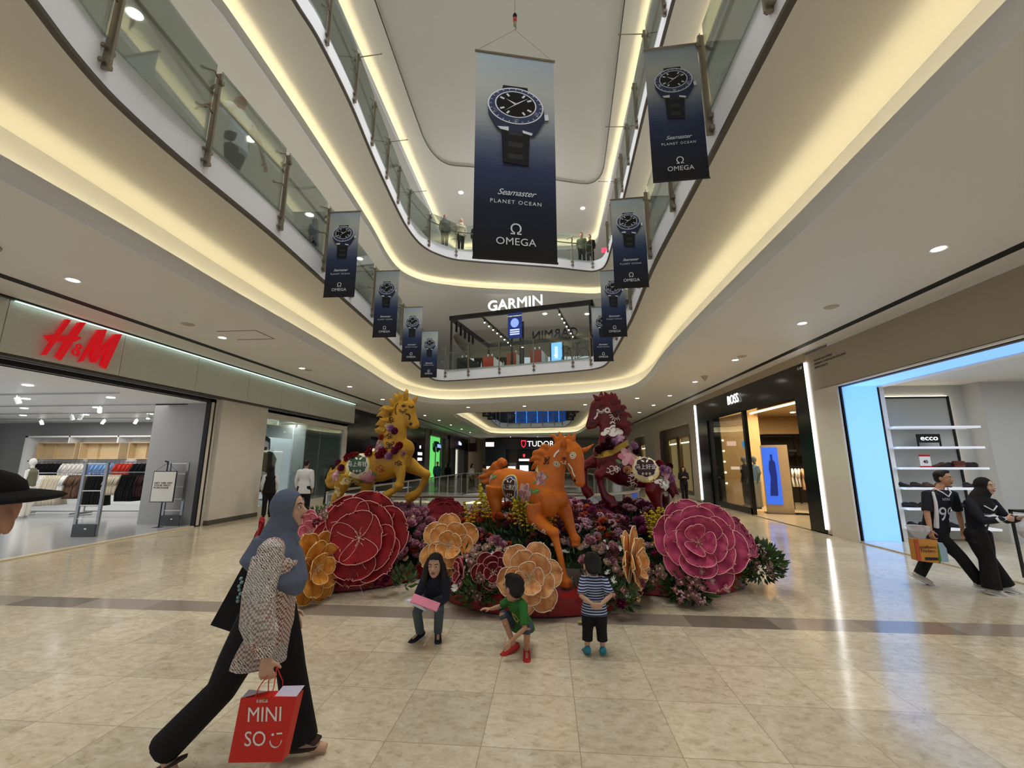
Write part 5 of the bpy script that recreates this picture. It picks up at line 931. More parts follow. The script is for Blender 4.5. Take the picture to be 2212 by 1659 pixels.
for (cx, cy, cz, n, sp) in [(2.9, 6.4, .36, 900, .3), (1.75, 5.8, .2, 900, .3), (-1.9, 5.75, .2, 120, .15), (-3.0, 5.7, .22, 300, .26), (-.85, 5.2, .22, 300, .2), (.8, 5.2, .22, 260, .2), (1.1, 5.75, .2, 160, .16)]:
    for k in range(n): d = Vector((rnd.gauss(0, 1), rnd.gauss(0, 1), rnd.gauss(0, 1))).normalized() * sp * rnd.random() ** .4; d.z *= .8; leaf((cx + d.x, cy + d.y, max(.03, cz + d.z)), d + Vector((0, 0, .1)), rnd.uniform(.06, .12), rnd.uniform(.014, .026), rnd.choice((0, 1, 2)))
tag(lv.build('foliage', [mat('leaf_dark', '2d4522', .5), mat('leaf_mid', '4c6b30', .5), mat('leaf_grey', '5b6f55', .5)], fix=False), 'mixed green leaves between the flowers on the plinths', 'foliage', kind='stuff')
# small blooms
def bloom_mesh(kind, col, deep):
    m = MB(); r_ = random.Random(hash_(kind + col)); c = petal_mat('bl_' + col, col, deep)
    def pt(cnt, L, W, tilt, curl, z0=0, tip=.05):
        for q in range(cnt): g, _ = petal_grid(L, W, tilt, curl, 2 * PI * q / cnt + r_.uniform(-.2, .2) + z0 * 40, .4, 3, 3, tip, 2, q, th=.0015, z0=z0, base=.4); m.add(g.v, g.f)
    if kind == 'rose': pt(5, .042, .03, .55, .9); pt(5, .036, .026, .9, .7, .004); pt(4, .028, .02, 1.2, .5, .008); m.ell((0, 0, .022), (.012, .012, .018), nu=8, nv=5)
    elif kind == 'bud': pt(4, .04, .03, 1.0, .7); pt(3, .036, .024, 1.25, .5, .003); m.ell((0, 0, .02), (.016, .016, .022), nu=8, nv=5)
    elif kind == 'peony': pt(7, .052, .024, .2, .5); pt(6, .046, .022, .6, .5, .004); pt(6, .038, .018, .95, .4, .008); pt(4, .03, .015, 1.3, .2, .012)
    elif kind == 'pom':
        for k in range(46):
            z = 1 - 1.7 * k / 46; a = k * 2.4; s_ = math.sqrt(max(0, 1 - z * z)); d = Vector((s_ * math.cos(a), s_ * math.sin(a), z)); m.tube([d * .016, d * .036, d * .046], [.008, .011, .004], 4)
    elif kind == 'daisy': pt(10, .04, .009, .15, .2); m.ell((0, 0, .004), (.009, .009, .006), nu=8, nv=4)
    elif kind == 'cluster':
        for k in range(14): d = Vector((r_.gauss(0, 1), r_.gauss(0, 1), abs(r_.gauss(0, 1)))).normalized() * .035; m.ell(d, .012, nu=6, nv=4)
    elif kind == 'sprig':
        for k in range(18): f = k / 18; a = k * 2.1; m.ell((.035 * math.cos(a) * (1.1 - f), .035 * math.sin(a) * (1.1 - f), .02 + f * .26), (.018, .018, .01), nu=6, nv=4)
        m.tube([(0, 0, -.12), (.01, 0, .1), (0, 0, .28)], .003, 4)
    return m, c
def hash_(s): return sum(ord(c) * (i + 7) for i, c in enumerate(s))
KIN = {}
LMK = [(-2.5, 5.6, .6, 'round the crimson paper flower'), (-3.4, 6.2, .6, 'at the far left plinth'), (-2.0, 6.5, .7, 'under the yellow horse forelegs'), (-1.2, 5.9, .5, 'by the upper peach paper flower'), (-.7, 5.3, .3, 'above the squatting boy'), (-.1, 5.6, .4, 'by the orange horse hoof'), (-.7, 6.4, .7, 'under the orange horse tail'), (.5, 6.2, .6, 'right of the orange horse'), (.9, 7.1, .8, 'under the maroon horse'), (.5, 5.2, .2, 'beside the striped toddler'), (1.2, 5.7, .3, 'by the sideways peach flower'), (1.6, 6.4, .6, 'behind the pink paper flower'), (1.8, 5.6, .2, 'below the pink paper flower'), (2.8, 6.4, .4, 'at the right plinth end')]
def bloom(kind, col, deep, nm, label, cat, group, loc, nrm, s):
    k = (kind, col)
    if col == 'f4f2ee': s *= .62
    lm = min(LMK, key=lambda q: (q[0] - loc[0]) ** 2 + (q[1] - loc[1]) ** 2 + (q[2] - loc[2]) ** 2); label = label + ', ' + lm[3]; group = group + ' ' + lm[3]
    if k not in KIN: m, c = bloom_mesh(kind, col, deep); KIN[k] = m.build(nm, c, smooth=True); o = KIN[k]
    else: o = KIN[k].copy(); COL.objects.link(o)
    aim(o, loc, nrm, rnd.uniform(0, 6), s); return tag(o, label, cat, group)
KD = dict(cream=('rose', 'f1dccb', 'e3b8a6', 'silk_rose', 'cream-pink silk rose among leaves'), blush=('bud', 'f0cfc6', 'd99a96', 'silk_rosebud', 'blush closed silk rosebud'), pink=('peony', 'b98490', '8f5268', 'silk_peony', 'dusty pink silk peony'),
 lilac=('pom', 'a98496', '7f586c', 'silk_chrysanthemum', 'lilac pompom bloom'), maroon=('pom', '4a0f1e', '2e0812', 'silk_dahlia', 'dark maroon pompom bloom'), orange=('peony', 'b5502c', '8a3216', 'silk_dahlia', 'burnt orange silk dahlia'), plum=('peony', '7a2a52', '5a1a3c', 'silk_peony', 'plum silk peony'),
 yellow=('sprig', 'd2bd2a', 'a8901a', 'yellow_flower_sprig', 'upright sprig of small yellow blossoms'), white=('daisy', 'f4f2ee', 'dcd8cf', 'silk_daisy', 'white daisy-like bloom'), rust=('cluster', '9c4a3a', '6e2a22', 'blossom_cluster', 'rusty red cluster of tiny blossoms'), mist=('cluster', 'c7a0a6', 'a57883', 'blossom_cluster', 'pale mauve cluster of tiny blossoms'), deep=('cluster', '5c1426', '3e0c1a', 'blossom_cluster', 'deep wine cluster of tiny blossoms'), magenta=('rose', 'b03264', '8a1f4a', 'silk_rose', 'bright magenta silk rose'))
def scatter(n, cx, cy, rx, ry, mix, lift=.04, smin=.8, smax=1.3, up=.5, where=''):
    k = 0; tries = 0
    while k < n and tries < n * 20:
        tries += 1; a = rnd.uniform(0, 6.283); q = math.sqrt(rnd.random()); x, y = cx + rx * q * math.cos(a), cy + ry * q * math.sin(a); h = hgt(x, y)
        if h < .2 or (abs(x - .22) < .2 and y < 5.5): continue
        kd = rnd.choice(mix); kk, c, d, nm, lb = KD[kd]; s = rnd.uniform(smin, smax) * 1.32
        bloom(kk, c, d, nm, lb, 'flower', 'small %s blooms%s' % (kd, where), (x, y, h + lift * s + rnd.uniform(-.02, .06) + (.1 if kk == 'sprig' else 0)), (rnd.uniform(-.5, .5), -up + rnd.uniform(-.4, .3), 1 if kk != 'sprig' else 1.6), s * (1 if kk != 'sprig' else 1)); k += 1
scatter(170, 1.1, 7.0, .9, .55, ['lilac', 'lilac', 'mist', 'maroon', 'maroon', 'deep', 'pink', 'plum'], .05, 1, 1.6); scatter(110, .5, 6.3, .7, .5, ['maroon', 'lilac', 'mist', 'orange', 'deep', 'maroon', 'rust'], .05, .9, 1.4)
scatter(90, -.6, 6.3, .8, .6, ['orange', 'rust', 'mist', 'pink', 'cream', 'orange', 'maroon'], .05, .9, 1.3); scatter(60, -1.2, 7.0, .5, .5, ['mist', 'pink', 'rust'], .05, .9, 1.3); scatter(70, -2.2, 6.7, .5, .5, ['pink', 'pink', 'lilac', 'cream', 'mist'], .06, 1, 1.5)
scatter(60, -3.3, 6.5, .8, .5, ['maroon', 'deep', 'pink', 'cream', 'maroon'], .05, 1, 1.4); scatter(26, -2.0, 6.2, .35, .3, ['cream', 'orange', 'pink'], .04, .8, 1.2)
scatter(34, -.8, 5.4, .35, .35, ['cream', 'cream', 'white', 'blush'], .04, .9, 1.2); scatter(44, .55, 5.6, .45, .4, ['cream', 'cream', 'white', 'pink'], .04, .9, 1.3); scatter(16, 1.4, 6.2, .4, .35, ['cream', 'pink', 'magenta'], .04, .9, 1.2)
scatter(12, -.1, 5.45, .4, .25, ['maroon', 'maroon', 'pink', 'white'], .05, 1.1, 1.5); scatter(14, 2.5, 6.5, .25, .3, ['pink', 'blush', 'cream', 'magenta'], .05, .9, 1.2)
for (cx, cy, n) in ((1.62, 6.35, 14), (-.95, 6.1, 5), (-.35, 6.0, 8), (-.05, 6.05, 6)): scatter(n, cx, cy, .2, .2, ['yellow'], .04, .9, 1.25, .2)
for (cx, cy, cz, n, sp, mix) in [(1.75, 5.58, .2, 26, .22, ['blush', 'blush', 'cream', 'blush', 'mist']), (1.35, 5.78, .3, 6, .14, ['blush', 'cream']), (2.9, 6.3, .36, 9, .16, ['blush', 'mist', 'cream']), (.75, 5.12, .22, 7, .18, ['blush', 'white', 'magenta']), (1.05, 5.55, .18, 5, .12, ['magenta', 'pink']), (-.95, 5.18, .3, 9, .18, ['cream', 'blush', 'white']), (-3.1, 5.6, .25, 12, .3, ['blush', 'magenta', 'white', 'cream']), (-2.1, 5.72, .2, 4, .1, ['magenta', 'deep']), (-3.0, 5.75, .75, 12, .25, ['maroon', 'cream', 'deep', 'cream']), (-2.95, 6.1, .85, 8, .2, ['magenta', 'maroon', 'pink'])]:
    for k in range(n):
        kd = rnd.choice(mix); kk, c, d, nm, lb = KD[kd]; o_ = Vector((rnd.gauss(0, .6), rnd.gauss(0, .3) - .25, rnd.gauss(0, .5))) * sp
        bloom(kk, c, d, nm, lb, 'flower', 'small %s blooms' % kd, (cx + o_.x, cy + o_.y, max(.07, cz + o_.z)), (o_.x * 2, -1, .4), rnd.uniform(1.15, 1.6))
# fallen leaf, power cord of the plinth
tag(MB().add([(.3, 4.88, .025), (.38, 4.86, .03), (.42, 4.92, .027), (.36, 4.95, .025), (.3, 4.93, .03)], [(0, 1, 2, 3, 4)]).build('fallen_leaf', mat('leaf_fallen', '8f9a52', .6)), 'fallen yellow-green leaf on the dark floor band', 'leaf')
tag(MB().tube([(-2.5, 5.72, .4), (-2.48, 5.68, .12), (-2.42, 5.66, .03), (-2.3, 5.7, .025)], .004, 5).build('cord', mat('cord_pink', 'c98f86', .5)), 'thin pink cord trailing from the crimson paper flower to the floor', 'cord')
# ================================================================ HORSES
PAINT = {'w': 'f1ebe0', 'c': 'efe2a8', 'k': '2a1712', 'd': '6b4a1a', 'g': '4f8a3c', 'r': 'a5352a'}
def horse(key, name, label, base, deep, rough, tone):
    H = HD[key]; P = H['parts']; p0 = Vector((H['p0'][0], H['p0'][1], 0)); d = Vector((H['d'][0], H['d'][1], 0)).normalized(); lat = Vector((d.y, -d.x, 0))
    if lat.dot(-p0) < 0: lat = -lat
    t = thing(name, label, 'horse statue', p0)
    def W3(s, z, l=0): return d * s + lat * l + Vector((0, 0, z))
    m = MB()
    m.tube([W3(q[0], q[1]) for q in P['body']], [q[2] for q in P['body']], 20, .78, (0, 0, 1)); m.tube([W3(q[0], q[1]) for q in P['neck']], [q[2] for q in P['neck']], 18, .62, d)
    for q in (P['body'][0], P['body'][-1]): m.ell(W3(q[0], q[1]), (q[2], q[2] * .9, q[2]))
    hd = P['head']; m.tube([W3(q[0], q[1]) for q in hd], [q[2] for q in hd], 16, .62, d); m.ell(W3(hd[0][0], hd[0][1]), hd[0][2] * .8)
    c = hd[2]; jaw = (W3(hd[2][0], hd[2][1]) * .6 + W3(P['neck'][-2][0], P['neck'][-2][1]) * .4); m.ell(jaw, (c[2] * .72, c[2] * .55, c[2] * .85))
    for s in (-1, 1):
        e = W3(hd[1][0], hd[1][1], s * hd[1][2] * .55); m.ell(e, (hd[1][2] * .26,) * 3); n_ = W3(hd[-2][0], hd[-2][1], s * hd[-2][2] * .42); m.ell(n_, hd[-2][2] * .4)
    sh = P['body'][-2]; rp = P['body'][1]
    for s in (-1, 1): m.ell(W3(sh[0], sh[1] - .06, s * sh[2] * .42), (sh[2] * .6, sh[2] * .6, sh[2] * .95)); m.ell(W3(rp[0], rp[1] - .03, s * rp[2] * .5), (rp[2] * .85, rp[2] * .6, rp[2] * 1.0))
    for lg in P['legs']:
        k = len(lg); pts = [W3(q[0], max(q[1], .27 + .03 * (k - 1 - i)), q[3]) for i, q in enumerate(lg)]; m.tube(pts, [q[2] for q in lg], 12, .85)
        kn = max(range(2, min(5, k - 1)), key=lambda i: lg[i][2] / (lg[i - 1][2] + lg[i + 1][2])); m.ell(pts[kn], lg[kn][2] * 1.08)
        h = pts[-1]; u = (pts[-1] - pts[-2]).normalized(); m.tube([h - u * lg[-1][2] * .7, h + u * lg[-1][2] * .5], [lg[-1][2] * .85, lg[-1][2] * 1.1], 12)
    col = petal_mat('paint_' + key, base, deep); col.node_tree.nodes['Principled BSDF'].inputs['Roughness'].default_value = rough
    body = blob(m, 'tmpbody', col, None, .014, 7, .5); bm_ = body.data; bvh = BVHTree.FromPolygons([v.co for v in bm_.vertices], [tuple(p.vertices) for p in bm_.polygons])
    out = MB(); out.v = [tuple(v.co) for v in bm_.vertices]; out.f = [tuple(p.vertices) for p in bm_.polygons]; out.mi = [0] * len(out.f); mats = [col]; bpy.data.objects.remove(body)
    def mi(c_, r=.4):
        k = mat('hp_' + c_, c_, r)
        if k not in mats: mats.append(k)
        return mats.index(k)
    def drop(s, z, eps):
        hit = bvh.ray_cast(W3(s, z, 1.5), -lat)
        if hit[0] is None or hit[1].dot(lat) < .05: return None
        return hit[0] + hit[1] * eps
    def patch(cs, cz, pts, colr, eps):
        out.m(mi(colr)); n = len(pts); rings = [[drop(cs + x * f, cz + z * f, eps) for x, z in pts] for f in (.001, .34, .67, 1)]
        for a, b in zip(rings, rings[1:]):
            for i in range(n):
                q = [a[i], a[(i + 1) % n], b[(i + 1) % n], b[i]]
                if all(v is not None for v in q) and max((q[0] - q[2]).length, (q[1] - q[3]).length) < .14: out.add(q, [(0, 1, 2, 3)])
    def disc(cs, cz, rx, rz, colr, eps, rot=0, n=16, lobes=0, amp=0):
        patch(cs, cz, [((rx * (1 + amp * math.cos(lobes * a)) * math.cos(a)) * math.cos(rot) - (rz * (1 + amp * math.cos(lobes * a)) * math.sin(a)) * math.sin(rot), (rx * (1 + amp * math.cos(lobes * a)) * math.cos(a)) * math.sin(rot) + (rz * (1 + amp * math.cos(lobes * a)) * math.sin(a)) * math.cos(rot)) for a in [2 * PI * k / n for k in range(n)]], colr, eps)
    def line(pts, w, colr, eps):
        out.m(mi(colr)); P_ = []
        for (a, b) in zip(pts, pts[1:]):
            for k in range(4): P_.append((a[0] + (b[0] - a[0]) * k / 4, a[1] + (b[1] - a[1]) * k / 4))
        P_.append(pts[-1]); L = []
        for i, p in enumerate(P_):
            q = P_[min(i + 1, len(P_) - 1)]; r = P_[max(i - 1, 0)]; dx, dz = q[0] - r[0], q[1] - r[1]; l = math.hypot(dx, dz) or 1; nx, nz = -dz / l * w, dx / l * w
            L.append((drop(p[0] + nx, p[1] + nz, eps), drop(p[0] - nx, p[1] - nz, eps)))
        for a, b in zip(L, L[1:]):
            if all(v is not None for v in a + b) and (a[0] - b[1]).length < .14: out.add([a[0], a[1], b[1], b[0]], [(0, 1, 2, 3)])
    def arc(cx, cz, r, a0, a1, w, colr, eps, n=9, gx=1): line([(cx + r * gx * math.cos(a0 + (a1 - a0) * k / n), cz + r * math.sin(a0 + (a1 - a0) * k / n)) for k in range(n + 1)], w, colr, eps)
    sgn = 1 if d.x > 0 else -1; silk = []
    for e in H['dec']:
        k = e[0]
        if k in ('line', 'band'): line(e[1], .012 if k == 'line' else .045, PAINT.get(e[5], 'f1ebe0') if k == 'line' else 'a8872e', .006 if k == 'line' else .008); continue
        s, z, r, rot, c_ = e[1:6]; ro = math.radians(rot)
        if k == 'silk': silk.append((s, z, r, c_)); continue
        if k == 'peony':
            A, B = (('d9a0a8', 'c27a88') if c_ == 'p' else ('9a6a70', 'c99a96') if c_ == 'm' else ('c9a0c0', 'a880a8'))
            for q in range(6): a = ro + q * PI / 3; disc(s + math.cos(a) * r * .5, z + math.sin(a) * r * .5, r * .55, r * .36, 'f0d6d0' if q % 2 else B, .006, a); disc(s + math.cos(a) * r * .5, z + math.sin(a) * r * .5, r * .48, r * .3, A if q % 2 else B, .009, a)
            for q in range(3): a = ro + .5 + q * 2 * PI / 3; disc(s + math.cos(a) * r * .2, z + math.sin(a) * r * .2, r * .34, r * .22, 'e8b8b8', .012, a); disc(s + math.cos(a) * r * .2, z + math.sin(a) * r * .2, r * .28, r * .16, A, .015, a)
            disc(s - sgn * r * 1.0, z - r * .55, r * .34, r * .16, '5d8a52', .005, .6); disc(s + sgn * r * 1.0, z + r * .3, r * .36, r * .17, '5d8a52', .005, -.5)
        elif k == 'leaf': disc(s, z, r, r * .5, '4f8a3c', .007, ro); line([(s - r * math.cos(ro), z - r * math.sin(ro)), (s + r * math.cos(ro), z + r * math.sin(ro))], .004, 'a9c77c', .01)
        elif k == 'cloud':
            cc = 'efe9dc' if c_ == 'w' else 'eadf9a'
            for dx, dz, q in ((-.75, -.1, .42), (-.2, .3, .55), (.45, .05, .48), (.95, -.25, .3), (0, -.2, .5)): disc(s + (dx * math.cos(ro) - dz * math.sin(ro)) * r, z + (dx * math.sin(ro) + dz * math.cos(ro)) * r, q * r, q * r * .8, cc, .007 + .0005 * dx, 0, 12)
            arc(s - .1 * r, z + .2 * r, .28 * r, 0, 4.5, .004, '8a6a3a' if c_ == 'c' else '5a2a2a', .011); arc(s + .5 * r, z, .22 * r, 1, 5, .004, '8a6a3a' if c_ == 'c' else '5a2a2a', .011)
        elif k == 'scroll':
            cc = PAINT[c_]
            for dx, dz, q, a0 in ((-.6, 0, .34, 0), (0, .3, .38, .6), (.6, 0, .32, 1.2), (0, -.3, .26, 3)): arc(s + dx * r, z + dz * r, q * r, a0, a0 + 4.4, .006, cc, .008)
        elif k in ('rays', 'firework'):
            n = 7 if k == 'rays' else 14
            for q in range(n): a = (PI + PI * (q + .5) / n + ro) if k == 'rays' else 2 * PI * q / n; line([(s + r * .45 * math.cos(a), z + r * .45 * math.sin(a)), (s + r * math.cos(a), z + r * math.sin(a))], .006, PAINT[c_], .008)
        elif k == 'eye': arc(s, z, r, .2, 2.9, .006, '2a1712', .007); disc(s, z + r * .3, r * .55, r * .4, '3a2012', .006)
        elif k == 'nostril': disc(s, z, r, r * .8, '2a1208', .005, n=12)
        elif k == 'coin': disc(s, z, r, r, 'f0e6c0', .008); arc(s, z, r * .72, 0, 6.283, .003, '7a4a2a', .011, 14); line([(s - r * .4, z), (s + r * .4, z)], .004, '7a4a2a', .011); line([(s, z - r * .4), (s, z + r * .4)], .004, '7a4a2a', .011)
        elif k == 'butterfly':
            for q, (dx, dz) in enumerate(((-.45, .35), (.45, .4), (-.35, -.35), (.35, -.3))): disc(s + dx * r, z + dz * r, r * .42, r * .26, '3a2018', .008, math.atan2(dz, dx)); disc(s + dx * r, z + dz * r, r * .18, r * .1, base, .012, math.atan2(dz, dx))
            line([(s, z - r * .5), (s, z + r * .5)], .006, '2a1712', .012)
        elif k == 'medal':
            rim, ring = {'g': ('c9a23e', 'e8dcae'), 'm': ('e3cf7a', 'f0e4b0'), 'b': ('e8cf6a', '2f5fae')}[c_]; fld = {'g': '3b5a44', 'm': '3c1e24', 'b': '3a1c20'}[c_]
            gx = 1.0 if key != 'O' else .95
            disc(s, z - r * .1, r * 1.22 * gx, r * 1.2, rim, .007, 0, 28); disc(s, z - r * .1, r * 1.1 * gx, r * 1.08, ring, .010, 0, 28)
            disc(s, z, r * 1.0 * gx, r * .84, 'f0e8da', .013, 0, 48, 8, .06); disc(s, z, r * .92 * gx, r * .77, fld, .016, 0, 48, 8, .06)
            for q in (-.3, 0, .3): disc(s + q * r, z - r * .52, r * .1, r * .1, 'f2ead6', .019, n=10); disc(s + q * r, z - r * .52, r * .045, r * .045, fld, .021, n=8)
            for q in (-.2, .2): disc(s + q * r, z + r * .52, r * .16, r * .07, 'f2ead6', .019, ro + q * 3, n=10)
            tx = text_mb({'g': '马上有钱', 'm': '马上好运', 'b': '马上腾达'}[c_], r * .46, 0); out.m(mi('f4eee2')); vs = []; okk = True
            for v in tx.v: q = drop(s + sgn * v[0] * gx, z + v[1] + r * .02, .021); vs.append(q)
            for f in tx.f:
                if all(vs[i] is not None for i in f): out.add([vs[i] for i in f], [tuple(range(len(f)))])
    b = out.build('body', mats, t, smooth=True, fix=False)
    for nm in ('mane', 'tail'):
        for lk in P[nm]:
            pts = [W3(q[0], q[1], q[3]) for q in lk]; P2 = []; R2 = []
            for i in range(len(pts) - 1):
                for k in range(3): f = k / 3; P2.append(pts[i].lerp(pts[i + 1], f)); R2.append(lk[i][2] + (lk[i + 1][2] - lk[i][2]) * f)
            P2.append(pts[-1]); R2.append(lk[-1][2]); P3 = [P2[0]] + [(P2[i - 1] + P2[i] * 2 + P2[i + 1]) / 4 for i in range(1, len(P2) - 1)] + [P2[-1]]
            if lk is P[nm][0]: acc = MB()
            acc.tube(P3, R2, 10, .62 if nm == 'mane' else .8, (0, 0, 1) if nm == 'tail' else d)
        blob(acc, nm, col, t, .012, 3, .5)
    ea = [MB().tube([W3(q[0], q[1], q[3]) for q in lk], [q[2] for q in lk], 10, .55, d) for lk in P['ears']]
    for e_ in ea: e_.build('ear', col, t, smooth=True)
    SC = {'v': ('8a2a55', '6a1a40'), 'l': ('c99abc', 'a8709a'), 'o': ('c04a2a', '8f2f18'), 'r': ('9c1226', '6e0a1a'), 'p': ('e0a9b0', 'c98090'), 'm': ('4c1024', '340a18'), 'c': ('e8b890', 'd09060')}
    for s, z, r, c_ in silk:
        q = drop(s, z, .0); 
        if q is None: q = W3(s, z, .12)
        km = bloom_mesh('peony', *SC[c_]); o = km[0].build('silk_flower', km[1], t, smooth=True); aim(o, q, lat + Vector((0, 0, .25)), rnd.uniform(0, 6), r / .055)
    return t

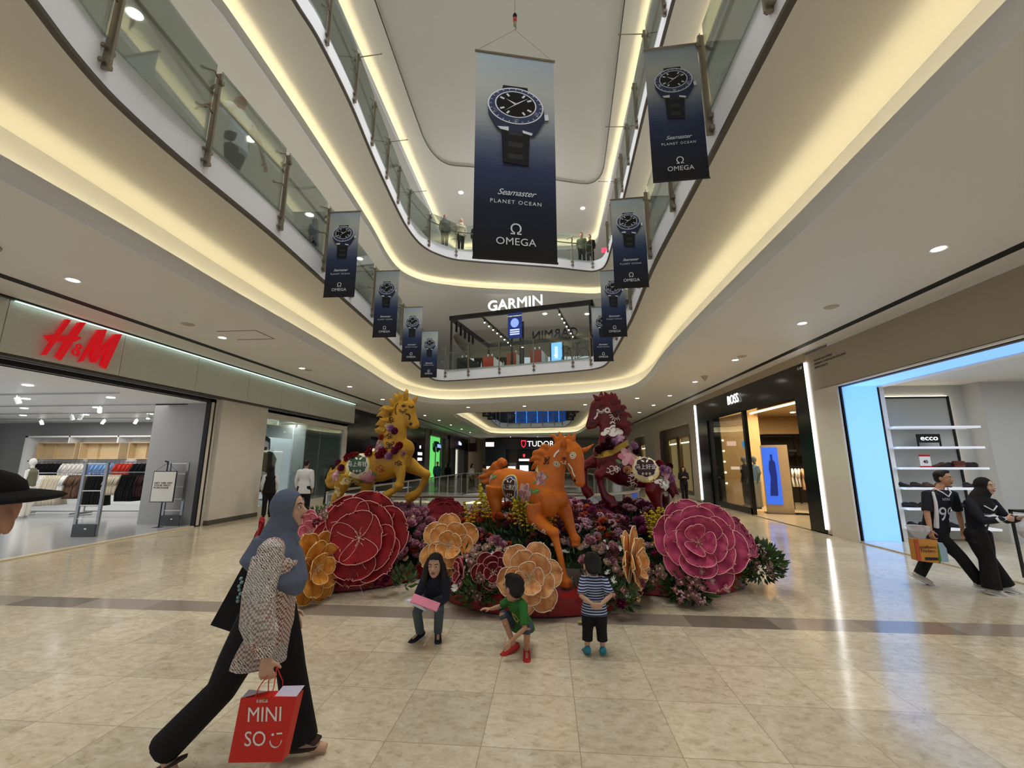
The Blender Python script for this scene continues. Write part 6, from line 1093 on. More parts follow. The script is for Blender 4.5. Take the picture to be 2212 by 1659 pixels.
HD = {"Y":{"p0":[-3.0,6.9],"d":[1,0],"parts":{"body":[[-0.465,1.502,0.119],[-0.356,1.572,0.198],[-0.179,1.618,0.237],[0.017,1.618,0.249],[0.226,1.657,0.268],[0.4,1.735,0.292],[0.541,1.828,0.26],[0.617,1.921,0.174]],"neck":[[0.395,1.828,0.3],[0.41,2.0,0.27],[0.418,2.158,0.223],[0.449,2.333,0.195],[0.498,2.509,0.169],[0.556,2.654,0.137],[0.594,2.727,0.097]],"head":[[0.593,2.76,0.097],[0.622,2.67,0.153],[0.619,2.556,0.169],[0.673,2.459,0.131],[0.734,2.379,0.105],[0.77,2.307,0.099],[0.771,2.267,0.064]],"legs":[[[-0.35,1.502,0.19,0.12],[-0.355,1.348,0.134,0.14],[-0.386,1.226,0.082,0.14],[-0.451,1.119,0.066,0.14],[-0.483,1.013,0.05,0.14],[-0.508,0.922,0.062,0.14],[-0.525,0.832,0.081,0.14]],[[-0.135,1.456,0.173,-0.1],[-0.03,1.349,0.125,-0.13],[-0.07,1.227,0.078,-0.13],[-0.161,1.136,0.066,-0.13],[-0.2,1.015,0.05,-0.13],[-0.225,0.91,0.062,-0.13],[-0.235,0.835,0.081,-0.13]],[[0.565,1.673,0.149,0.14],[0.627,1.55,0.097,0.17],[0.641,1.443,0.072,0.18],[0.614,1.337,0.075,0.18],[0.553,1.276,0.053,0.17],[0.468,1.23,0.062,0.16],[0.399,1.177,0.078,0.15]],[[0.661,1.673,0.141,-0.12],[0.81,1.581,0.097,-0.14],[0.957,1.505,0.078,-0.14],[0.944,1.414,0.062,-0.14],[0.886,1.293,0.053,-0.14],[0.842,1.21,0.062,-0.13],[0.75,1.149,0.087,-0.12],[0.688,1.119,0.08,-0.12]]],"ears":[[[0.61,2.735,0.048,0.05],[0.613,2.849,0.039,0.06],[0.625,2.94,0.006,0.06]],[[0.702,2.718,0.048,-0.05],[0.749,2.774,0.035,-0.06],[0.784,2.839,0.006,-0.06]]],"mane":[[[0.58,2.687,0.065,0.0],[0.507,2.818,0.055,0],[0.46,2.917,0.006,0]],[[0.61,2.735,0.065,0],[0.588,2.85,0.049,0],[0.634,2.935,0.006,0]],[[0.513,2.687,0.073,0],[0.424,2.803,0.055,0],[0.378,2.886,0.007,0]],[[0.502,2.59,0.081,0],[0.38,2.705,0.061,0],[0.3,2.796,0.006,0]],[[0.441,2.494,0.088,0],[0.302,2.608,0.065,0],[0.201,2.626,0.036,0],[0.121,2.578,0.006,0]],[[0.412,2.413,0.088,0],[0.259,2.495,0.068,0],[0.174,2.528,0.045,0],[0.091,2.473,0.006,0]],[[0.367,2.334,0.088,0.02],[0.231,2.399,0.068,0.04],[0.135,2.351,0.035,0],[0.078,2.336,0.006,0]],[[0.339,2.254,0.08,0],[0.221,2.287,0.064,0],[0.127,2.207,0.035,0],[0.073,2.28,0.006,0]],[[0.31,2.174,0.072,0],[0.211,2.175,0.054,0],[0.151,2.08,0.006,0]],[[0.42,2.575,0.081,0.08],[0.304,2.576,0.048,0.1],[0.217,2.642,0.006,0.06]],[[0.363,2.414,0.072,0.1],[0.264,2.399,0.048,0.12],[0.179,2.448,0.006,0.08]],[[0.323,2.238,0.064,0.1],[0.189,2.271,0.045,0.08],[0.093,2.231,0.006,0.04]]],"tail":[[[-0.471,1.579,0.063,0],[-0.582,1.517,0.071,0],[-0.649,1.532,0.038,0],[-0.64,1.626,0.006,0]],[[-0.483,1.517,0.079,0],[-0.591,1.424,0.095,0],[-0.67,1.393,0.047,0],[-0.691,1.54,0.006,0]],[[-0.479,1.471,0.079,0],[-0.568,1.347,0.087,0],[-0.648,1.331,0.054,0],[-0.735,1.424,0.006,0]],[[-0.489,1.394,0.063,0],[-0.564,1.301,0.047,0],[-0.685,1.377,0.006,0]]]},"dec":[["medal",-0.092,1.665,0.182,8,"g"],["peony",0.067,1.472,0.134,0,"p"],["peony",-0.448,1.486,0.095,20,"p"],["peony",0.19,1.985,0.099,-20,"m"],["cloud",0.311,2.302,0.088,0,"c"],["cloud",-0.229,1.402,0.094,10,"c"],["cloud",-0.397,1.256,0.079,-60,"c"],["scroll",0.395,2.126,0.067,0,"k"],["scroll",0.357,2.511,0.064,10,"k"],["scroll",0.405,2.397,0.071,0,"k"],["scroll",0.31,1.603,0.086,0,"r"],["scroll",0.621,1.688,0.057,0,"k"],["butterfly",0.427,1.977,0.087,0,"k"],["rays",0.593,2.589,0.077,0,"k"],["rays",0.722,2.644,0.042,0,"k"],["eye",0.596,2.621,0.035,0,"k"],["line",[[0.638,2.508],[0.687,2.499],[0.714,2.459],[0.7,2.411]],0,0,0,"k"],["line",[[0.496,2.696],[0.457,2.655],[0.456,2.574],[0.482,2.493]],0,0,0,"d"],["nostril",0.727,2.339,0.032,0,"k"],["silk",0.489,2.205,0.064,0,"v"],["silk",0.421,2.253,0.067,0,"l"],["silk",0.256,2.111,0.054,0,"o"],["silk",0.599,1.96,0.073,0,"r"],["silk",0.554,1.882,0.07,0,"v"],["silk",0.337,1.844,0.092,0,"r"],["silk",0.266,1.813,0.066,0,"v"],["silk",0.453,1.797,0.073,0,"l"],["silk",0.301,1.914,0.06,0,"l"],["silk",0.669,1.843,0.054,0,"p"],["silk",-0.297,1.774,0.076,0,"r"],["silk",-0.217,1.805,0.067,0,"r"],["silk",-0.16,1.821,0.057,0,"o"],["silk",-0.342,1.61,0.063,0,"v"],["silk",-0.448,1.696,0.06,0,"v"],["silk",0.06,1.844,0.073,0,"r"],["silk",0.079,1.923,0.054,0,"r"]]},"M":{"p0":[1.4,7.0],"d":[-1,0],"parts":{"body":[[-0.452,1.428,0.134],[-0.375,1.493,0.193],[-0.198,1.542,0.244],[-0.001,1.558,0.256],[0.179,1.607,0.279],[0.325,1.69,0.28],[0.438,1.791,0.23],[0.503,1.858,0.154]],"neck":[[0.321,1.791,0.281],[0.313,1.959,0.257],[0.323,2.112,0.232],[0.342,2.267,0.19],[0.369,2.423,0.17],[0.423,2.58,0.153],[0.47,2.695,0.115]],"head":[[0.485,2.74,0.096],[0.506,2.652,0.154],[0.528,2.529,0.166],[0.592,2.425,0.129],[0.646,2.338,0.101],[0.674,2.278,0.09],[0.667,2.243,0.059]],"legs":[[[-0.32,1.395,0.184,0.12],[-0.246,1.248,0.142,0.14],[-0.285,1.103,0.086,0.14],[-0.312,1.008,0.066,0.14],[-0.256,0.88,0.056,0.14],[-0.234,0.785,0.082,0.14]],[[-0.383,1.362,0.167,-0.1],[-0.455,1.217,0.116,-0.13],[-0.496,1.105,0.076,-0.13],[-0.471,0.977,0.066,-0.13],[-0.428,0.819,0.079,-0.13]],[[0.361,1.64,0.17,0.14],[0.465,1.557,0.105,0.17],[0.583,1.515,0.085,0.18],[0.571,1.391,0.061,0.18],[0.535,1.26,0.057,0.18],[0.505,1.179,0.074,0.17],[0.417,1.114,0.097,0.16],[0.402,1.066,0.084,0.16]],[[0.507,1.74,0.153,-0.12],[0.678,1.69,0.099,-0.14],[0.789,1.64,0.075,-0.14],[0.784,1.523,0.054,-0.14],[0.78,1.39,0.054,-0.14],[0.8,1.308,0.068,-0.13],[0.744,1.226,0.094,-0.12],[0.72,1.186,0.077,-0.12]]],"ears":[[[0.52,2.722,0.053,0.05],[0.571,2.758,0.042,0.06],[0.624,2.816,0.007,0.06]],[[0.468,2.739,0.056,-0.04],[0.474,2.81,0.046,-0.05],[0.471,2.885,0.007,-0.05]]],"mane":[[[0.435,2.704,0.079,0],[0.379,2.791,0.06,0],[0.428,2.877,0.007,0]],[[0.403,2.65,0.084,0],[0.294,2.773,0.063,0],[0.316,2.87,0.007,0]],[[0.37,2.597,0.087,0],[0.245,2.719,0.063,0],[0.248,2.852,0.007,0]],[[0.356,2.527,0.087,0],[0.214,2.648,0.063,0],[0.167,2.745,0.007,0]],[[0.325,2.457,0.095,0],[0.167,2.56,0.069,0],[0.112,2.63,0.038,0],[0.064,2.568,0.007,0]],[[0.295,2.37,0.095,0],[0.138,2.455,0.073,0],[0.051,2.489,0.045,0],[-0.013,2.416,0.007,0]],[[0.265,2.283,0.095,0],[0.126,2.351,0.072,0],[0.042,2.334,0.045,0],[-0.032,2.299,0.007,0]],[[0.236,2.18,0.086,0],[0.096,2.265,0.069,0],[0.031,2.23,0.038,0],[-0.019,2.213,0.007,0]],[[0.223,2.095,0.077,0],[0.102,2.145,0.055,0],[0.032,2.196,0.007,0]],[[0.356,2.545,0.078,0.1],[0.234,2.578,0.052,0.1],[0.179,2.665,0.007,0.06]],[[0.28,2.318,0.078,0.12],[0.146,2.283,0.052,0.1],[0.047,2.248,0.007,0.06]]],"tail":[[[-0.428,1.558,0.067,0],[-0.537,1.477,0.075,0],[-0.594,1.363,0.047,0],[-0.649,1.339,0.007,0]],[[-0.473,1.493,0.084,0],[-0.562,1.363,0.075,0],[-0.62,1.266,0.046,0],[-0.671,1.194,0.007,0]],[[-0.499,1.395,0.075,0],[-0.548,1.282,0.066,0],[-0.583,1.202,0.04,0],[-0.562,1.137,0.007,0]]]},"dec":[["medal",-0.137,1.624,0.177,-12,"m"],["peony",0.128,1.799,0.15,0,"p"],["peony",-0.467,1.526,0.101,0,"p"],["peony",0.223,2.095,0.069,0,"l"],["cloud",0.336,2.198,0.146,0,"w"],["cloud",0.195,2.317,0.059,0,"w"],["cloud",-0.384,1.379,0.117,30,"w"],["cloud",-0.457,1.249,0.075,60,"w"],["firework",0.274,2.465,0.104,0,"w"],["firework",0.404,2.545,0.049,0,"w"],["rays",0.509,2.564,0.07,0,"w"],["rays",0.331,2.318,0.048,180,"w"],["scroll",0.397,1.582,0.102,0,"w"],["scroll",0.329,1.599,0.068,0,"w"],["scroll",0.071,1.442,0.098,0,"w"],["scroll",0.084,1.525,0.067,0,"w"],["scroll",0.059,1.36,0.067,90,"w"],["line",[[0.308,2.658],[0.267,2.614],[0.227,2.543]],0,0,0,"w"],["line",[[0.563,2.512],[0.573,2.459],[0.618,2.407]],0,0,0,"w"],["line",[[0.373,2.729],[0.332,2.694]],0,0,0,"w"],["band",[[0.642,1.833],[0.555,1.816],[0.385,1.858],[0.247,1.934],[0.135,2.001],[0.04,2.043]],0,0,0,"g"],["nostril",0.664,2.33,0.035,0,"k"],["eye",0.5,2.59,0.031,0,"k"],["silk",0.569,1.892,0.075,0,"m"],["silk",0.491,1.934,0.079,0,"m"],["silk",0.397,1.959,0.079,0,"m"],["silk",0.327,2.019,0.062,0,"l"],["silk",0.411,2.044,0.062,0,"m"],["silk",0.155,1.582,0.068,0,"c"],["silk",0.215,1.541,0.057,0,"v"],["silk",0.011,1.958,0.065,0,"l"],["silk",-0.009,1.874,0.058,0,"m"],["silk",-0.37,1.674,0.067,0,"r"],["silk",-0.398,1.591,0.071,0,"l"],["silk",-0.462,1.575,0.067,0,"l"],["silk",-0.516,1.641,0.057,0,"m"],["silk",-0.52,1.46,0.067,0,"l"]]},"O":{"p0":[-0.15,6.0],"d":[0.7071067811865476,-0.7071067811865475],"parts":{"body":[[-0.849,1.451,0.13],[-0.707,1.439,0.192],[-0.51,1.384,0.234],[-0.254,1.335,0.249],[0.008,1.319,0.263],[0.193,1.286,0.263],[0.349,1.254,0.209],[0.425,1.232,0.124]],"neck":[[0.215,1.37,0.27],[0.258,1.524,0.249],[0.321,1.664,0.212],[0.402,1.775,0.183],[0.5,1.856,0.153],[0.614,1.921,0.117]],"head":[[0.632,1.934,0.103],[0.683,1.839,0.147],[0.707,1.745,0.151],[0.738,1.627,0.118],[0.768,1.523,0.093],[0.783,1.446,0.084],[0.773,1.407,0.053]],"legs":[[[-0.732,1.345,0.168,0.15],[-0.744,1.174,0.12,0.17],[-0.693,1.024,0.076,0.17],[-0.717,0.871,0.072,0.17],[-0.704,0.722,0.05,0.17],[-0.691,0.589,0.053,0.17],[-0.678,0.473,0.065,0.17],[-0.673,0.415,0.077,0.17]],[[-0.607,1.304,0.157,-0.12],[-0.463,1.087,0.1,-0.14],[-0.463,0.954,0.067,-0.14],[-0.428,0.84,0.055,-0.14],[-0.383,0.715,0.045,-0.14],[-0.36,0.604,0.054,-0.14],[-0.35,0.535,0.069,-0.14]],[[0.129,1.13,0.171,0.13],[0.166,0.97,0.124,0.17],[0.339,0.88,0.085,0.17],[0.478,0.831,0.07,0.17],[0.528,0.71,0.048,0.17],[0.585,0.555,0.045,0.17],[0.615,0.412,0.047,0.17],[0.645,0.296,0.052,0.17],[0.667,0.192,0.064,0.17],[0.664,0.132,0.074,0.17]],[[0.346,1.147,0.139,-0.12],[0.436,0.995,0.085,-0.14],[0.488,0.858,0.065,-0.14],[0.53,0.774,0.059,-0.14],[0.573,0.729,0.066,-0.13],[0.58,0.667,0.058,-0.12]]],"ears":[[[0.595,1.908,0.052,0.08],[0.597,1.977,0.041,0.09],[0.622,2.058,0.006,0.09]],[[0.737,1.851,0.048,-0.12],[0.808,1.876,0.035,-0.14],[0.91,1.936,0.005,-0.15]]],"mane":[[[0.558,1.923,0.062,0],[0.617,2.017,0.047,0],[0.629,2.098,0.006,0]],[[0.595,1.908,0.069,0],[0.689,2.0,0.049,0],[0.718,2.053,0.03,0],[0.728,2.093,0.005,0]],[[0.501,1.911,0.07,0],[0.486,2.023,0.053,0],[0.441,2.123,0.006,0]],[[0.482,1.884,0.07,0],[0.408,1.998,0.054,0],[0.351,2.057,0.031,0],[0.247,2.073,0.006,0]],[[0.403,1.803,0.077,0.02],[0.247,1.904,0.058,0.04],[0.145,1.921,0.035,0.04],[0.092,1.887,0.006,0.04]],[[0.343,1.747,0.078,0.03],[0.164,1.834,0.061,0.06],[0.016,1.837,0.039,0.06],[-0.027,1.786,0.006,0.06]],[[0.302,1.692,0.071,0.03],[0.121,1.763,0.055,0.06],[-0.028,1.75,0.036,0.06],[-0.105,1.706,0.006,0.06]],[[0.28,1.622,0.071,0.03],[0.078,1.692,0.053,0.06],[-0.008,1.633,0.032,0.06],[-0.074,1.589,0.006,0.04]],[[0.259,1.552,0.064,0.03],[0.118,1.606,0.046,0.06],[-0.01,1.547,0.006,0.04]],[[0.541,1.965,0.064,0.0],[0.598,2.004,0.055,0],[0.67,1.96,0.041,-0.06]]],"tail":[[[-0.85,1.562,0.055,0],[-0.851,1.674,0.069,0],[-0.786,1.715,0.075,0],[-0.683,1.691,0.048,0]],[[-0.837,1.594,0.065,0],[-0.917,1.674,0.073,0],[-1.01,1.609,0.057,0],[-1.134,1.558,0.04,0],[-1.291,1.606,0.007,0]],[[-0.876,1.53,0.065,0],[-0.996,1.527,0.075,0],[-1.16,1.491,0.054,0],[-1.361,1.47,0.031,0],[-1.443,1.437,0.007,0]],[[-0.888,1.466,0.059,0],[-1.049,1.429,0.063,0],[-1.187,1.383,0.044,0],[-1.389,1.41,0.007,0]]]},"dec":[["medal",-0.368,1.345,0.168,10,"b"],["peony",-0.035,1.288,0.139,0,"m"],["peony",-0.849,1.467,0.114,10,"m"],["peony",0.237,1.496,0.1,10,"m"],["leaf",0.194,1.328,0.054,20,"g"],["leaf",0.078,1.141,0.049,60,"g"],["leaf",-0.707,1.486,0.048,30,"g"],["cloud",-0.256,1.08,0.105,40,"c"],["cloud",-0.833,1.145,0.072,60,"c"],["cloud",0.118,1.62,0.061,-20,"c"],["cloud",0.053,0.904,0.06,30,"c"],["scroll",0.214,0.887,0.059,0,"w"],["scroll",0.376,0.832,0.046,0,"w"],["line",[[0.262,0.859],[0.337,0.815],[0.412,0.784]],0,0,0,"w"],["butterfly",0.322,1.727,0.071,0,"k"],["coin",0.756,1.791,0.043,0,"c"],["coin",0.476,1.685,0.039,0,"c"],["coin",0.649,1.619,0.03,0,"c"],["rays",0.589,1.726,0.06,0,"w"],["eye",0.617,1.739,0.027,0,"k"],["line",[[0.528,1.862],[0.47,1.815],[0.45,1.774]],0,0,0,"w"],["line",[[0.678,1.692],[0.729,1.627],[0.736,1.574],[0.765,1.529]],0,0,0,"w"],["nostril",0.749,1.477,0.027,0,"k"]]}}
horse('Y', 'horse_statue', 'golden yellow rearing horse statue with silk flowers, on the left', 'c9982e', 'b07f1e', .5, 0)
horse('M', 'horse_statue', 'maroon rearing horse statue with white cloud paintings, on the right', '6e1620', '4f0d16', .3, 0)
horse('O', 'horse_statue', 'orange striding horse statue with painted peonies, in the middle', 'd1701c', 'b85a12', .4, 0)
# ================================================================ PEOPLE
M_skin = mat('skin_tan', 'b98a6c', .55, noise_=.04, nscale=30); M_skin2 = mat('skin_light', 'c9a084', .55, noise_=.04, nscale=30); M_hair = mat('hair_black', '0d0b0b', .5); M_lip = mat('lip', 'a05a50', .5); M_eyew = mat('eye_white', 'e8e4de', .3); M_iris = mat('iris', '1e130d', .2); M_cblk = mat('cloth_black', '0c0c0e', .85, bump=.1, bscale=30)
def hand(m, w, d, pn, s, curl, side, spread=.12):
    """w wrist, d direction of the fingers, pn palm normal, side=+1/-1 where the thumb sits"""
    w = Vector(w); d = Vector(d).normalized(); pn = Vector(pn); pn = (pn - d * pn.dot(d)).normalized(); a = d.cross(pn) * side
    m.loft([(w, a * .027 * s, pn * .019 * s), (w + d * .03 * s, a * .037 * s, pn * .016 * s), (w + d * .075 * s, a * .043 * s, pn * .014 * s), (w + d * .09 * s, a * .038 * s, pn * .012 * s)], 12)
    for i, (o, L) in enumerate(((.031, .07), (.011, .08), (-.01, .074), (-.03, .058))):
        p = w + d * .084 * s + a * o * s; dd = (d + a * spread * (o * 18)).normalized(); pts = [p - d * .02 * s, p]; ang = 0
        for k, f in enumerate((.44, .32, .24)): ang += curl * (.6 if k == 0 else 1); dv = dd * math.cos(ang) + pn * math.sin(ang); p = p + dv * L * f * s; pts.append(p)
        m.tube(pts, [.0095 * s, .0095 * s, .0088 * s, .008 * s, .0068 * s], 8)
    p = w + d * .025 * s + a * .03 * s; q = p + (a * .8 + d * .6 + pn * .3).normalized() * .036 * s; r = q + (a * .25 + d * .9 + pn * (.3 + curl * .4)).normalized() * .034 * s; m.tube([w + d * .015 * s + a * .012 * s, p, q, r], [.014 * s, .0135 * s, .0105 * s, .008 * s], 8)
def headgeo(m, c, f, u, s):
    r = u.cross(f) * -1; M = Matrix((r, f, u)).transposed()
    m.ell(c + u * .03 * s, (.074 * s, .092 * s, .088 * s), M); m.ell(c + f * .022 * s - u * .025 * s, (.062 * s, .07 * s, .082 * s), M); m.ell(c + f * .055 * s - u * .088 * s, (.03 * s, .026 * s, .022 * s), M)
    m.ell(c + f * .035 * s - u * .07 * s, (.048 * s, .045 * s, .035 * s), M)
    m.tube([c + f * .086 * s + u * .018 * s, c + f * .1 * s - u * .008 * s, c + f * .11 * s - u * .024 * s], [.008 * s, .011 * s, .014 * s], 8); m.ell(c + f * .1 * s - u * .028 * s, (.018 * s, .012 * s, .009 * s), M)
    m.ell(c + f * .083 * s + u * .03 * s, (.05 * s, .012 * s, .009 * s), M)
    for q in (-1, 1): m.ell(c + r * q * .036 * s + f * .06 * s - u * .022 * s, .022 * s); m.ell(c + r * q * .076 * s - u * .005 * s, (.009 * s, .018 * s, .03 * s), M)
def face(t, c, f, u, s, o, brow=True):
    r = u.cross(f) * -1; M = Matrix((r, f, u)).transposed(); c = c - o
    for q in (-1, 1):
        e = c + r * q * .031 * s + f * .083 * s + u * .008 * s; ey = MB().ell(e, (.0125 * s, .008 * s, .006 * s), M).build('eye', M_eyew, t, smooth=True); MB().ell(e + f * .0055 * s, (.0066 * s, .0045 * s, .0066 * s), M).build('iris', M_iris, ey, smooth=True)
        if brow: MB().tube([c + r * q * .015 * s + f * .094 * s + u * .03 * s, c + r * q * .035 * s + f * .09 * s + u * .036 * s, c + r * q * .052 * s + f * .078 * s + u * .03 * s], [.003 * s, .0045 * s, .002 * s], 6).build('eyebrow', M_hair, t)
    MB().ell(c + f * .092 * s - u * .054 * s, (.024 * s, .009 * s, .0055 * s), M).ell(c + f * .09 * s - u * .063 * s, (.018 * s, .009 * s, .006 * s), M).build('lips', M_lip, t, smooth=True)
def person(label, loc, J, s=1, fwd=(0, 1, 0), look=None, skin=None, top=None, sleeve=2, hem=None, bottom=None, leglen=1, wide=1.0, vox=.009, facef=True, hair='short', hjb=None, shoe=None, barefoot=False, handk=None, bulk=1, group=None, skirt=None, tuck=False, up=(0, 0, 1), hairm=None, vf=None, hs=None, fs=1, depth=1.0, sole=None):
    hs = hs or s; o = Vector(loc); t = thing('person', label, 'person', o, 0, group); J = {k: Vector(v) for k, v in J.items()}; f = Vector(fwd).normalized(); look = Vector(look or fwd).normalized(); u = Vector(up); u = (u - look * u.dot(look)).normalized(); skin = skin or M_skin; vf = vf or vox
    L = {k: v - o for k, v in J.items()}; r_sh = (L['shR'] - L['shL']); hw = r_sh.length / 2; rs = r_sh.normalized(); rh = (L['hiR'] - L['hiL']); hh = rh.length / 2; rhn = rh.normalized(); fd = f
    ax = (L['neck'] - L['pel']).normalized(); fu = (fd - ax * fd.dot(ax)).normalized()
    mid = (L['shL'] + L['shR']) / 2
    def torso(m, g, lo=0, flare=1.0, topk=1):
        pe, ne = L['pel'], L['neck']; 
        m.loft([(pe + ax * lo, rhn * (hh + .075 * s) * g * flare, fu * .115 * s * g * depth * flare), (pe + ax * (lo * .4 + .06 * s), rhn * (hh + .07 * s) * g * (1 + flare) / 2, fu * .11 * s * g * depth), (pe.lerp(ne, .38), rs * (hw * .78) * g * bulk, fu * .1 * s * g * depth * bulk), (pe.lerp(ne, .68), rs * (hw * .95) * g, fu * .115 * s * g * depth), (mid - ax * .0, rs * (hw * .98) * (1 + (g - 1) * .5), fu * .085 * s * g), (mid.lerp(ne, .6) + ax * .015 * s, rs * hw * .55, fu * .06 * s * g), (ne + ax * .02 * s * topk, rs * .055 * s, fu * .055 * s)], 20)
    b = MB(); torso(b, .92); 
    for S in 'LR':
        b.tube([L['hi' + S], L['kn' + S], L['an' + S]], [.078 * s, .054 * s, .036 * s], 12); b.tube([L['hi' + S].lerp(L['kn' + S], .5), L['kn' + S]], [.07 * s, .053 * s], 10); b.ell(L['kn' + S].lerp(L['an' + S], .3), (.05 * s,) * 3)
        b.tube([mid.lerp(L['sh' + S], .8), L['sh' + S], L['sh' + S].lerp(L['el' + S], .5), L['el' + S], L['el' + S].lerp(L['wr' + S], .35), L['wr' + S]], [.05 * s, .05 * s, .042 * s, .035 * s, .034 * s, .024 * s], 12)
        q = (handk or {}).get(S, {}); d = Vector(q.get('d', (L['wr' + S] - L['el' + S]))); pn = Vector(q.get('n', rs * (-1 if S == 'R' else 1))); hand(b, L['wr' + S], d, pn, s * q.get('s', 1), q.get('c', .35), q.get('t', 1 if S == 'R' else -1))
        td = Vector(J.get('toe' + S, J['an' + S] + f * .17 * s)) - J['an' + S]; td = td.normalized(); fl = L['an' + S]
        b.tube([fl - td * .03 * s - u * .02 * s, fl + td * .07 * s - Vector((0, 0, .035 * s)), fl + td * .15 * s - Vector((0, 0, .045 * s))], [.032 * s, .034 * s, .024 * s], 10, 1.0)
        if not barefoot:
            s0_, s = s, s * fs; k = MB(); zz = Vector((0, 0, 1)); sd = td.cross(zz).normalized(); un = sd.cross(td).normalized(); base = fl - un * .045 * s
            k.loft([(base - td * .07 * s + un * .02 * s, sd * .03 * s, un * .03 * s), (base - td * .03 * s + un * .02 * s, sd * .042 * s, un * .05 * s), (base + td * .06 * s + un * .005 * s, sd * .044 * s, un * .038 * s), (base + td * .13 * s - un * .005 * s, sd * .05 * s, un * .028 * s), (base + td * .19 * s - un * .008 * s, sd * .036 * s, un * .018 * s)], 14)
            sh = blob(k, 'shoe', shoe or M_cblk, t, max(vox, .008), 3)
            if sole: MB().loft([(base - td * .075 * s - un * .016 * s, sd * .03 * s, un * .012 * s), (base - td * .02 * s - un * .018 * s, sd * .044 * s, un * .013 * s), (base + td * .12 * s - un * .022 * s, sd * .053 * s, un * .012 * s), (base + td * .2 * s - un * .018 * s, sd * .034 * s, un * .01 * s)], 14).build('sole', sole, sh, smooth=True)
            s = s0_
    b.tube([L['neck'] - ax * .03 * s, L['neck'], L['head'] - u * .05 * hs], [.055 * s, .05 * s, .048 * hs], 12); headgeo(b, L['head'], look, u, hs)
    blob(b, 'body', skin, t, vf, 3, .5)
    if facef: face(t, J['head'], look, u, hs, o, True)
    if bottom:
        k = MB()
        for S in 'LR':
            kn, an = L['kn' + S], L['an' + S]; e = kn.lerp(an, leglen) if leglen <= 1 else an; k.tube([L['hi' + S] + ax * .05 * s, L['hi' + S], L['hi' + S].lerp(kn, .6), kn, kn.lerp(e, .6), e], [.1 * s, .098 * s * wide, .085 * s * wide, .07 * s * wide, .066 * s * wide * (1 + (wide - 1) * .5), .062 * s * wide * wide], 14)
        k.loft([(L['pel'] - ax * .08 * s, rhn * (hh + .07 * s), fu * .11 * s * depth), (L['pel'] + ax * .08 * s, rhn * (hh + .06 * s), fu * .105 * s * depth)], 16); blob(k, 'trousers', bottom, t, vox, 4)
    if skirt:
        g = (L['anL'] + L['anR']) / 2; g.z = .06 * s if abs(o.z) < .3 else g.z; MB().loft([(L['pel'] + ax * .1 * s, rhn * .15 * s, fu * .11 * s), (L['pel'], rhn * .18 * s, fu * .15 * s), (L['pel'].lerp(g, .5), rhn * .2 * s, fu * .17 * s), (g, rhn * .24 * s, fu * .22 * s)], 20).build('long_skirt', skirt, t, smooth=True)
    tm = None
    if top:
        k = MB(); torso(k, 1.1 * bulk, -(hem if hem is not None else .1) * s, 1.06)
        for S in 'LR':
            e = L['el' + S] if sleeve <= 1 else L['wr' + S].lerp(L['el' + S], .06); pts = [mid.lerp(L['sh' + S], .75), L['sh' + S], L['sh' + S].lerp(L['el' + S], .5 if sleeve <= 1 else .7)] + ([L['sh' + S].lerp(L['el' + S], .9)] if sleeve <= 1 else [L['el' + S], L['el' + S].lerp(e, .5), e])
            rr_ = [.062, .068, .062] + ([.062] if sleeve <= 1 else [.052, .05, .04]); k.tube(pts, [q * s * bulk for q in rr_], 14)
        tm = blob(k, 'top', top, t, vox, 4)
    hc = L['head']; r = u.cross(look) * -1; M = Matrix((r, look, u)).transposed(); sb_, s = s, hs
    if hjb:
        k = MB(); k.ell(hc + u * .022 * s - look * .014 * s, (.098 * s, .108 * s, .118 * s), M); k.tube([hc - u * .03 * s, L['neck'] + ax * .03 * s, L['neck'] - ax * .04 * s], [.088 * s, .1 * s, .13 * s], 16); k.loft([(L['neck'] + ax * .04 * s, rs * .08 * s, fu * .09 * s), (mid - ax * .03 * s, rs * hw * 1.08, fu * .135 * s), (mid - ax * .14 * s + fu * .02 * s, rs * hw * 1.0, fu * .15 * s)], 18)
        o_ = blob(k, 'headscarf', hjb, t, vox, 4); me = o_.data; cc = hc + look * .105 * s - u * .008 * s
        for v in me.vertices:      # the face opening is pressed back into the scarf
            w_ = v.co - cc; a, c_ = w_.dot(r) / (.058 * s), w_.dot(u) / (.082 * s); q = a * a + c_ * c_
            if w_.dot(look) > -.075 * s and q < 1.25: v.co -= look * (.085 * s if q < 1 else .085 * s * (1.25 - q) * 4)
    elif hair:
        hm = hairm or M_hair; k = MB(); k.ell(hc + u * .043 * s - look * .014 * s, (.083 * s, .093 * s, .083 * s), M); k.ell(hc - look * .035 * s + u * .0 * s, (.078 * s, .066 * s, .075 * s), M)
        if hair == 'short': k.ell(hc + u * .098 * s + look * .03 * s, (.06 * s, .055 * s, .03 * s), M)
        if hair == 'tousle':
            for q in range(14): a = q * 2.4; k.tube([hc + u * .07 * s, hc + u * (.125 + .01 * math.sin(q * 5)) * s + (r * math.cos(a) + look * math.sin(a)) * .055 * s], [.04 * s, .012 * s], 6)
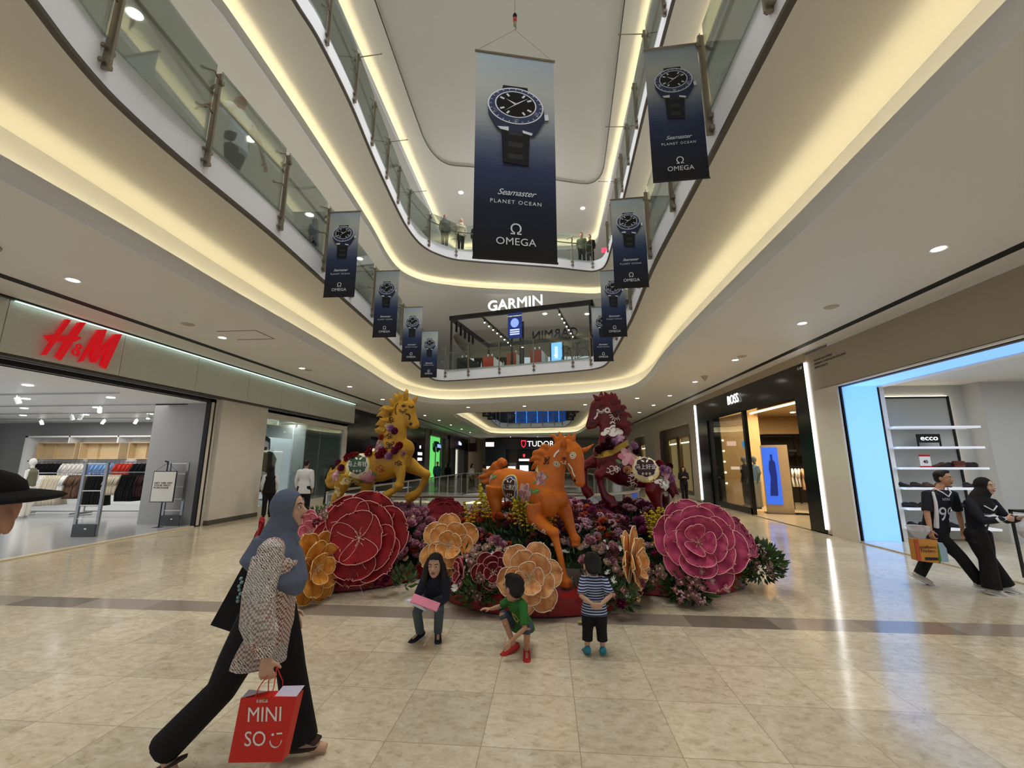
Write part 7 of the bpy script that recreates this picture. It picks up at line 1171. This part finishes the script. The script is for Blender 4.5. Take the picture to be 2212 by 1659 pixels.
        if hair == 'long':
            for q in (-1, 1): k.tube([hc + u * .07 * s + r * q * .05 * s + look * .03 * s, hc + r * q * .085 * s + u * 0 + look * .01 * s, hc + r * q * .1 * s - u * .1 * s - look * .0 * s, hc + r * q * .11 * s - u * .23 * s - look * .01 * s], [.03 * s, .032 * s, .04 * s, .02 * s], 10)
            k.tube([hc + u * .02 * s - look * .05 * s, hc - u * .12 * s - look * .07 * s, hc - u * .24 * s - look * .06 * s], [.07 * s, .08 * s, .05 * s], 12); k.tube([hc + u * .085 * s - r * .05 * s + look * .06 * s, hc + u * .1 * s + look * .082 * s, hc + u * .085 * s + r * .05 * s + look * .06 * s], [.015 * s, .02 * s, .015 * s], 8)
        blob(k, 'hair', hm, t, max(vox, .006), 3)
    return t, tm, L
def proj_text(t, me_o, txt, size, org, xd, yd, colr, eps=.004, bold=0, sx=1, name='print'):
    """letters laid on a piece of clothing"""
    me = me_o.data; bvh = BVHTree.FromPolygons([v.co for v in me.vertices], [tuple(p.vertices) for p in me.polygons]); xd = Vector(xd).normalized(); yd = Vector(yd).normalized(); nd = xd.cross(yd); m = MB(); tx = text_mb(txt, size, 0, bold=bold) if isinstance(txt, str) else txt; org = Vector(org); vs = []
    for v in tx.v: q = bvh.ray_cast(org + xd * v[0] * sx + yd * v[1] + nd * .4, -nd); vs.append(q[0] + nd * eps if q[0] is not None else None)
    for f in tx.f:
        if all(vs[i] is not None for i in f): m.add([vs[i] for i in f], [tuple(range(len(f)))])
    if m.v: m.build(name, colr, me_o, fix=False)
# knitted pattern top of the walking woman
def knit_mat():
    m = mat('knit_pattern', 'cdbfae', .9); nt = m.node_tree; N = nt.nodes; Lk = nt.links; b = N['Principled BSDF']; tc = N.new('ShaderNodeTexCoord'); mp = N.new('ShaderNodeMapping'); mp.inputs['Scale'].default_value = (1, 1, 1); Lk.new(tc.outputs['Object'], mp.inputs[0])
    v = N.new('ShaderNodeTexVoronoi'); v.distance = 'CHEBYCHEV'; v.inputs['Scale'].default_value = 9; v.inputs['Randomness'].default_value = .5; Lk.new(mp.outputs[0], v.inputs[0])
    w = N.new('ShaderNodeTexWave'); w.wave_type = 'BANDS'; w.bands_direction = 'DIAGONAL'; w.inputs['Scale'].default_value = 34; w.inputs['Distortion'].default_value = 6; w.inputs['Detail'].default_value = 2; w.inputs['Detail Scale'].default_value = 3; Lk.new(mp.outputs[0], w.inputs[0])
    k = N.new('ShaderNodeTexChecker'); k.inputs['Scale'].default_value = 75; k.inputs[1].default_value = lin('8a544c') + (1,); k.inputs[2].default_value = lin('d9cdbf') + (1,); Lk.new(mp.outputs[0], k.inputs[0])
    r1 = N.new('ShaderNodeValToRGB'); e = r1.color_ramp.elements; e[0].color = lin('5e463f') + (1,); e[0].position = .3; e[1].color = lin('e6dcd0') + (1,); e[1].position = .5; Lk.new(w.outputs['Fac'], r1.inputs[0])
    sp = N.new('ShaderNodeSeparateColor'); Lk.new(v.outputs['Color'], sp.inputs[0]); g = N.new('ShaderNodeMath'); g.operation = 'GREATER_THAN'; g.inputs[1].default_value = .42; Lk.new(sp.outputs[0], g.inputs[0])
    x = N.new('ShaderNodeMix'); x.data_type = 'RGBA'; Lk.new(g.outputs[0], x.inputs['Factor']); Lk.new(r1.outputs[0], x.inputs['A']); Lk.new(k.outputs[0], x.inputs['B'])
    g2 = N.new('ShaderNodeMath'); g2.operation = 'MULTIPLY'; g2.inputs[1].default_value = .45; Lk.new(sp.outputs[1], g2.inputs[0]); y = N.new('ShaderNodeMix'); y.data_type = 'RGBA'; Lk.new(g2.outputs[0], y.inputs['Factor']); Lk.new(x.outputs['Result'], y.inputs['A']); y.inputs['B'].default_value = lin('9fa39c') + (1,); Lk.new(y.outputs['Result'], b.inputs['Base Color']); return m
X_, Y_ = -1.72, 2.62
J = dict(pel=(-1.71, 2.62, .8), neck=(-1.68, 2.62, 1.26), head=(-1.65, 2.64, 1.405), shL=(-1.74, 2.78, 1.2), shR=(-1.63, 2.47, 1.2), elR=(-1.6, 2.38, .92), wrR=(-1.53, 2.37, .66), elL=(-1.8, 2.86, .94), wrL=(-1.72, 2.88, .74), hiL=(-1.71, 2.7, .8), hiR=(-1.71, 2.54, .8), knL=(-1.58, 2.71, .45), anL=(-1.48, 2.72, .075), knR=(-1.88, 2.52, .42), anR=(-2.16, 2.5, .13), toeL=(-1.28, 2.76, .07), toeR=(-2.03, 2.48, .02))
M_den = mat('scarf_slate', '5b6273', .85, bump=.15, bscale=25)
t, tm, L = person('woman in a slate grey headscarf and patterned knit top carrying the red shopping bag', (-1.75, 2.62, 0), J, .96, (1, .05, 0), (1, .12, .12), M_skin2, knit_mat(), 2, .26, M_cblk, 1, 1.22, .008, True, None, M_den, barefoot=True, handk={'R': dict(d=(.1, .02, -1), n=(-.2, 1, 0), c=1.0, t=1)}, bulk=1.12, vf=.0055, depth=1.1)
# scarf fall over chest and back, gathered sleeve, cuff
k = MB(); k.loft([((-.02 + .05, 0, 1.25), (.0, .12, 0), (.1, 0, 0)), ((.03, 0, 1.13), (0, .19, 0), (.17, 0, .02)), ((.12, -.02, 1.02), (0, .18, 0), (.14, 0, -.03)), ((.2, -.02, .93), (0, .06, 0), (.05, 0, -.02))], 18).loft([((.02, 0, 1.24), (0, .13, 0), (.1, 0, 0)), ((-.03, 0, 1.14), (0, .12, 0), (.07, 0, 0)), ((-.06, .02, 1.06), (0, .06, 0), (.03, 0, 0))], 14); blob(k, 'scarf_fall', M_den, t, .01, 5)
k = MB().tube([(.1, -.16, 1.16), (.12, -.22, .98), (.15, -.25, .84), (.19, -.25, .76), (.21, -.25, .71), (.215, -.25, .67)], [.075, .085, .09, .08, .05, .046], 18); blob(k, 'balloon_sleeve', MATS['knit_pattern'], t, .009, 3)
MB().loft([((.24, .09, .035), (.13, .02, 0), (-.005, .045, 0)), ((.24, .09, .05), (.135, .02, 0), (-.005, .05, 0))], 16).cbox((.33, .1, .085), (.09, .085, .02), Matrix.Rotation(.2, 3, 'Y'), .01).build('sandal', mat('sandal_brown', '33241f', .7), t, smooth=True)
MB().loft([((-.38, -.12, .04), (.11, 0, .05), (0, .04, 0)), ((-.38, -.12, .055), (.11, 0, .05), (0, .045, 0))], 16).build('sandal', mat('sandal_brown', '33241f', .7), t, smooth=True)
# red shopping bag
t = thing('shopping_bag', 'big red paper bag with white MINISO lettering held by the walking woman', 'bag', (-1.5, 2.38, .185)); t.scale = (.9, .9, .92); MR = mat('bag_red', 'd4281c', .55)
BG = [(-.175, 0, 0), (.145, 0, .02), (.2, 0, .345), (-.14, 0, .325)]
MB().rings([[(x, -.05, z) for x, y, z in BG], [(x + .0, .02, z) for x, y, z in BG]], cap=True).build('bag_body', MR, t); MB().add([(-.135, -.052, .325), (-.06, -.045, .352), (.0, -.02, .35), (-.13, .0, .345)], [(0, 1, 2, 3)]).add([(.06, -.045, .335), (.2, -.05, .345), (.205, .02, .37), (.07, .02, .362)], [(0, 1, 2, 3)]).build('tissue_paper', mat('tissue_lilac', 'c6bccb', .6), t)
for x in (-.03, .06): MB().tube([(x - .03, -.052, .3), (x - .01, -.04, .38), (x * .2 + .02, 0, .47)], .003, 5).tube([(x + .0, .04, .3), (x + .0, .03, .38), (x * .2 + .02, 0, .47)], .003, 5).build('cord_handle', MR, t)
q = MB(); Mt = frame((.02, -.052, .2), (1, 0, .06), (.13, 0, 1)); 
for s_, z in (('MINI', .045), ('SO', -.075)): put(q, text_mb(s_, .105, .0008, space=1.0), Mt @ Matrix.Translation((0 if s_ == 'MINI' else -.05, z, 0)))
put(q, MB().tube([(.075 + .034 * math.cos(a), -.08 + .034 * math.sin(a), 0) for a in [PI + PI * k / 10 for k in range(11)]], .0075, 6, .2), Mt); put(q, MB().prism([(.055 + .008 * math.cos(a * .628), -.052 + .007 * math.sin(a * .628)) for a in range(10)], 0, .001), Mt); put(q, MB().prism([(.078, -.052), (.112, -.05), (.112, -.042), (.078, -.044)], 0, .001), Mt); put(q, text_mb('名创优品', .018, .0008), Mt @ Matrix.Translation((-.02, .115, 0))); q.build('lettering', mat('bag_white', 'f1ece6', .5), t)
MB().ell((.01, -.055, .325), .008).build('button', mat('gold_dot', 'a8842a', .3, .8), t)
t = thing('tote_bag', 'black tote bag with a string of beads behind the walking woman', 'bag', (-2.02, 2.78, .68)); MB().rings([[(-.1, -.1, .02), (.1, -.1, -.03), (.13, -.06, .38), (.06, -.06, .4)], [(-.1, .1, .02), (.1, .1, -.03), (.13, .06, .38), (.06, .06, .4)]]).build('bag_body', M_cblk, t); MB().tube([(.1, -.05, .38), (.16, -.02, .5), (.22, 0, .55)], .01, 6).build('strap', M_cblk, t)
k = MB()
for q in range(7): k.ell((.08 + .008 * math.sin(q * 2), -.115, .3 - q * .022), .011, nu=8, nv=6)
tag(k.build('bead_string', mat('beads', '8fb0ae', .3), t, smooth=True), kind='stuff')
# long-haired child with pink tablet
J = dict(pel=(-1.19, 4.5, .36), neck=(-1.13, 4.38, .59), head=(-1.13, 4.34, .695), shL=(-1.03, 4.38, .57), shR=(-1.235, 4.38, .56), elL=(-1.0, 4.3, .4), elR=(-1.3, 4.3, .39), wrL=(-1.09, 4.2, .355), wrR=(-1.21, 4.22, .35), hiL=(-1.13, 4.48, .35), hiR=(-1.25, 4.48, .35), knL=(-1.07, 4.32, .27), knR=(-1.29, 4.32, .265), anL=(-1.1, 4.42, .06), anR=(-1.28, 4.42, .05), toeL=(-1.06, 4.28, .04), toeR=(-1.34, 4.3, .04))
M_navy = mat('jersey_navy', '171c2c', .8); M_jean = mat('grey_green_jeans', '4c5a5c', .85, bump=.1)
t, tm, L = person('long-haired child in a navy jersey crouching with a pink tablet, facing us', (-1.19, 4.4, 0), J, .68, (.05, -1, 0), (.05, -1, -.05), M_skin2, M_navy, 1.1, .12, M_jean, 1, 1.0, .0065, True, 'long', hs=.95, fs=1.15, shoe=mat('shoe_navy', '141420', .6), sole=mat('sole_white', 'e8e8ea', .6), handk={'L': dict(d=(-1, -.2, 0), n=(0, .4, .6), c=.7, t=1), 'R': dict(d=(1, -.3, 0), n=(0, .4, .6), c=.7, t=-1)}, vf=.0045)
proj_text(t, tm, 'V', .1, (.05, 0, .19), (1, 0, 0), (0, 0, 1), M_eyew, name='collar'); MB().tube([(-.0, -.1, .17), (.06, -.12, .1), (.0, -.16, .0)], .003, 4).build('lanyard', M_eyew, t)
tag(MB().cbox((-1.16, 4.14, .41), (.27, .015, .09), Matrix.Rotation(.3, 3, 'Y') @ Matrix.Rotation(-.9, 3, 'X'), .006).build('tablet', mat('tablet_pink', 'e58aa0', .4)), 'pink cased tablet in the hands of the long-haired child', 'tablet'); tag(MB().cbox((-1.27, 4.28, .345), (.22, .18, .02), Matrix.Rotation(-.25, 3, 'X') @ Matrix.Rotation(.35, 3, 'Y')).build('book', mat('book_white', 'd9dbe2', .6)), 'thin white book in the lap of the long-haired child', 'book')
# squatting boy in green
J = dict(pel=(-.27, 4.32, .2), neck=(-.31, 4.22, .45), head=(-.33, 4.2, .535), shL=(-.36, 4.3, .42), shR=(-.24, 4.13, .42), elL=(-.47, 4.32, .34), elR=(-.22, 4.02, .26), wrL=(-.555, 4.25, .335), wrR=(-.34, 4.0, .16), hiL=(-.33, 4.34, .19), hiR=(-.22, 4.24, .19), knL=(-.44, 4.22, .3), knR=(-.2, 4.05, .24), anL=(-.33, 4.18, .06), anR=(-.21, 4.12, .05), toeL=(-.48, 4.08, .03), toeR=(-.2, 3.95, .03))
M_green = mat('tee_green', '2f6b2c', .85, bump=.08); M_shred = mat('shoe_red', 'b02a2a', .6)
t, tm, L = person('boy in a green t-shirt and red shoes squatting, looking at the flowers', (-.3, 4.2, 0), J, .64, (-.8, -.6, 0), (-.75, .62, -.1), M_skin, M_green, 1, .1, mat('denim_short', '3f4a55', .85), .12, 1.0, .0065, True, 'short', hs=1.06, fs=1.2, shoe=M_shred, handk={'L': dict(d=(-1, -.1, .1), n=(0, 0, -1), c=.3, t=1), 'R': dict(d=(-.8, -.2, -.5), n=(0, 0, -1), c=.5, t=-1)}, vf=.0045)
proj_text(t, tm, MB().prism([(-.03, -.03), (0, -.05), (.03, -.02), (.02, .03), (-.01, .05), (-.03, .02)], 0, .0001), 1, (-.12, -.06, .28), (.6, -.8, 0), (0, 0, 1), mat('patch_yellow', 'e0d98a', .7), name='shirt_print')
# toddler in stripes, back to us
J = dict(pel=(.41, 4.2, .37), neck=(.415, 4.22, .66), head=(.41, 4.23, .742), shL=(.325, 4.21, .62), shR=(.51, 4.21, .62), elL=(.29, 4.12, .51), elR=(.555, 4.12, .52), wrL=(.385, 4.08, .455), wrR=(.46, 4.08, .455), hiL=(.36, 4.2, .36), hiR=(.46, 4.2, .36), knL=(.345, 4.2, .2), knR=(.47, 4.2, .2), anL=(.335, 4.19, .06), anR=(.475, 4.19, .06), toeL=(.32, 4.32, .03), toeR=(.49, 4.32, .03))
ms = mat('stripe_tee', '2a3f7a', .85); nt = ms.node_tree; w = nt.nodes.new('ShaderNodeTexWave'); w.bands_direction = 'Z'; w.inputs['Scale'].default_value = 14.5; tc = nt.nodes.new('ShaderNodeTexCoord'); nt.links.new(tc.outputs['Object'], w.inputs[0]); rp = nt.nodes.new('ShaderNodeValToRGB'); rp.color_ramp.interpolation = 'CONSTANT'; e = rp.color_ramp.elements; e[0].color = lin('232c52') + (1,); e[1].position = .62; e[1].color = lin('b9c0cc') + (1,); nt.links.new(w.outputs['Fac'], rp.inputs[0]); nt.links.new(rp.outputs[0], nt.nodes['Principled BSDF'].inputs['Base Color'])
t, tm, L = person('toddler in a blue striped t-shirt standing with hands behind the back', (.41, 4.2, 0), J, .62, (0, 1, 0), (-.15, 1, -.1), M_skin2, ms, 1, .06, M_cblk, .62, 1.12, .0065, False, 'short', hs=1.0, fs=1.2, shoe=mat('clog_teal', '1f7f93', .5), handk={'L': dict(d=(1, .05, -.25), n=(0, 1, 0), c=.3, t=-1), 'R': dict(d=(-1, .05, -.3), n=(0, 1, 0), c=.3, t=1)}, vf=.0045, bulk=1.08)
# couple walking on the right
J = dict(pel=(5.52, 6.72, .8), neck=(5.62, 6.68, 1.31), head=(5.69, 6.66, 1.475), shL=(5.79, 6.68, 1.26), shR=(5.43, 6.64, 1.26), elR=(5.33, 6.58, 1.0), wrR=(5.27, 6.5, .78), elL=(5.87, 6.72, 1.0), wrL=(5.86, 6.7, .78), hiL=(5.6, 6.73, .78), hiR=(5.44, 6.71, .78), knR=(5.68, 6.6, .42), anR=(5.83, 6.55, .1), knL=(5.42, 6.78, .4), anL=(5.28, 6.82, .13), toeR=(6.02, 6.48, .08), toeL=(5.45, 6.78, .04))
M_jer = mat('jersey_black', '121420', .8); M_wh = mat('jersey_white', 'dcdde0', .7); M_snk = mat('sneaker_grey', 'b9b4ac', .7, noise_=.2, nscale=20)
t, tm, L = person('man in a black and white jersey numbered 99 walking right with shopping bags', (5.55, 6.7, 0), J, 1.0, (.12, -1, 0), (.5, -.86, -.02), M_skin, M_jer, 1, .14, M_cblk, 1, 1.05, .01, True, 'short', shoe=M_snk, sole=M_wh, vf=.008, handk={'R': dict(c=1.0)})
fx, fy = Vector((.42, .9, 0)).normalized(), Vector((.15, 0, 1))
for tx_, sz, z, dx in (('99', .27, .98, .05), ('NTRV', .05, 1.19, .03)): proj_text(t, tm, tx_, sz, Vector((.045, -.04, z)), (1, .12, 0), (0, 0, 1), M_wh, .006, sx=.85, name='jersey_number' if tx_ == '99' else 'jersey_lettering')
k = MB().tube([(-.1, -.13, 1.3), (-.11, -.155, 1.15), (-.12, -.15, 1.0), (-.13, -.12, .8)], [.016, .022, .026, .03], 8); blob(k, 'side_panel', M_wh, t, .009, 2); MB().tube([(-.02, -.06, 1.34), (.02, -.13, 1.29), (.08, -.15, 1.23), (.14, -.13, 1.29), (.17, -.05, 1.34)], .009, 6).build('collar_stripe', M_wh, t)
J = dict(pel=(5.86, 6.5, .78), neck=(5.95, 6.47, 1.22), head=(6.03, 6.45, 1.375), shL=(6.1, 6.48, 1.17), shR=(5.78, 6.44, 1.17), elR=(5.76, 6.28, .93), wrR=(5.98, 6.2, .985), elL=(6.2, 6.42, .93), wrL=(6.17, 6.24, .98), hiL=(5.93, 6.54, .76), hiR=(5.79, 6.45, .76), knR=(5.83, 6.4, .42), anR=(5.8, 6.38, .07), knL=(5.98, 6.56, .42), anL=(6.1, 6.52, .08), toeR=(5.98, 6.34, .04), toeL=(6.28, 6.48, .04))
t, tm, L = person('woman in a black headscarf and black 99 jersey carrying a clear bag', (5.86, 6.48, 0), J, .95, (.12, -1, 0), (.35, -.94, .02), M_skin2, M_jer, 2, .16, M_cblk, 1, 1.3, .01, True, None, M_cblk, shoe=M_snk, sole=M_wh, vf=.008, handk={'R': dict(d=(1, .1, -.1), n=(0, 1, .2), c=.5), 'L': dict(d=(.6, -.8, 0), n=(-.5, -.3, .5), c=.6)})
proj_text(t, tm, '99', .26, (.08, -.03, .93), (1, .12, 0), (0, 0, 1), M_wh, .006, name='jersey_number'); proj_text(t, tm, 'NTRV', .05, (.08, -.03, 1.1), (1, .12, 0), (0, 0, 1), M_wh, .006, name='jersey_lettering'); MB().tube([(0, -.15, 1.13), (.08, -.175, 1.07), (.16, -.15, 1.13)], .008, 6).build('collar_stripe', M_wh, t)
tag(MB().cbox((6.13, 6.2, 1.03), (.13, .07, .01), Matrix.Rotation(-.3, 3, 'Z')).build('phone', M_wh), 'white phone held by the woman in the black headscarf', 'phone')
k = MB().ell((6.14, 6.12, .84), (.12, .1, .12)).tube([(6.14, 6.12, .9), (6.14, 6.15, 1.0)], [.07, .02], 8); m_ = mat('clear_plastic', 'dfe3ea', .15, alpha=.55, bump=.8, bscale=25); t = thing('plastic_bag', 'crinkled clear plastic bag hanging from the hand of the woman on the right', 'bag', (0, 0, 0)); blob(k, 'bag_skin', m_, t, .014, 2); MB().ell((6.13, 6.13, .81), (.08, .07, .07)).build('contents', mat('bun_pink', 'd9b2a4', .7), t, smooth=True)
t = thing('carrier_bag', 'orange paper carrier bag with black lettering in the hand of the man', 'bag', (5.17, 6.5, .36)); MB().rings([[(-.17, -.05, .03), (.1, -.06, 0), (.12, -.06, .3), (-.17, -.05, .31)], [(-.16, .06, .03), (.11, .05, 0), (.13, .05, .3), (-.16, .06, .31)]]).build('bag_body', mat('bag_orange', 'cf8f3e', .5), t); MB().box(-.178, -.13, -.066, -.05, .03, .31).build('side_gusset', mat('bag_rust', 'b8502a', .5), t); MB().rings([[(.09, -.07, 0), (.15, -.03, .04), (.15, -.03, .2), (.11, -.07, .26)], [(.1, .02, 0), (.16, .03, .04), (.16, .03, .2), (.12, .02, .26)]]).build('green_corner', mat('bag_green', '5a8f2c', .5), t)
q = MB(); put(q, text_mb('Southern', .06, .001), frame((-.03, -.066, .21), (1, -.03, 0), (0, 0, 1))); put(q, text_mb('Traders', .06, .001), frame((-.03, -.066, .16), (1, -.03, 0), (0, 0, 1))); put(q, MB().box(-.08, .08, -.018, .018, 0, .001), frame((.0, -.067, .06), (1, -.03, 0), (0, 0, 1))); q.build('lettering', M_blk, t); MB().tube([(-.06, -.02, .3), (.06, -.02, .4), (.12, -.04, .42)], .006, 6).tube([(.08, -.02, .3), (.12, -.03, .42)], .006, 6).build('handle', mat('cord_grey', '6b6f78', .6), t)
tag(MB().rings([[(5.32, 6.6, .34), (5.52, 6.6, .35), (5.52, 6.6, .6), (5.3, 6.6, .62)], [(5.32, 6.7, .34), (5.52, 6.7, .35), (5.52, 6.7, .6), (5.3, 6.7, .62)]]).build('carrier_bag', mat('bag_sky', 'a8c4d6', .4)), 'pale blue plastic carrier bag behind the legs of the man', 'bag')
k = thing('bouquet', 'wrapped pale pink bouquet sticking out of the orange carrier bag', 'bouquet', (5.12, 6.5, .7)); MB().lathe([(.03, -.05), (.12, .08), (.13, .14), (.1, .1), (.001, .05)], n=12).build('wrap', m_, k); 
for q in range(6): b_, c_ = bloom_mesh('rose', 'e8b9b4', 'd098a0'); b_ = b_.build('rose', c_, k, smooth=True); b_.location = (.06 * math.cos(q * 1.1), .06 * math.sin(q * 1.1), .09); b_.scale = (.8,) * 3
# man in a dark hat at the left edge, very near
o = Vector((-1.49, 1.0, 0)); t = thing('person', 'bearded man in a black brimmed hat, cut off by the left edge', 'person', o); hc = Vector((.01, 0, 1.55)); lk = Vector((.26, -.96, -.04)).normalized(); u = Vector((0, 0, 1)); u = (u - lk * u.dot(lk)).normalized()
b = MB(); headgeo(b, hc, lk, u, 1.04); b.tube([hc - u * .05, Vector((-.1, .05, 1.36)), Vector((-.2, .08, 1.3))], [.055, .06, .065], 12); b.loft([((-.36, .1, .9), (.14, .05, 0), (-.03, .1, 0)), ((-.32, .1, 1.15), (.15, .06, 0), (-.04, .1, 0)), ((-.24, .08, 1.3), (.1, .05, 0), (-.03, .07, 0))], 16); blob(b, 'body', M_skin, t, .006, 3); face(t, hc, lk, u, 1.04, Vector((0, 0, 0)))
b = MB().loft([((-.38, .1, .85), (.16, .06, 0), (-.04, .12, 0)), ((-.34, .1, 1.15), (.17, .07, 0), (-.04, .12, 0)), ((-.25, .08, 1.31), (.1, .05, 0), (-.03, .07, 0))], 16); blob(b, 'shirt', M_cblk, t, .012, 4)
for q in (-1, 1): MB().tube([(q * .07 - .38, .1, .9), (q * .09 - .38, .1, .5), (q * .09 - .38, .1, .05)], [.1, .08, .07], 12).build('trouser_leg', M_cblk, t, smooth=True); MB().ell((q * .09 - .36, .03, .04), (.06, .13, .045)).build('shoe', M_cblk, t, smooth=True)
r = u.cross(lk) * -1; Mh = Matrix((r, lk, u)).transposed(); k = MB().ell(hc + u * .075, (.088, .1, .06), Mh); hc2 = hc + u * .058
k.rings([[hc2 + r * math.cos(a * PI / 14) * q + lk * math.sin(a * PI / 14) * q * 1.05 + u * z for a in range(28)] for q, z in ((.07, .004), (.12, .0), (.155, -.006), (.163, .0), (.155, .006), (.12, .014), (.07, .02))]); k.build('hat', M_cblk, t, smooth=True)
MB().loft([(hc - u * .05 + lk * .045, r * .052, lk * .035), (hc - u * .09 + lk * .05, r * .042, lk * .035), (hc - u * .115 + lk * .06, r * .025, lk * .022)], 14).build('beard', mat('beard_dark', '2a1f1a', .9), t, smooth=True)
# --- people further off: one relaxed standing pose, varied
def stand(label, x, y, z, h, yaw, top, bottom, hair='short', hjb=None, skirt=None, sleeve=2, arms='down', vest=None, step=.06, hem=.12, group=None, skin=None, wide=1.05, vox=.016):
    s = h / 1.65; f = Vector((math.cos(yaw), math.sin(yaw), 0)); r = Vector((f.y, -f.x, 0)); o = Vector((x, y, z)); P_ = lambda a, b, c: o + r * a * s + f * b * s + Vector((0, 0, c * s))
    J = dict(pel=P_(0, 0, .92), neck=P_(0, .01, 1.4), head=P_(0, .03, 1.55))
    for S, q in (('L', -1), ('R', 1)):
        J['sh' + S] = P_(q * .165, 0, 1.34); J['hi' + S] = P_(q * .085, 0, .88); J['kn' + S] = P_(q * .09, .03 + q * step, .48); J['an' + S] = P_(q * .09, q * step * 1.6, .08)
        if arms == 'down': J['el' + S] = P_(q * .22, -.02, 1.08); J['wr' + S] = P_(q * .21, .05, .86)
        elif arms == 'phone': J['el' + S] = P_(q * .21, .0, 1.08); J['wr' + S] = P_(q * .08, .2, 1.14)
        elif arms == 'rail': J['el' + S] = P_(q * .36, -.02, 1.2); J['wr' + S] = P_(q * .55, .02, .98)
    t, tm, L = person(label, o, J, s, f, f + Vector((0, 0, -.05)), skin, top, sleeve, hem, bottom, 1, wide, vox, vox < .013, hair, hjb, skirt=skirt, group=group, vf=vox)
    if vest: k = MB().loft([(L['pel'] + Vector((0, 0, -.15 * s)), r * .2 * s, f * .15 * s), (L['pel'].lerp(L['neck'], .5), r * .17 * s, f * .14 * s), (L['pel'].lerp(L['neck'], .85), r * .17 * s, f * .12 * s)], 16); blob(k, 'vest', vest, t, .018, 3)
    return t
M_shirt = mat('shirt_white', 'd3d4d8', .8, bump=.1); M_teal = mat('shirt_teal', '2f6a72', .8); M_beige = mat('cloth_beige', 'b8a890', .8); M_gry = mat('cloth_grey', '75797c', .8); M_olv = mat('cloth_olive', '55553f', .8)
stand('person in a white shirt, black vest and black headscarf before the shop window', -8.85, 13.0, 0, 1.58, 2.2, M_shirt, M_cblk, None, M_cblk, vest=M_cblk, vox=.014)
stand('man in a loose white shirt and black trousers seen from behind near the shop window', -7.4, 12.5, 0, 1.78, 1.75, M_shirt, M_cblk, hem=.2, vox=.013)
stand('person in a long black robe and headscarf beside the display window', -8.85, 16.8, 0, 1.6, 1.2, M_cblk, M_cblk, None, M_cblk, skirt=M_cblk)
stand('woman in a black jacket and white top looking at a phone beside the black shopfront', 6.05, 19.6, 0, 1.52, -1.7, M_cblk, M_cblk, 'long', arms='phone', vox=.014)
stand('person in dark clothes walking behind the hindquarters of the maroon horse', 3.76, 19.2, 0, 1.65, -1.3, M_gry, M_cblk)
stand('man in a teal striped shirt before the green shop', -7.35, 28, 0, 1.75, -1.2, M_teal, M_cblk); stand('person in black walking beside the man in the teal shirt', -6.9, 29.2, 0, 1.62, 1.5, M_cblk, M_cblk, None, M_cblk)
stand('woman with long black hair and white top beyond the floor opening', -4.75, 26.6, 0, 1.62, -.4, M_shirt, M_cblk, 'long', skirt=M_cblk); stand('woman in a cream top standing beyond the floor opening', -4.1, 27.4, 0, 1.6, 3.0, M_beige, M_cblk, 'long')
stand('man in a white shirt leaning on the left first gallery railing, seen from below', -4.78, 5.35, 5.72, 1.74, 3.05, M_shirt, M_cblk, None, arms='rail', sleeve=1, hem=.2, vox=.011, skin=mat('skin_far', 'b07a5e', .6))
stand('child in a grey hood behind the left first gallery railing', -4.8, 7.62, 5.72, 1.02, 0, M_gry, M_cblk, None, M_gry)
stand('visitor in a blue-black top by the first gallery railing, between the left banners', -4.95, 9.2, 5.72, 1.2, 0, M_cblk, M_cblk, None, M_cblk)
for x, y, yw, tp, lb in ((-4.1, 15.6, -1.2, M_olv, 'woman in a grey scarf looking over the topmost gallery railing, far left'), (-3.5, 15.95, -1.2, M_beige, 'woman in a beige scarf looking over the topmost gallery railing'), (-2.9, 16.3, -1.5, M_cblk, 'person in black on the topmost gallery beside the giant banner'), (1.7, 17.5, -1.8, M_olv, 'man in olive behind the topmost gallery railing, right'), (2.1, 17.7, -2, M_cblk, 'man in dark clothes behind the topmost gallery railing, far right')):
    stand(lb, x, y, 10.35, 1.55, yw, tp, M_cblk, None if x < -3.2 else 'short', (M_gry if x < -4 else M_beige) if x < -3.2 else None)
for x, lb in ((-4.9, 'person in pale clothes walking on the basement level, leftmost'), (-3.8, 'person in grey walking on the basement level, middle'), (-2.6, 'person in beige walking on the basement level, right')): stand(lb, x, 29, -5.3, 1.65, 1.5, (M_shirt, M_gry, M_beige)[int((x + 5) / 1.1) % 3], M_cblk)
# ================================================================ ORDER WORDS FOR LOOK-ALIKES
def finish_labels():
    bpy.context.view_layer.update(); g = {}
    for o in bpy.data.objects:
        if o.parent is None and o.get('label'): g.setdefault(o['label'], []).append(o)
    W_ = ['first', 'second', 'third', 'fourth', 'fifth', 'sixth', 'seventh', 'eighth', 'ninth', 'tenth', 'eleventh', 'twelfth', 'thirteenth', 'fourteenth']
    def px(o):
        p = o.matrix_world.translation
        if p.length < 1e-6 and o.type == 'MESH': p = sum((Vector(c) for c in o.bound_box), Vector()) / 8
        q = cam.matrix_world.inverted() @ p; return q.x / -q.z if q.z < -.1 else 99
    cam_m = cam.matrix_world
    for lb, os_ in g.items():
        if 2 <= len(os_) <= 14 and len(lb.split()) <= 12:
            vis = [o for o in os_ if px(o) < 90]
            for i, o in enumerate(sorted(vis, key=px)): o['label'] = lb + ', ' + W_[i] + ' from left'
finish_labels()
